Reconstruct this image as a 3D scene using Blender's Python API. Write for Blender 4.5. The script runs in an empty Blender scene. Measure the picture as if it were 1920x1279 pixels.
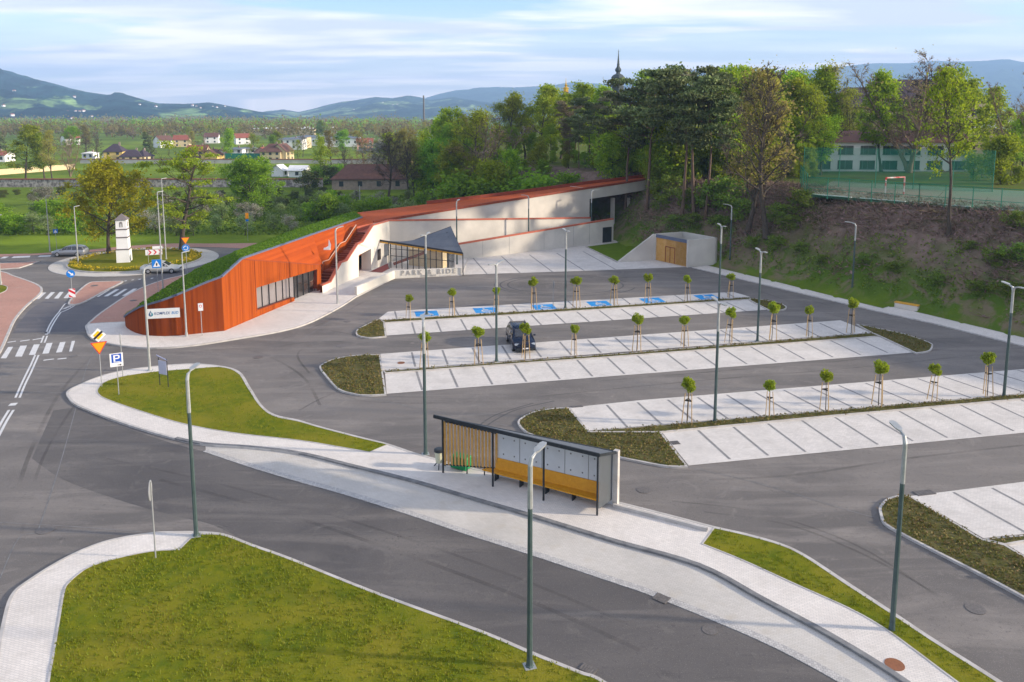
import bpy, bmesh, math, random
import numpy as np
from mathutils import Vector, Matrix, noise as mn
random.seed(7); RNG = np.random.default_rng(7)
S = bpy.context.scene
# ---------------------------------------------------------------- camera, sky, sun, exposure
CH = 20.0; FPX = 1480.0; YH = 206.0; PPY = 410.0; CX = 960.0
PITCH = math.atan((PPY - YH) / FPX)
cam = bpy.data.cameras.new('camera'); camo = bpy.data.objects.new('camera', cam)
S.collection.objects.link(camo); S.camera = camo
cam.sensor_width = 36; cam.lens = FPX / 1920 * 36
cam.shift_y = -(639.5 - PPY) / 1920; cam.shift_x = 0
cam.clip_start = 0.5; cam.clip_end = 30000
camo.location = (0, 0, CH); camo.rotation_euler = (math.pi / 2 - PITCH, 0, 0)
SUN_EL = math.radians(17); SUN_AZ = math.radians(-5.5)
sd = Vector((math.cos(SUN_AZ) * math.cos(SUN_EL), math.sin(SUN_AZ) * math.cos(SUN_EL), math.sin(SUN_EL)))
sl = bpy.data.lights.new('sun', 'SUN'); sl.energy = 4.3; sl.angle = math.radians(2.2); sl.color = (1.0, 0.86, 0.68)
so = bpy.data.objects.new('sun', sl); S.collection.objects.link(so)
so.rotation_euler = sd.to_track_quat('Z', 'Y').to_euler(); so.location = sd * 200
W = bpy.data.worlds.new('World'); S.world = W; W.use_nodes = True
nt = W.node_tree; nt.nodes.clear(); L_ = nt.links.new
def N(t, tree=None, **k):
    n = (tree or nt).nodes.new(t)
    for a, b in k.items(): setattr(n, a, b)
    return n
sky = N('ShaderNodeTexSky', sky_type='NISHITA', sun_disc=False); sky.sun_elevation = SUN_EL
sky.sun_rotation = math.pi / 2 - SUN_AZ; sky.dust_density = 1.0; sky.ozone_density = 2.2; sky.altitude = 300
tc = N('ShaderNodeTexCoord'); sx = N('ShaderNodeSeparateXYZ'); L_(tc.outputs['Generated'], sx.inputs[0])
za = N('ShaderNodeMath', operation='MAXIMUM'); L_(sx.outputs['Z'], za.inputs[0]); za.inputs[1].default_value = 0.012
cb0 = N('ShaderNodeCombineXYZ'); L_(sx.outputs['X'], cb0.inputs[0]); L_(sx.outputs['Y'], cb0.inputs[1]); L_(za.outputs[0], cb0.inputs[2])
L_(cb0.outputs[0], sky.inputs['Vector'])
zb = N('ShaderNodeMath', operation='ADD'); L_(za.outputs[0], zb.inputs[0]); zb.inputs[1].default_value = 0.07
dx = N('ShaderNodeMath', operation='DIVIDE'); L_(sx.outputs['X'], dx.inputs[0]); L_(zb.outputs[0], dx.inputs[1])
dy = N('ShaderNodeMath', operation='DIVIDE'); L_(sx.outputs['Y'], dy.inputs[0]); L_(zb.outputs[0], dy.inputs[1])
cb = N('ShaderNodeCombineXYZ'); L_(dx.outputs[0], cb.inputs[0]); L_(dy.outputs[0], cb.inputs[1])
mp = N('ShaderNodeMapping'); mp.inputs['Rotation'].default_value = (0, 0, 0.28); mp.inputs['Scale'].default_value = (0.30, 0.62, 1)
mp.inputs['Location'].default_value = (5.1, 0.7, 0)
L_(cb.outputs[0], mp.inputs[0])
cn = N('ShaderNodeTexNoise'); cn.inputs['Scale'].default_value = 1.0; cn.inputs['Detail'].default_value = 9; cn.inputs['Roughness'].default_value = 0.55
cn.inputs['Distortion'].default_value = 0.35; L_(mp.outputs[0], cn.inputs['Vector'])
cr = N('ShaderNodeValToRGB'); cr.color_ramp.elements[0].position = 0.435; cr.color_ramp.elements[0].color = (0.02, 0.02, 0.02, 1)
cr.color_ramp.elements[1].position = 0.53; cr.color_ramp.elements[1].color = (0.96, 0.96, 0.96, 1)
L_(cn.outputs[0], cr.inputs[0])
# thin veil everywhere near the horizon
hz_ = N('ShaderNodeMapRange'); hz_.inputs[1].default_value = 0.0; hz_.inputs[2].default_value = 0.13; hz_.inputs[3].default_value = 0.95; hz_.inputs[4].default_value = 0.0
L_(za.outputs[0], hz_.inputs[0])
mx = N('ShaderNodeMath', operation='MAXIMUM'); L_(cr.outputs[0], mx.inputs[0]); L_(hz_.outputs[0], mx.inputs[1])
cn2 = N('ShaderNodeTexNoise'); cn2.inputs['Scale'].default_value = 1.7; cn2.inputs['Detail'].default_value = 7; L_(mp.outputs[0], cn2.inputs['Vector'])
cr2 = N('ShaderNodeValToRGB'); cr2.color_ramp.elements[0].position = 0.42; cr2.color_ramp.elements[0].color = (0.56, 0.59, 0.69, 1)
cr2.color_ramp.elements[1].position = 0.58; cr2.color_ramp.elements[1].color = (0.92, 0.89, 0.90, 1); L_(cn2.outputs[0], cr2.inputs[0])
b1 = N('ShaderNodeBackground'); b1.inputs[1].default_value = 0.14; L_(sky.outputs[0], b1.inputs[0])
ht_ = N('ShaderNodeMapRange'); ht_.inputs[2].default_value = 0.12; L_(za.outputs[0], ht_.inputs[0]); hm_ = N('ShaderNodeMix', data_type='RGBA', blend_type='MULTIPLY'); hm_.inputs[0].default_value = 1.0
hc_ = N('ShaderNodeMix', data_type='RGBA'); L_(ht_.outputs[0], hc_.inputs[0]); hc_.inputs[6].default_value = (1.62, 1.36, 1.18, 1); hc_.inputs[7].default_value = (1.0, 0.98, 1.0, 1)
L_(cr2.outputs[0], hm_.inputs[6]); L_(hc_.outputs[2], hm_.inputs[7])
b2 = N('ShaderNodeBackground'); b2.inputs[1].default_value = 0.92; L_(hm_.outputs[2], b2.inputs[0])
zf_ = N('ShaderNodeMapRange'); zf_.inputs[1].default_value = 0.16; zf_.inputs[2].default_value = 0.55; zf_.inputs[3].default_value = 1.0; zf_.inputs[4].default_value = 0.55; L_(za.outputs[0], zf_.inputs[0]); mz_ = N('ShaderNodeMath', operation='MULTIPLY'); L_(mx.outputs[0], mz_.inputs[0]); L_(zf_.outputs[0], mz_.inputs[1])
ms = N('ShaderNodeMixShader'); L_(mz_.outputs[0], ms.inputs[0]); L_(b1.outputs[0], ms.inputs[1]); L_(b2.outputs[0], ms.inputs[2])
wo = N('ShaderNodeOutputWorld'); L_(ms.outputs[0], wo.inputs[0])
S.view_settings.view_transform = 'Standard'; S.view_settings.look = 'None'; S.view_settings.gamma = 1
S.view_settings.exposure = 1.03; S.view_settings.use_curve_mapping = False
S.render.engine = 'CYCLES'; cy = S.cycles
cy.use_denoising = True; cy.max_bounces = 6; cy.diffuse_bounces = 3; cy.glossy_bounces = 3; cy.transmission_bounces = 4
cy.transparent_max_bounces = 12; cy.volume_bounces = 0; cy.sample_clamp_indirect = 6; cy.use_adaptive_sampling = True; cy.adaptive_threshold = 0.015
# ---------------------------------------------------------------- from photo pixels to places on the ground
_c, _s = math.cos(PITCH), math.sin(PITCH)
def RAY(px, py):
    u = (px - CX) / FPX; v = (PPY - py) / FPX
    return Vector((u, _c + v * _s, -_s + v * _c))
def G(px, py, z=0.0):
    d = RAY(px, py); t = (z - CH) / d.z; return Vector((d.x * t, d.y * t, z))
def V(px, py, A, B):                      # on the vertical plane through A and B
    d = RAY(px, py); n = Vector((-(B.y - A.y), B.x - A.x)); t = (n.x * A.x + n.y * A.y) / (n.x * d.x + n.y * d.y)
    return Vector((d.x * t, d.y * t, CH + d.z * t))
def ZAT(x, y, py):                        # height above (x,y) seen at picture row py
    k = (PPY - py) / FPX; return CH + (k * _c - _s) * y / (_c + k * _s)
def PROJ(p):
    z = p[2] - CH; dep = p[1] * _c - z * _s; return CX + FPX * p[0] / dep, PPY - FPX * (p[1] * _s + z * _c) / dep
def sm(pts, closed=True, z=0.0, sub=5, world=False):
    """outline through traced points, rounded except at points marked with a third value"""
    P = [(p if world else G(p[0], p[1], z)) for p in pts]; P = [Vector((p[0], p[1])) for p in P]
    C = [len(p) > 2 and not world and p[2] == 1 for p in pts]; n = len(P); out = []
    rng = range(n) if closed else range(n - 1)
    for i in rng:
        p1, p2 = P[i], P[(i + 1) % n]
        p0 = P[i - 1] if (closed or i > 0) else p1; p3 = P[(i + 2) % n] if (closed or i + 2 < n) else p2
        if C[i]: p0 = p1
        if C[(i + 1) % n]: p3 = p2
        if C[i] and C[(i + 1) % n]: out.append(p1); continue
        for k in range(sub):
            t = k / sub
            out.append(0.5 * ((2 * p1) + (-p0 + p2) * t + (2 * p0 - 5 * p1 + 4 * p2 - p3) * t * t + (-p0 + 3 * p1 - 3 * p2 + p3) * t ** 3))
    if not closed: out.append(P[-1])
    return out
# ---------------------------------------------------------------- object helpers
COL = S.collection
def tag(o, label=None, cat=None, group=None, kind=None):
    if label: o['label'] = label
    if cat: o['category'] = cat
    if group: o['group'] = group
    if kind: o['kind'] = kind
    return o
def empty(name, loc=(0, 0, 0), rz=0, label=None, cat=None, group=None):
    o = bpy.data.objects.new(name, None); COL.objects.link(o); o.location = loc; o.rotation_euler = (0, 0, rz)
    o.empty_display_size = 0.2
    return tag(o, label, cat, group)
class MB:
    def __init__(s): s.v = []; s.f = []; s.m = []; s.n = 0
    def add(s, v, f, mi=0):
        v = [tuple(p) for p in v]; s.v += v; s.f += [tuple(i + s.n for i in q) for q in f]; s.m += [mi] * len(f); s.n += len(v); return s
    def arr(s, v, f, mi=0):
        f = np.asarray(f); return s.add(np.asarray(v).tolist(), f.tolist(), mi)
    def box(s, c, d, rz=0, mi=0, taper=1.0):
        a, b = math.cos(rz), math.sin(rz); v = []
        for k in (-1, 1):
            t = taper if k == 1 else 1
            for i, j in ((-1, -1), (1, -1), (1, 1), (-1, 1)):
                x, y = i * d[0] / 2 * t, j * d[1] / 2 * t; v.append((c[0] + x * a - y * b, c[1] + x * b + y * a, c[2] + k * d[2] / 2))
        return s.add(v, [(3, 2, 1, 0), (4, 5, 6, 7), (0, 1, 5, 4), (1, 2, 6, 5), (2, 3, 7, 6), (3, 0, 4, 7)], mi)
    def bar(s, a, b, w, h, mi=0, up=Vector((0, 0, 1))):
        a, b = Vector(a), Vector(b); d = (b - a).normalized(); x = d.cross(up)
        x = x.normalized() if x.length > 1e-4 else Vector((1, 0, 0)); y = x.cross(d).normalized(); v = []
        for p in (a, b):
            for i, j in ((-1, -1), (1, -1), (1, 1), (-1, 1)): v.append(p + x * (i * w / 2) + y * (j * h / 2))
        return s.add(v, [(3, 2, 1, 0), (4, 5, 6, 7), (0, 1, 5, 4), (1, 2, 6, 5), (2, 3, 7, 6), (3, 0, 4, 7)], mi)
    def tube(s, pts, rs, n=8, mi=0, cap=True):
        pts = [Vector(p) for p in pts]; rs = rs if isinstance(rs, (list, tuple)) else [rs] * len(pts); v = []; f = []
        for i, p in enumerate(pts):
            d = (pts[min(i + 1, len(pts) - 1)] - pts[max(i - 1, 0)]).normalized()
            x = d.cross(Vector((0, 1, 0)) if abs(d.y) < 0.9 else Vector((1, 0, 0))).normalized(); y = d.cross(x)
            for k in range(n):
                t = 2 * math.pi * k / n; v.append(p + (x * math.cos(t) + y * math.sin(t)) * rs[i])
        for i in range(len(pts) - 1):
            for k in range(n): f.append((i * n + k, i * n + (k + 1) % n, (i + 1) * n + (k + 1) % n, (i + 1) * n + k))
        if cap: f += [tuple(range(n - 1, -1, -1)), tuple((len(pts) - 1) * n + k for k in range(n))]
        return s.add(v, f, mi)
    def prism(s, poly, z0, z1, mi=0, top_only=False):
        poly = [Vector((p[0], p[1])) for p in poly]; n = len(poly)
        ar = sum(poly[i].x * poly[(i + 1) % n].y - poly[(i + 1) % n].x * poly[i].y for i in range(n))
        if ar < 0: poly.reverse()
        v = [(p.x, p.y, z1) for p in poly]; f = [tuple(range(n))]
        if not top_only:
            v += [(p.x, p.y, z0) for p in poly]; f += [(i, i + n, (i + 1) % n + n, (i + 1) % n) for i in range(n)]
        return s.add(v, f, mi)
    def slab(s, poly, nrm, th, mi=0):      # 3D polygon given thickness along -nrm
        nrm = Vector(nrm).normalized(); n = len(poly); P = [Vector(p) for p in poly]
        v = P + [p - nrm * th for p in P]
        f = [tuple(range(n)), tuple(range(2 * n - 1, n - 1, -1))] + [((i + 1) % n, i, i + n, (i + 1) % n + n) for i in range(n)]
        return s.add(v, f, mi)
    def build(s, name, mats, parent=None, smooth=False, loc=None):
        me = bpy.data.meshes.new(name); v = s.v
        if loc is not None: v = [(a - loc[0], b - loc[1], c - loc[2]) for a, b, c in v]
        me.from_pydata(v, [], s.f)
        if not isinstance(mats, (list, tuple)): mats = [mats]
        for m in mats: me.materials.append(m)
        if len(mats) > 1: me.polygons.foreach_set('material_index', s.m)
        if smooth: me.polygons.foreach_set('use_smooth', [True] * len(me.polygons))
        me.update(); o = bpy.data.objects.new(name, me); COL.objects.link(o)
        if loc is not None: o.location = loc
        if parent is not None: o.parent = parent
        return o
def copy_tree(o, parent=None):
    c = o.copy(); COL.objects.link(c); c.parent = parent
    for ch in list(o.children): copy_tree(ch, c)
    return c
ORD = ['first', 'second', 'third', 'fourth', 'fifth', 'sixth', 'seventh', 'eighth', 'ninth', 'tenth', 'eleventh', 'twelfth', 'thirteenth',
       'fourteenth', 'fifteenth', 'sixteenth', 'seventeenth', 'eighteenth', 'nineteenth', 'twentieth']
TENS = ['', '', 'twenty', 'thirty', 'forty', 'fifty', 'sixty', 'seventy', 'eighty', 'ninety']
def ordn(i):
    i += 1
    if i <= 20: return ORD[i - 1]
    t, u = divmod(i, 10); return (TENS[t] + '-' + ORD[u - 1]) if u else TENS[t][:-1] + 'ieth'
def rank(things, fmt, cat, group):
    """order look-alikes from the left of the picture and say which is which"""
    ts = sorted(things, key=lambda o: PROJ(o.location)[0])
    for i, o in enumerate(ts):
        w = ('leftmost' if i == 0 else 'rightmost' if i == len(ts) - 1 else ordn(i) + ' from the left')
        tag(o, fmt.replace('#', w), cat, group)
# ---------------------------------------------------------------- materials
def mat(name, c1, c2=None, scale=1.0, rough=0.8, bump=0.0, bscale=20.0, metal=0.0, c3=None, scale3=0.1, spec=0.3, detail=5, emit=None, alpha=None, ramp=(0.35, 0.65)):
    m = bpy.data.materials.new(name); m.use_nodes = True; t = m.node_tree; l = t.links.new; p = t.nodes['Principled BSDF']
    p.inputs['Roughness'].default_value = rough; p.inputs['Metallic'].default_value = metal; p.inputs['Specular IOR Level'].default_value = spec
    p.inputs['Base Color'].default_value = (*c1, 1); co = N('ShaderNodeTexCoord', t)
    out = None
    if c2:
        n = N('ShaderNodeTexNoise', t); n.inputs['Scale'].default_value = scale; n.inputs['Detail'].default_value = detail; n.inputs['Roughness'].default_value = 0.6
        l(co.outputs['Object'], n.inputs['Vector']); r = N('ShaderNodeValToRGB', t)
        r.color_ramp.elements[0].position = ramp[0]; r.color_ramp.elements[1].position = ramp[1]
        r.color_ramp.elements[0].color = (*c1, 1); r.color_ramp.elements[1].color = (*c2, 1); l(n.outputs[0], r.inputs[0]); out = r.outputs[0]
    if c3:
        n = N('ShaderNodeTexNoise', t); n.inputs['Scale'].default_value = scale3; n.inputs['Detail'].default_value = 4
        l(co.outputs['Object'], n.inputs['Vector']); r = N('ShaderNodeValToRGB', t)
        r.color_ramp.elements[0].position = 0.42; r.color_ramp.elements[1].position = 0.62
        l(n.outputs[0], r.inputs[0]); q = N('ShaderNodeMix', t, data_type='RGBA'); l(r.outputs[0], q.inputs[0]); l(out, q.inputs[6]); q.inputs[7].default_value = (*c3, 1); out = q.outputs[2]
    if out: l(out, p.inputs['Base Color'])
    if bump:
        n = N('ShaderNodeTexNoise', t); n.inputs['Scale'].default_value = bscale; n.inputs['Detail'].default_value = 6; l(co.outputs['Object'], n.inputs['Vector'])
        b = N('ShaderNodeBump', t); b.inputs['Strength'].default_value = bump; b.inputs['Distance'].default_value = 0.05; l(n.outputs[0], b.inputs['Height']); l(b.outputs[0], p.inputs['Normal'])
    if alpha is not None: p.inputs['Alpha'].default_value = alpha
    return m
def leafmat(name, cols, transl=0.55, rough=0.6, vary=0.12):
    """leaf colour differs from leaf to leaf and a little from tree to tree"""
    m = bpy.data.materials.new(name); m.use_nodes = True; t = m.node_tree; l = t.links.new; p = t.nodes['Principled BSDF']
    g = N('ShaderNodeNewGeometry', t); r = N('ShaderNodeValToRGB', t); e = r.color_ramp.elements
    while len(e) < len(cols): e.new(0.5)
    for i, c in enumerate(cols): e[i].position = i / (len(cols) - 1); e[i].color = (*c, 1)
    l(g.outputs['Random Per Island'], r.inputs[0]); oi = N('ShaderNodeObjectInfo', t)
    mr = N('ShaderNodeMapRange', t); mr.inputs[3].default_value = 1 - vary * 2; mr.inputs[4].default_value = 1 + vary * 2; l(oi.outputs['Random'], mr.inputs[0])
    h = N('ShaderNodeHueSaturation', t); mh = N('ShaderNodeMapRange', t); mh.inputs[3].default_value = 0.5 - vary * 0.12; mh.inputs[4].default_value = 0.5 + vary * 0.12
    l(oi.outputs['Random'], mh.inputs[0]); l(mh.outputs[0], h.inputs['Hue']); l(mr.outputs[0], h.inputs['Value']); l(r.outputs[0], h.inputs['Color'])
    l(h.outputs[0], p.inputs['Base Color']); p.inputs['Roughness'].default_value = rough; p.inputs['Specular IOR Level'].default_value = 0.15
    tr = N('ShaderNodeBsdfTranslucent', t); l(h.outputs[0], tr.inputs[0]); x = N('ShaderNodeMixShader', t); x.inputs[0].default_value = transl
    l(p.outputs[0], x.inputs[1]); l(tr.outputs[0], x.inputs[2]); l(x.outputs[0], t.nodes['Material Output'].inputs[0]); return m
def planks(name, u, w, cols, rough=0.8, stretch=(1, 1, 0.08), groove=0.35, wear=0.25):
    """boards of width w laid side by side along direction u, each with its own tone"""
    m = bpy.data.materials.new(name); m.use_nodes = True; t = m.node_tree; l = t.links.new; p = t.nodes['Principled BSDF']
    co = N('ShaderNodeTexCoord', t); d = N('ShaderNodeVectorMath', t, operation='DOT_PRODUCT'); l(co.outputs['Object'], d.inputs[0]); d.inputs[1].default_value = Vector(u).normalized()
    q = N('ShaderNodeMath', t, operation='DIVIDE'); l(d.outputs['Value'], q.inputs[0]); q.inputs[1].default_value = w
    fl = N('ShaderNodeMath', t, operation='FLOOR'); l(q.outputs[0], fl.inputs[0]); wn = N('ShaderNodeTexWhiteNoise', t, noise_dimensions='1D'); l(fl.outputs[0], wn.inputs['W'])
    r = N('ShaderNodeValToRGB', t); e = r.color_ramp.elements
    while len(e) < len(cols): e.new(0.5)
    for i, c in enumerate(cols): e[i].position = i / (len(cols) - 1); e[i].color = (*c, 1)
    mpn = N('ShaderNodeMapping', t); mpn.inputs['Scale'].default_value = stretch; l(co.outputs['Object'], mpn.inputs[0])
    n = N('ShaderNodeTexNoise', t); n.inputs['Scale'].default_value = 1.3; n.inputs['Detail'].default_value = 8; n.inputs['Roughness'].default_value = 0.65; l(mpn.outputs[0], n.inputs['Vector'])
    a = N('ShaderNodeMath', t, operation='MULTIPLY_ADD'); l(wn.outputs['Value'], a.inputs[0]); a.inputs[1].default_value = 0.45; l(n.outputs[0], a.inputs[2])
    b = N('ShaderNodeMath', t, operation='SUBTRACT'); l(a.outputs[0], b.inputs[0]); b.inputs[1].default_value = 0.22; l(b.outputs[0], r.inputs[0])
    l(r.outputs[0], p.inputs['Base Color']); p.inputs['Roughness'].default_value = rough; p.inputs['Specular IOR Level'].default_value = 0.12
    fr = N('ShaderNodeMath', t, operation='FRACT'); l(q.outputs[0], fr.inputs[0]); pg = N('ShaderNodeMath', t, operation='LESS_THAN'); l(fr.outputs[0], pg.inputs[0]); pg.inputs[1].default_value = 0.1
    bp = N('ShaderNodeBump', t); bp.invert = True; bp.inputs['Strength'].default_value = groove; bp.inputs['Distance'].default_value = 0.02; l(pg.outputs[0], bp.inputs['Height']); l(bp.outputs[0], p.inputs['Normal'])
    return m
def paver(name, c1, c2, mortar, bw=0.2, bh=0.1, rot=0.0, big=(0.9, 1.06), bigscale=0.25, dirt=(0.5, 0.45, 0.38), dirtf=0.0):
    m = bpy.data.materials.new(name); m.use_nodes = True; t = m.node_tree; l = t.links.new; p = t.nodes['Principled BSDF']
    co = N('ShaderNodeTexCoord', t); mpn = N('ShaderNodeMapping', t); mpn.inputs['Rotation'].default_value = (0, 0, rot); l(co.outputs['Object'], mpn.inputs[0])
    b = N('ShaderNodeTexBrick', t); b.inputs['Scale'].default_value = 1; b.inputs['Brick Width'].default_value = bw; b.inputs['Row Height'].default_value = bh
    b.inputs['Mortar Size'].default_value = 0.006; b.inputs['Mortar Smooth'].default_value = 0.3
    b.inputs['Color1'].default_value = (*c1, 1); b.inputs['Color2'].default_value = (*c2, 1); b.inputs['Mortar'].default_value = (*mortar, 1); l(mpn.outputs[0], b.inputs['Vector'])
    n = N('ShaderNodeTexNoise', t); n.inputs['Scale'].default_value = bigscale; n.inputs['Detail'].default_value = 7; n.inputs['Roughness'].default_value = 0.6; l(co.outputs['Object'], n.inputs['Vector'])
    mr = N('ShaderNodeMapRange', t); mr.inputs[1].default_value = 0.3; mr.inputs[2].default_value = 0.7; mr.inputs[3].default_value = big[0]; mr.inputs[4].default_value = big[1]; l(n.outputs[0], mr.inputs[0])
    h = N('ShaderNodeHueSaturation', t); l(mr.outputs[0], h.inputs['Value']); l(b.outputs['Color'], h.inputs['Color']); o = h.outputs[0]
    if dirtf:
        n2 = N('ShaderNodeTexNoise', t); n2.inputs['Scale'].default_value = 1.3; n2.inputs['Detail'].default_value = 10; l(co.outputs['Object'], n2.inputs['Vector'])
        m2 = N('ShaderNodeMapRange', t); m2.inputs[1].default_value = 0.55; m2.inputs[2].default_value = 0.8; m2.inputs[4].default_value = dirtf; l(n2.outputs[0], m2.inputs[0])
        q = N('ShaderNodeMix', t, data_type='RGBA'); l(m2.outputs[0], q.inputs[0]); l(o, q.inputs[6]); q.inputs[7].default_value = (*dirt, 1); o = q.outputs[2]
    l(o, p.inputs['Base Color']); p.inputs['Roughness'].default_value = 0.85; p.inputs['Specular IOR Level'].default_value = 0.2
    bp = N('ShaderNodeBump', t); bp.invert = True; bp.inputs['Strength'].default_value = 0.3; bp.inputs['Distance'].default_value = 0.01; l(b.outputs['Fac'], bp.inputs['Height']); l(bp.outputs[0], p.inputs['Normal'])
    return m
ROWA = math.radians(12.0)
def asphalt(name, base, dark, light, rot=ROWA, stretch=(0.10, 0.55, 1)):
    m = bpy.data.materials.new(name); m.use_nodes = True; t = m.node_tree; l = t.links.new; p = t.nodes['Principled BSDF']
    co = N('ShaderNodeTexCoord', t)
    def nz(sc, det, stv=None, dist=0, ro=0.6):
        n = N('ShaderNodeTexNoise', t); n.inputs['Scale'].default_value = sc; n.inputs['Detail'].default_value = det; n.inputs['Roughness'].default_value = ro; n.inputs['Distortion'].default_value = dist
        if stv:
            k = N('ShaderNodeMapping', t); k.inputs['Rotation'].default_value = (0, 0, -rot); k.inputs['Scale'].default_value = stv; l(co.outputs['Object'], k.inputs[0]); l(k.outputs[0], n.inputs['Vector'])
        else: l(co.outputs['Object'], n.inputs['Vector'])
        return n.outputs[0]
    def mixc(f, a, b, lo, hi):
        r = N('ShaderNodeMapRange', t); r.inputs[1].default_value = lo; r.inputs[2].default_value = hi; l(f, r.inputs[0]); q = N('ShaderNodeMix', t, data_type='RGBA'); l(r.outputs[0], q.inputs[0])
        if isinstance(a, tuple): q.inputs[6].default_value = (*a, 1)
        else: l(a, q.inputs[6])
        q.inputs[7].default_value = (*b, 1); return q.outputs[2]
    o = mixc(nz(0.09, 6, None, 0.6), base, dark, 0.42, 0.62)
    o = mixc(nz(1.0, 7, stretch, 0.8), o, light, 0.48, 0.74)
    o = mixc(nz(1.0, 5, (0.35, 2.6, 1), 1.5), o, dark, 0.60, 0.76)
    o = mixc(nz(0.5, 8, None, 2.0), o, light, 0.58, 0.80)
    o = mixc(nz(7, 6, None, 1.0), o, dark, 0.56, 0.70); o = mixc(nz(0.28, 9, None, 3.5, 0.75), o, tuple(x * .62 for x in dark), 0.645, 0.70)
    sp = mixc(nz(24, 3), o, tuple(x * 1.9 for x in light), 0.58, 0.9)
    l(sp, p.inputs['Base Color']); p.inputs['Roughness'].default_value = 0.8; p.inputs['Specular IOR Level'].default_value = 0.3
    n = N('ShaderNodeTexNoise', t); n.inputs['Scale'].default_value = 35; l(co.outputs['Object'], n.inputs['Vector']); b = N('ShaderNodeBump', t); b.inputs['Strength'].default_value = 0.35; b.inputs['Distance'].default_value = 0.01
    l(n.outputs[0], b.inputs['Height']); l(b.outputs[0], p.inputs['Normal']); return m
def glassmat(name, col=(0.08, 0.10, 0.12), a=0.55, rough=0.04):
    m = mat(name, col, rough=rough, spec=1.0); p = m.node_tree.nodes['Principled BSDF']; p.inputs['Alpha'].default_value = a; p.inputs['IOR'].default_value = 1.5; return m
M = {}
M['asphalt'] = asphalt('asphalt', (0.162, 0.146, 0.134), (0.112, 0.102, 0.096), (0.228, 0.204, 0.184))
M['asphalt_new'] = asphalt('asphalt_new', (0.110, 0.100, 0.095), (0.078, 0.072, 0.071), (0.155, 0.140, 0.129), rot=math.radians(-20))
M['asphalt_blue'] = asphalt('asphalt_dark', (0.120, 0.112, 0.118), (0.090, 0.086, 0.096), (0.165, 0.150, 0.146), rot=math.radians(60))
M['paving'] = paver('paving', (0.68, 0.63, 0.58), (0.61, 0.565, 0.52), (0.40, 0.385, 0.37), 0.2, 0.1, 0.3, dirtf=0.45, big=(0.87, 1.06), dirt=(0.42, 0.38, 0.33))
M['stall'] = paver('stall_paving', (0.63, 0.59, 0.55), (0.56, 0.525, 0.49), (0.41, 0.40, 0.39), 0.2, 0.1, -ROWA, bigscale=0.5, dirtf=0.55, big=(0.86, 1.06), dirt=(0.42, 0.385, 0.345))
M['bay'] = paver('bay_paving', (0.53, 0.50, 0.46), (0.485, 0.455, 0.415), (0.36, 0.34, 0.31), 0.2, 0.1, 0.4, dirtf=0.6, dirt=(0.42, 0.37, 0.30), big=(0.85, 1.1))
M['strip'] = paver('bay_border', (0.50, 0.48, 0.46), (0.36, 0.35, 0.34), (0.2, 0.19, 0.18), 0.12, 0.12, 0.4)
M['brick'] = paver('red_paving', (0.46, 0.25, 0.19), (0.40, 0.215, 0.165), (0.30, 0.19, 0.155), 0.2, 0.1, 0.9, dirtf=0.35, dirt=(0.46, 0.36, 0.28))
M['line'] = mat('stall_line', (0.19, 0.185, 0.185), (0.26, 0.25, 0.25), 3, 0.85)
M['kerb'] = mat('kerb_concrete', (0.50, 0.475, 0.45), (0.38, 0.355, 0.33), 1.5, 0.85, 0.1, 30)
M['kerb_dark'] = mat('kerb_dark', (0.13, 0.13, 0.135), (0.22, 0.22, 0.22), 2, 0.85)
M['paint'] = mat('road_paint', (0.60, 0.59, 0.58), (0.40, 0.39, 0.385), 4, 0.6, ramp=(0.5, 0.75), detail=8)
M['blue_paint'] = mat('blue_paint', (0.012, 0.24, 0.62), (0.03, 0.28, 0.62), 3, 0.6)
M['lawn'] = mat('lawn', (0.155, 0.160, 0.009), (0.088, 0.118, 0.009), 2.2, 0.95, 0.6, 14, c3=(0.185, 0.170, 0.016), scale3=0.3, spec=0.05, detail=9)
M['bed'] = mat('bed_soil', (0.125, 0.105, 0.045), (0.085, 0.085, 0.025), 2.5, 0.95, 0.8, 9, spec=0.05, detail=9)
M['concrete'] = mat('concrete', (0.60, 0.56, 0.50), (0.51, 0.48, 0.43), 0.45, 0.8, 0.08, 12, c3=(0.46, 0.43, 0.39), scale3=0.22, detail=9)
M['plaster'] = mat('white_plaster', (0.66, 0.62, 0.55), (0.60, 0.565, 0.50), 0.6, 0.8, 0.05, 20)
M['steel'] = mat('galvanised_steel', (0.42, 0.43, 0.42), (0.34, 0.35, 0.345), 6, 0.45, metal=0.35)
M['pole_dark'] = mat('pole_paint', (0.055, 0.085, 0.085), (0.075, 0.11, 0.105), 3, 0.45, metal=0.2)
M['black'] = mat('black_metal', (0.018, 0.022, 0.028), (0.03, 0.035, 0.04), 5, 0.45)
M['roofgrey'] = mat('grey_sheet_metal', (0.165, 0.18, 0.20), (0.14, 0.155, 0.175), 3, 0.45, metal=0.3)
M['slate'] = planks('slate_roof', (0.3, 1, 0), 0.35, [(0.10, 0.112, 0.135), (0.13, 0.145, 0.17), (0.165, 0.18, 0.205)], rough=0.55, groove=0.5)
M['wood'] = mat('larch_wood', (0.58, 0.33, 0.09), (0.48, 0.25, 0.06), 6, 0.6, c3=(0.56, 0.32, 0.11), scale3=2.0)
M['bench_wood'] = mat('bench_wood', (0.66, 0.31, 0.02), (0.58, 0.255, 0.014), 5, 0.5)
M['gold'] = mat('yellow_soffit', (0.62, 0.33, 0.04), (0.55, 0.28, 0.03), 4, 0.6)
M['redrail'] = mat('red_coping', (0.46, 0.125, 0.072), (0.38, 0.095, 0.055), 1.5, 0.6)
M['stairs'] = mat('red_stairs', (0.26, 0.055, 0.022), (0.20, 0.04, 0.02), 2, 0.7)
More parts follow.
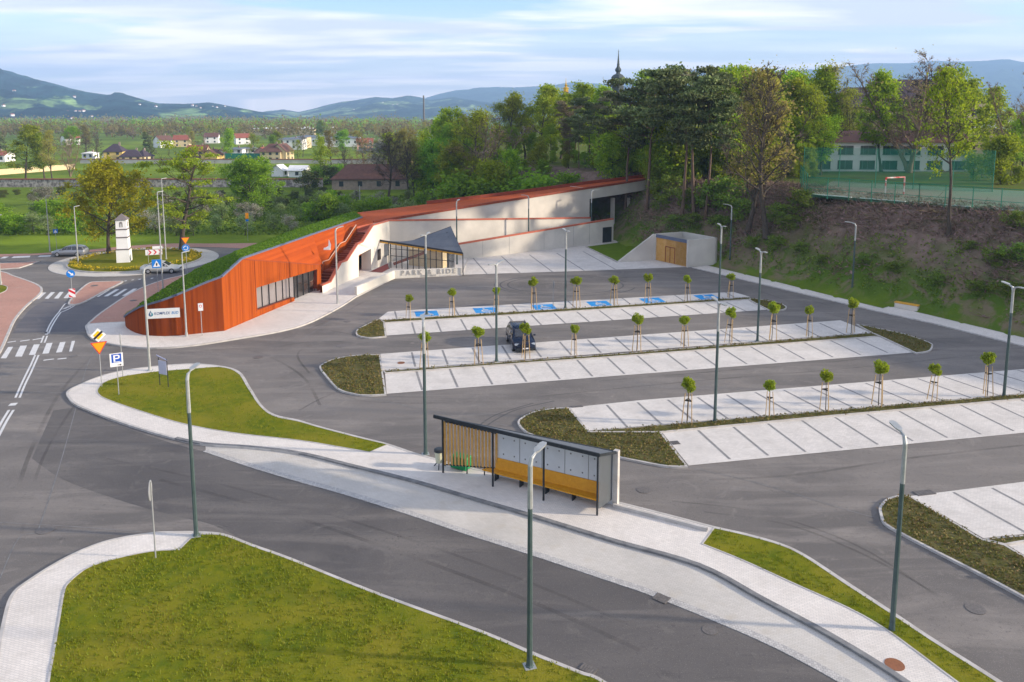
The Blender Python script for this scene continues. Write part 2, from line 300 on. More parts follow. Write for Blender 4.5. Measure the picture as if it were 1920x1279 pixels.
M['trim'] = mat('grey_trim', (0.09, 0.11, 0.165), (0.12, 0.14, 0.20), 2, 0.5)
M['white'] = mat('white_paint', (0.72, 0.72, 0.73), (0.66, 0.66, 0.68), 5, 0.4)
M['signback'] = mat('sign_back', (0.36, 0.37, 0.38), (0.30, 0.31, 0.32), 5, 0.5, metal=0.3)
M['sblue'] = mat('sign_blue', (0.010, 0.075, 0.42), rough=0.4); M['sblue2'] = mat('sign_light_blue', (0.012, 0.17, 0.56), rough=0.4)
M['sred'] = mat('sign_red', (0.55, 0.02, 0.03), rough=0.4); M['sorange'] = mat('sign_amber', (0.82, 0.30, 0.008), rough=0.4)
M['syellow'] = mat('sign_yellow', (0.80, 0.45, 0.01), rough=0.4); M['ink'] = mat('sign_black', (0.02, 0.02, 0.025), rough=0.5)
M['teal'] = mat('logo_teal', (0.015, 0.22, 0.30), rough=0.5); M['navy'] = mat('logo_navy', (0.02, 0.07, 0.20), rough=0.5); M['lblue'] = mat('logo_blue', (0.05, 0.22, 0.50), rough=0.5)
M['greytext'] = mat('relief_letters', (0.36, 0.34, 0.315), rough=0.7)
M['iron'] = mat('cast_iron', (0.10, 0.09, 0.085), (0.15, 0.135, 0.125), 9, 0.6); M['rust'] = mat('rusty_iron', (0.26, 0.105, 0.05), (0.20, 0.08, 0.04), 9, 0.8)
M['green_box'] = mat('green_plastic', (0.008, 0.20, 0.065), rough=0.5); M['bin'] = mat('bin_concrete', (0.58, 0.57, 0.42), (0.5, 0.5, 0.36), 6, 0.7)
M['glass'] = glassmat('glass', (0.30, 0.27, 0.275), 0.72); M['glass_shaded'] = glassmat('shaded_entry_glass', (0.05, 0.045, 0.045), 0.75); M['glass_clear'] = glassmat('clear_glass', (0.30, 0.33, 0.33), 0.22)  # plain glass: pale base colour stands in for reflections
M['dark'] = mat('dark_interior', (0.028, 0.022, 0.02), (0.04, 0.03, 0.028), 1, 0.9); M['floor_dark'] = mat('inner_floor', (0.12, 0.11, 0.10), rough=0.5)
M['green_net'] = mat('green_net', (0.010, 0.26, 0.16), rough=0.6, alpha=0.45); M['green_post'] = mat('green_post', (0.012, 0.17, 0.105), rough=0.5)
M['pitch'] = mat('pitch_surface', (0.12, 0.20, 0.13), (0.15, 0.21, 0.13), 0.3, 0.9, c3=(0.19, 0.165, 0.125), scale3=0.05)
M['leaf_young'] = leafmat('young_leaves', [(0.17, 0.24, 0.012), (0.27, 0.34, 0.015), (0.36, 0.42, 0.03), (0.20, 0.28, 0.012)], vary=0.05)
M['bark'] = mat('bark', (0.095, 0.075, 0.055), (0.055, 0.043, 0.034), 4, 0.95, 0.5, 12); M['bark_pale'] = mat('pale_bark', (0.20, 0.155, 0.115), (0.12, 0.095, 0.075), 3, 0.95, 0.5, 12)
M['bark_pine'] = mat('pine_bark', (0.155, 0.10, 0.068), (0.10, 0.07, 0.055), 3, 0.95, 0.5, 10); M['twig'] = mat('twigs', (0.22, 0.155, 0.10), (0.16, 0.12, 0.085), 4, 0.95)
M['stake'] = mat('wooden_stake', (0.50, 0.34, 0.17), (0.42, 0.28, 0.13), 4, 0.8); M['tie'] = mat('rubber_tie', (0.02, 0.02, 0.02), rough=0.8)
M['stone'] = mat('rubble_stone', (0.46, 0.41, 0.37), (0.16, 0.14, 0.13), 1.3, 0.9, 0.6, 3, detail=8, ramp=(0.42, 0.6))
M['redtile'] = mat('red_roof', (0.30, 0.095, 0.06), (0.22, 0.065, 0.045), 2, 0.8); M['browntile'] = mat('brown_roof', (0.15, 0.075, 0.055), (0.10, 0.05, 0.04), 1.5, 0.85)
M['purpletile'] = mat('dark_roof', (0.065, 0.045, 0.06), (0.045, 0.035, 0.05), 2, 0.8); M['cream'] = mat('cream_render', (0.62, 0.50, 0.30), (0.56, 0.45, 0.27), 1, 0.85)
M['yellowr'] = mat('yellow_render', (0.66, 0.47, 0.16), rough=0.85); M['whiter'] = mat('white_render', (0.80, 0.79, 0.77), (0.73, 0.72, 0.71), 0.6, 0.85)
M['pinkr'] = mat('pink_render', (0.60, 0.34, 0.27), rough=0.85); M['window'] = mat('window_glass', (0.035, 0.045, 0.055), rough=0.15, spec=0.8)
M['oldwall'] = mat('old_masonry', (0.34, 0.27, 0.22), (0.24, 0.19, 0.155), 1.2, 0.9, 0.4, 5)
M['spire'] = mat('dark_copper', (0.045, 0.06, 0.065), (0.065, 0.08, 0.08), 2, 0.6); M['brass'] = mat('gilded_metal', (0.60, 0.36, 0.04), rough=0.35, metal=0.7)
M['car_silver'] = mat('silver_paint', (0.50, 0.50, 0.48), rough=0.3, metal=0.45, spec=0.5); M['car_grey'] = mat('grey_paint', (0.27, 0.28, 0.30), rough=0.3, metal=0.45, spec=0.5)
M['car_blue'] = mat('dark_blue_paint', (0.005, 0.011, 0.032), rough=0.22, metal=0.35, spec=0.6); M['tyre'] = mat('tyre', (0.015, 0.015, 0.016), rough=0.85)
M['rim'] = mat('alloy_rim', (0.45, 0.45, 0.46), rough=0.35, metal=0.7); M['carglass'] = mat('car_glass', (0.018, 0.022, 0.028), rough=0.06, spec=0.9)
M['lamp'] = mat('lamp_lens', (0.62, 0.64, 0.66), rough=0.15, spec=0.8); M['tail'] = mat('tail_lens', (0.30, 0.01, 0.01), rough=0.2)
M['leaf_spring'] = leafmat('spring_leaves', [(0.151, 0.206, 0.017), (0.268, 0.33, 0.021), (0.384, 0.42, 0.032), (0.214, 0.268, 0.021)])
M['leaf_fresh'] = leafmat('fresh_leaves', [(0.161, 0.279, 0.017), (0.279, 0.415, 0.021), (0.407, 0.525, 0.034), (0.22, 0.339, 0.021)])
M['leaf_gold'] = leafmat('golden_leaves', [(0.25, 0.24, 0.012), (0.36, 0.345, 0.016), (0.45, 0.41, 0.02), (0.24, 0.26, 0.014)], vary=0.0)
M['leaf_green'] = leafmat('green_leaves', [(0.135, 0.248, 0.019), (0.214, 0.365, 0.023), (0.307, 0.457, 0.031), (0.161, 0.275, 0.023)])
M['leaf_olive'] = leafmat('olive_buds', [(0.241, 0.22, 0.063), (0.303, 0.271, 0.058), (0.354, 0.314, 0.074), (0.271, 0.198, 0.095)], vary=0.15)
M['leaf_brown'] = leafmat('brown_buds', [(0.25, 0.181, 0.076), (0.305, 0.232, 0.091), (0.24, 0.211, 0.068)], vary=0.15)
M['leaf_orchard'] = leafmat('orchard_leaves', [(0.151, 0.23, 0.051), (0.24, 0.33, 0.09), (0.4, 0.44, 0.24), (0.2, 0.281, 0.061)])
M['leaf_blossom'] = leafmat('blossom', [(0.494, 0.455, 0.403), (0.364, 0.351, 0.286), (0.195, 0.221, 0.091), (0.546, 0.494, 0.468)])
M['needle'] = leafmat('pine_needles', [(0.074, 0.108, 0.038), (0.125, 0.16, 0.053), (0.19, 0.223, 0.076), (0.109, 0.127, 0.049)], transl=0.12)
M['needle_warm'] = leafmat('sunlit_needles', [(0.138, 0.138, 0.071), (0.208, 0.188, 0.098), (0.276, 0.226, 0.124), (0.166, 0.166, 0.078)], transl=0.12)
M['hedge'] = leafmat('dark_hedge', [(0.058, 0.08, 0.023), (0.096, 0.119, 0.031), (0.144, 0.144, 0.042)], transl=0.2)
M['cover'] = leafmat('bed_leaves', [(0.144, 0.133, 0.026), (0.101, 0.119, 0.021), (0.22, 0.171, 0.052), (0.186, 0.119, 0.052)], transl=0.15)
M['blade'] = leafmat('grass_blades', [(0.156, 0.185, 0.009), (0.224, 0.237, 0.013), (0.115, 0.166, 0.009), (0.251, 0.218, 0.03)], transl=0.2)
M['brush'] = leafmat('brush', [(0.293, 0.182, 0.157), (0.216, 0.174, 0.094), (0.38, 0.245, 0.225), (0.177, 0.174, 0.058)], transl=0.1)
M['weed'] = leafmat('weeds', [(0.092, 0.16, 0.017), (0.143, 0.227, 0.024), (0.218, 0.277, 0.034)], transl=0.25)
M['flower'] = leafmat('yellow_flowers', [(0.55, 0.42, 0.01), (0.62, 0.50, 0.02), (0.20, 0.25, 0.02)], transl=0.2)
# ---------------------------------------------------------------- terrain
def seg_sd(P, poly):
    """signed distance of points to the foot line of the slope, positive on the hill side"""
    best = np.full(len(P), 1e9); sg = np.ones(len(P))
    for a, b in zip(poly[:-1], poly[1:]):
        a = np.array(a); b = np.array(b); d = b - a; L = d @ d; t = np.clip(((P - a) @ d) / L, 0, 1); q = P - (a + t[:, None] * d)
        r = np.hypot(q[:, 0], q[:, 1]); cr_ = d[0] * (P[:, 1] - a[1]) - d[1] * (P[:, 0] - a[0]); u = r < best - 1e-6
        best = np.where(u, r, best); sg = np.where(u, np.sign(-cr_), sg)
    return best * sg
TOE = [tuple(G(*p)[:2]) for p in [(2900, 860), (2300, 736), (1920, 630), (1700, 576), (1575, 555), (1450, 524), (1352, 500)]]
hb = G(1343.6, 496)
TOE += [(hb.x + .5, hb.y + 4), (19.5, 110.5), (17.5, 116), (16.3, 121), (15.0, 127), (6, 134), (-6, 150), (-16, 180), (-22, 230), (-18, 300), (0, 420), (0, 700)]
def wob(x, y, f, a, s=0.0):
    return a * (np.sin(x * f + 1.3 + s) * np.cos(y * f * 1.17 + 0.4 + s) + 0.5 * np.sin(x * f * 2.3 + y * f * 1.9 + s))
def TERR(x, y):
    x = np.atleast_1d(np.asarray(x, float)); y = np.atleast_1d(np.asarray(y, float)); P = np.stack([x, y], 1)
    s = seg_sd(P, TOE); t = np.clip(s / 17.0, 0, 1); h = 9.2 * (t ** 1.15 * (3 - 2 * t) / 1.0).clip(0, 1) + np.clip(s - 17, 0, 80) * 0.01
    w = np.clip(s / 5, 0, 1) * np.clip((17 - s) / 4, 0.05, 1); h = h + w * (wob(x, y, 0.55, 0.22) + wob(x, y, 1.7, 0.08, 2))
    d = np.hypot(x, y); h = h - 0.006 * np.clip(d - 170, 0, None) * (s < 1) - 0.006 * np.clip(d - 300, 0, None) * (s >= 1)
    return h - 0.05, s
def tz(x, y): return float(TERR(x, y)[0][0])
def T(px, py, z0=0.0):                    # where the ray through a pixel meets the terrain
    d = RAY(px, py)
    for t in np.arange(30, 900, 0.5):
        p = (d.x * t, d.y * t, CH + d.z * t)
        if p[2] <= tz(p[0], p[1]): return Vector((p[0], p[1], tz(p[0], p[1])))
    return G(px, py)
def axis(a, b, st, far, n):
    core = np.arange(a, b, st); k = np.linspace(0, 1, n)[1:]
    return np.concatenate([(a - (far) * k ** 2.6)[::-1], core, b + far * k ** 2.6])
gx = axis(-70, 130, 2.0, 9000, 34); gy = axis(10, 250, 2.0, 9500, 34)
X, Y = np.meshgrid(gx, gy); Z, SD = TERR(X.ravel(), Y.ravel()); nx, ny = len(gx), len(gy)
i = np.arange(nx * ny).reshape(ny, nx); Fq = np.stack([i[:-1, :-1], i[:-1, 1:], i[1:, 1:], i[1:, :-1]], -1).reshape(-1, 4)
g_ = MB().arr(np.stack([X.ravel(), Y.ravel(), Z], 1), Fq)
def ground_mat():
    m = bpy.data.materials.new('ground'); m.use_nodes = True; t = m.node_tree; l = t.links.new; p = t.nodes['Principled BSDF']; co = N('ShaderNodeTexCoord', t)
    at = N('ShaderNodeAttribute', t, attribute_name='slope'); p.inputs['Roughness'].default_value = 0.95; p.inputs['Specular IOR Level'].default_value = 0.05
    def nz(sc, det=7, dist=0.0):
        n = N('ShaderNodeTexNoise', t); n.inputs['Scale'].default_value = sc; n.inputs['Detail'].default_value = det; n.inputs['Roughness'].default_value = 0.65; n.inputs['Distortion'].default_value = dist
        l(co.outputs['Object'], n.inputs['Vector']); return n.outputs[0]
    def mx_(f, a, b, lo, hi):
        r = N('ShaderNodeMapRange', t); r.inputs[1].default_value = lo; r.inputs[2].default_value = hi; l(f, r.inputs[0]); q = N('ShaderNodeMix', t, data_type='RGBA'); l(r.outputs[0], q.inputs[0])
        for k, c in ((6, a), (7, b)):
            if isinstance(c, tuple): q.inputs[k].default_value = (*c, 1)
            else: l(c, q.inputs[k])
        return q.outputs[2]
    grass = mx_(nz(0.5, 9), (0.12, 0.170, 0.014), (0.09, 0.14, 0.014), 0.4, 0.6)
    grass = mx_(nz(0.022, 5), grass, (0.17, 0.24, 0.02), 0.46, 0.58)
    grass = mx_(nz(0.007, 4), grass, (0.11, 0.115, 0.035), 0.58, 0.68)
    weeds = mx_(nz(0.28, 9, 0.8), (0.075, 0.125, 0.016), (0.17, 0.135, 0.085), 0.46, 0.56)
    brush = mx_(nz(0.8, 10, 0.6), (0.215, 0.150, 0.125), (0.12, 0.088, 0.068), 0.38, 0.62)
    brush = mx_(nz(0.16, 7, 0.5), brush, (0.075, 0.078, 0.026), 0.52, 0.66)
    dn = nz(0.22, 6); ad = N('ShaderNodeMath', t, operation='MULTIPLY_ADD'); l(dn, ad.inputs[0]); ad.inputs[1].default_value = 9.0; l(at.outputs['Fac'], ad.inputs[2])
    o = mx_(ad.outputs[0], grass, weeds, 3.0, 5.5); o = mx_(ad.outputs[0], o, brush, 6.5, 10.5)
    top = mx_(nz(0.3, 7), (0.085, 0.12, 0.016), (0.10, 0.09, 0.03), 0.45, 0.65)
    o = mx_(ad.outputs[0], o, top, 18.0, 20.5)
    l(o, p.inputs['Base Color']); n = N('ShaderNodeTexNoise', t); n.inputs['Scale'].default_value = 3.5; n.inputs['Detail'].default_value = 9; l(co.outputs['Object'], n.inputs['Vector'])
    b = N('ShaderNodeBump', t); b.inputs['Strength'].default_value = 0.9; b.inputs['Distance'].default_value = 0.12; l(n.outputs[0], b.inputs['Height']); l(b.outputs[0], p.inputs['Normal']); return m
M['ground'] = ground_mat()
go = g_.build('ground', M['ground'], smooth=True); tag(go, kind='structure')
a_ = go.data.attributes.new('slope', 'FLOAT', 'POINT'); a_.data.foreach_set('value', np.clip(SD, -10, 60).astype(np.float32))
# ---------------------------------------------------------------- the far hills
def fbm(x, y, o=5, g=0.5):
    return mn.fractal(Vector((x, y, 0.37)), 1.0 - 0.0, 2.0, o) if False else mn.fractal(Vector((x, y, 0.37)), g, 2.1, o)
def hill_mat(name, forest, meadow, bias, th=0.42):
    m = bpy.data.materials.new(name); m.use_nodes = True; t = m.node_tree; l = t.links.new; p = t.nodes['Principled BSDF']; co = N('ShaderNodeTexCoord', t)
    p.inputs['Roughness'].default_value = 1; p.inputs['Specular IOR Level'].default_value = 0.0
    n = N('ShaderNodeTexNoise', t); n.inputs['Scale'].default_value = 0.0042; n.inputs['Detail'].default_value = 9; n.inputs['Roughness'].default_value = 0.62; n.inputs['Distortion'].default_value = 0.6
    mpn = N('ShaderNodeMapping', t); mpn.inputs['Scale'].default_value = (1, 0.6, 2.6); l(co.outputs['Object'], mpn.inputs[0]); l(mpn.outputs[0], n.inputs['Vector'])
    s = N('ShaderNodeSeparateXYZ', t); l(co.outputs['Object'], s.inputs[0]); a = N('ShaderNodeMath', t, operation='MULTIPLY_ADD'); l(s.outputs['Z'], a.inputs[0]); a.inputs[1].default_value = bias; l(n.outputs[0], a.inputs[2])
    r = N('ShaderNodeValToRGB', t); e = r.color_ramp.elements; e[0].position = th; e[0].color = (*meadow, 1); e[1].position = th + 0.05; e[1].color = (*forest, 1)
    k = e.new(th + 0.03); k.color = (*[(x + y) / 2 * 0.9 for x, y in zip(forest, meadow)], 1); l(a.outputs[0], r.inputs[0])
    n2 = N('ShaderNodeTexNoise', t); n2.inputs['Scale'].default_value = 0.022; n2.inputs['Detail'].default_value = 6; l(mpn.outputs[0], n2.inputs['Vector'])
    h = N('ShaderNodeHueSaturation', t); mr = N('ShaderNodeMapRange', t); mr.inputs[1].default_value = 0.3; mr.inputs[2].default_value = 0.7; mr.inputs[3].default_value = 0.3; mr.inputs[4].default_value = 1.6; l(n2.outputs[0], mr.inputs[0])
    vo = N('ShaderNodeTexVoronoi', t); vo.inputs['Scale'].default_value = 0.0065; l(mpn.outputs[0], vo.inputs['Vector']); vs_ = N('ShaderNodeSeparateColor', t); l(vo.outputs['Color'], vs_.inputs[0]); vr = N('ShaderNodeMapRange', t); vr.inputs[3].default_value = 0.62; vr.inputs[4].default_value = 1.35; l(vs_.outputs[0], vr.inputs[0])
    vm = N('ShaderNodeMath', t, operation='MULTIPLY'); l(mr.outputs[0], vm.inputs[0]); l(vr.outputs[0], vm.inputs[1]); l(vm.outputs[0], h.inputs['Value']); l(r.outputs[0], h.inputs['Color']); l(h.outputs[0], p.inputs['Base Color'])
    b = N('ShaderNodeBump', t); b.inputs['Strength'].default_value = 1; b.inputs['Distance'].default_value = 14; l(n2.outputs[0], b.inputs['Height']); l(b.outputs[0], p.inputs['Normal']); return m
HFALL = []
def hills(name, sky_px, d0, d1, m, rough=0.16, seed=0.0, n=150, rows=34, pw=1.15):
    xs = np.linspace(sky_px[0][0], sky_px[-1][0], n); ys = np.interp(xs, [p[0] for p in sky_px], [p[1] for p in sky_px]); V_ = []
    for j in range(rows + 8):
        q = j / rows; d = d0 + (d1 - d0) * q
        for a, b in zip(xs, ys):
            r = RAY(a, b); k = d1 / r.y; crest = CH + r.z * k; base = -0.006 * d0 * 0.9 - 6; f = min(q, 1) ** pw if q <= 1 else max(0, 1 - (q - 1) * 1.8)
            x = r.x / r.y * d; e = fbm(x * 0.0011 + seed, d * 0.0011, 6); g = fbm(x * 0.004 + seed, d * 0.004 + 5, 4)
            w = math.sin(min(q, 1) * math.pi) ** 0.8; z = base + (crest - base) * f + (crest - base) * w * (e * rough * 2.2 + g * rough * 0.7)
            if q >= 0.9: z += g * 3 * (1 - abs(q - 1))
            V_.append((x, d, z))
    i = np.arange(n * (rows + 8)).reshape(rows + 8, n); F = np.stack([i[:-1, :-1], i[:-1, 1:], i[1:, 1:], i[1:, :-1]], -1).reshape(-1, 4)
    b = MB(); b.arr(V_, F); o = b.build(name, m, smooth=True); tag(o, kind='structure'); HFALL.append(np.array(V_).reshape(rows + 8, n, 3)); return o
M['hill_near'] = hill_mat('wooded_hill', (0.010, 0.032, 0.030), (0.16, 0.25, 0.08), 0.0006, 0.405)
M['hill_mid'] = hill_mat('hazy_hill', (0.02, 0.04, 0.03), (0.19, 0.26, 0.10), 0.0003)
M['hill_far'] = hill_mat('distant_ridge', (0.03, 0.05, 0.03), (0.06, 0.085, 0.045), 0.0004)
hills('hills', [(-420, 150), (-200, 128), (-80, 122), (0, 133), (35, 139), (60, 146), (100, 156), (130, 165), (165, 172), (200, 177), (215, 176), (250, 181), (275, 188), (300, 194), (340, 196), (390, 192), (425, 198), (460, 204), (500, 211), (560, 219), (640, 232), (720, 244)], 1700, 3300, M['hill_near'], 0.17, 1.0, pw=0.8)
hills('hills', [(380, 232), (440, 222), (500, 208), (530, 205), (560, 210), (600, 201), (640, 191), (680, 186), (705, 182), (735, 184), (765, 179), (785, 182), (805, 187), (850, 182), (900, 190), (980, 200), (1060, 215)], 2900, 4600, M['hill_mid'], 0.12, 4.0, pw=0.8)
hills('distant_hills', [(560, 215), (700, 200), (790, 187), (820, 177), (850, 170), (900, 166), (960, 164), (1000, 162), (1040, 159), (1080, 152), (1110, 156), (1150, 158), (1220, 146), (1290, 132), (1360, 124), (1410, 127), (1470, 135), (1530, 130), (1570, 126), (1610, 121), (1650, 118), (1700, 119), (1750, 114), (1800, 116), (1850, 113), (1890, 111), (1920, 117), (2000, 122), (2200, 140)], 4700, 6800, M['hill_far'], 0.07, 9.0, pw=0.8)
hz = MB(); hz.box((0, 3300, 225), (16000, 11400, 520)); hm = bpy.data.materials.new('air'); hm.use_nodes = True; t_ = hm.node_tree; t_.nodes.clear()
pv = N('ShaderNodeVolumePrincipled', t_); pv.inputs['Density'].default_value = 0.00020; pv.inputs['Color'].default_value = (0.40, 0.64, 1.0, 1); pv.inputs['Anisotropy'].default_value = 0.0
mo = N('ShaderNodeOutputMaterial', t_); t_.links.new(pv.outputs[0], mo.inputs['Volume']); tag(hz.build('haze', hm), kind='stuff')
# ---------------------------------------------------------------- roads, kerbs and paving
def sheet(name, pts, m, z, smooth=True, world=False, holes=None):
    p = sm(pts, world=world) if smooth else [(q if world else G(q[0], q[1])) for q in pts]
    return tag(MB().prism(p, 0, z, top_only=True).build(name, m), kind='structure')
def offset(poly, d):
    n = len(poly); ar = sum(poly[i].x * poly[(i + 1) % n].y - poly[(i + 1) % n].x * poly[i].y for i in range(n)); s = 1 if ar > 0 else -1; o = []
    for i in range(n):
        a, b, c = poly[i - 1], poly[i], poly[(i + 1) % n]
        u = (b - a); v = (c - b); u = u.normalized() if u.length > 1e-6 else v.normalized(); v = v.normalized() if v.length > 1e-6 else u
        m = u + v; m = m.normalized() if m.length > 1e-3 else u; nn = Vector((-m.y, m.x)) * s; k = 1 / max(0.5, math.sqrt(max(0.05, (1 + u.dot(v)) / 2))); o.append(b + nn * d * k)
    return o
def clean(p):
    o = []
    for q in p:
        if not o or (q - o[-1]).length > 0.02: o.append(q)
    if (o[0] - o[-1]).length < 0.02: o.pop()
    return o
def ring(name, poly, w, z0, z1, m):
    poly = clean(poly); inn = offset(poly, w); n = len(poly); b = MB()
    v = [(p.x, p.y, z0) for p in poly] + [(p.x, p.y, z1) for p in poly] + [(p.x, p.y, z1) for p in inn] + [(p.x, p.y, z0) for p in inn]
    f = []
    for i in range(n):
        j = (i + 1) % n; f += [(i, j, n + j, n + i), (n + i, n + j, 2 * n + j, 2 * n + i), (2 * n + i, 2 * n + j, 3 * n + j, 3 * n + i)]
    b.add(v, f); return tag(b.build(name, m), kind='structure'), inn
POLY = {}
def island(fill, pts, m, h=0.12, w=0.16, kname='kerb', km=None, key=None):
    poly = sm(pts, z=h); o, inn = ring(kname, poly, w, -0.02, h, km or M['kerb'])
    tag(MB().prism(inn, 0, h - 0.012, top_only=True).build(fill, m), kind='structure')
    if key: POLY[key] = inn
    return poly
c = 1
sheet('road', [(-900, 1500), (-700, 560), (-400, 520), (-200, 490), (0, 481), (100, 477), (244, 467), (330, 464), (400, 463), (470, 465), (560, 470), (650, 480), (700, 495), (760, 500), (860, 485), (868, 486), (1153, 452), (1170, 470), (1200, 492), (1296, 500), (1450, 536), (1640, 581), (1750, 605), (1920, 648), (2300, 745), (2900, 880), (2900, 1700), (700, 1700)], M['asphalt'], 0.004, smooth=False)
# newer dark asphalt through the bus lane and the dark patch by the roundabout
sheet('road', [(100, 770, 1), (155, 766), (219, 796), (306, 826), (385, 848, 1), (560, 902), (780, 969), (1150, 1091), (1226, 1117), (1375, 1177), (1471, 1221), (1575, 1277), (1700, 1350, 1), (1300, 1420, 1), (1140, 1279), (1085, 1257), (900, 1180), (700, 1108), (547, 1047), (474, 1021), (400, 985), (330, 968), (230, 940), (120, 900), (60, 860, 1)], M['asphalt_new'], 0.008)
sheet('road', [(24, 624, 1), (40, 600), (60, 578), (95, 560), (130, 566, 1), (170, 560), (215, 541), (262, 524), (340, 500), (440, 474), (530, 470, 1), (520, 484, 1), (352, 516), (267, 540), (235, 557), (185, 590), (166, 609), (162, 622, 1)], M['asphalt_blue'], 0.008)
# bus bay
sheet('bus_bay', [(385, 833, 1), (470, 838), (560, 850), (660, 874), (780, 904), (889, 936), (992, 966), (1150, 1014), (1310, 1060), (1431, 1125), (1551, 1189), (1671, 1261), (1780, 1340, 1), (1690, 1345, 1), (1575, 1277), (1471, 1221), (1374, 1177), (1226, 1117), (1150, 1091), (1000, 1040), (874, 1000), (780, 969), (660, 930), (560, 902), (470, 875), (386, 848, 1)], M['bay'], 0.016)
def band(name, pts, w, z0, z1, m, z=0.0, world=False):
    p = clean(sm(pts, closed=False, z=z, world=world)); b = MB(); n = len(p); L = []; R = []
    for i in range(n):
        d = (p[min(i + 1, n - 1)] - p[max(i - 1, 0)]).normalized(); q = Vector((-d.y, d.x)) * w / 2; L.append(p[i] + q); R.append(p[i] - q)
    v = [(a.x, a.y, z1) for a in L] + [(a.x, a.y, z1) for a in R] + [(a.x, a.y, z0) for a in L] + [(a.x, a.y, z0) for a in R]; f = []
    for i in range(n - 1): f += [(n + i, n + i + 1, i + 1, i), (i, i + 1, 2 * n + i + 1, 2 * n + i), (3 * n + i, 3 * n + i + 1, n + i + 1, n + i)]
    b.add(v, f); return tag(b.build(name, m), kind='structure')
band('bay_border', [(386, 845), (470, 873), (560, 900), (660, 928), (780, 966), (874, 998), (1000, 1038), (1150, 1088), (1226, 1114), (1374, 1174), (1471, 1218), (1575, 1274), (1690, 1342)], 0.38, 0, 0.03, M['strip'])
# centre island: pavement of the stop, lawns
POLY['plat'] = None
plat = [(125, 734), (128, 746), (147, 761), (219, 789), (306, 816), (385, 833), (470, 839), (560, 850), (660, 874), (780, 904), (889, 936), (992, 966), (1150, 1014), (1310, 1060), (1431, 1124), (1551, 1188), (1671, 1261), (1790, 1345, 1), (2080, 1410, 1), (1952, 1326), (1872, 1273), (1751, 1197), (1671, 1144), (1591, 1092), (1511, 1040), (1463, 1018), (1400, 1000), (1338, 986), (1250, 963), (1150, 938), (1000, 902), (900, 880), (790, 852), (729, 832), (677, 819), (600, 799), (560, 787), (516, 777), (491, 759), (469, 725), (450, 697), (416, 686), (360, 681.5), (297, 685.5), (234, 693.5), (187, 705), (145, 722)]
island('pavement', plat, M['paving'], 0.13, 0.16, key='plat')
band('kerb', [(330, 820.5), (385, 831), (470, 837), (560, 848), (660, 872), (780, 902), (889, 934), (992, 964), (1150, 1012), (1310, 1058), (1431, 1122), (1551, 1186), (1671, 1258.5), (1788, 1342)], 0.24, 0.05, 0.1365, M['kerb_dark'], z=.13)
def lawn(key, pts, z=0.128, edge=True):
    p = sm(pts, z=z)
    if edge:
        o, p2 = ring('kerb', p, 0.07, 0.05, z + 0.012, M['kerb'])
    else: p2 = p
    POLY[key] = p2; tag(MB().prism(p2, 0, z, top_only=True).build('lawn', M['lawn']), kind='structure')
lawn('lawnA', [(182, 730), (184, 739), (200, 749), (266, 772), (344, 795), (438, 812), (560, 826), (640, 839), (693, 848.5, 1), (729, 833, 1), (677, 821), (600, 801), (560, 789.5), (516, 780), (489, 761), (466, 727), (447, 699), (415, 688), (360, 691), (297, 696), (250, 702), (219, 708), (194, 717)])
lawn('lawnB', [(1315, 1020, 1), (1338, 989, 1), (1400, 1003), (1463, 1021), (1508, 1042), (1588, 1095), (1668, 1147), (1748, 1200), (1868, 1276), (1948, 1330), (2050, 1400, 1), (1960, 1400, 1), (1791, 1277), (1711, 1217), (1655, 1177), (1591, 1141), (1491, 1096), (1390, 1050)])
# low wall and step behind the stop
band('kerb', [(1150, 948), (1240, 971), (1326, 993)], 0.14, 0.1, 0.30, M['kerb'], z=.2)
# near left path and lawn
near = [(-30, 1400, 1), (-12, 1260), (-6, 1210), (0, 1181), (18, 1118), (54, 1086), (127, 1042), (200, 1013), (284, 998), (330, 996), (368, 996), (419, 1000), (474, 1020), (547, 1046), (700, 1107), (900, 1180), (1000, 1222), (1085, 1256), (1140, 1280), (1300, 1400, 1)]
island('pavement', near, M['paving'], 0.12, 0.14, key='near')
lawn('lawnC', [(75, 1400, 1), (89, 1279), (98, 1228), (109, 1162), (118, 1111), (128, 1092), (164, 1064), (219, 1046), (284, 1033), (335, 1030, 1), (362, 1004), (374, 1001, 1), (419, 1003), (474, 1023), (547, 1049), (700, 1110), (900, 1183.5), (1000, 1226), (1085, 1260), (1136, 1282), (1290, 1400, 1)], z=0.125)
# left pavement by the road
island('red_paving', [(-300, 470, 1), (-100, 496), (0, 508), (25, 516), (60, 528), (76, 536), (80, 543), (74, 553), (50, 574), (30, 598), (17, 626), (0, 662), (-60, 760), (-300, 1050, 1)], M['brick'], 0.12, 0.22, key='left')
lawn('lawnD', [(-150, 500), (-40, 528), (8, 535), (14, 541), (8, 547), (-12, 554), (-60, 570), (-150, 600)], z=0.13)
# traffic islands
island('red_paving', [(127, 568), (141, 550), (166, 530), (190, 527.5), (224, 526.5), (230, 528.5), (200, 544), (165, 563), (148, 569.5), (135, 571)], M['brick'], 0.12, 0.2)
island('red_paving', [(-60, 497, 1), (10, 493), (75, 489.5, 1), (36, 502, 1), (-60, 508, 1)], M['brick'], 0.12, 0.15)
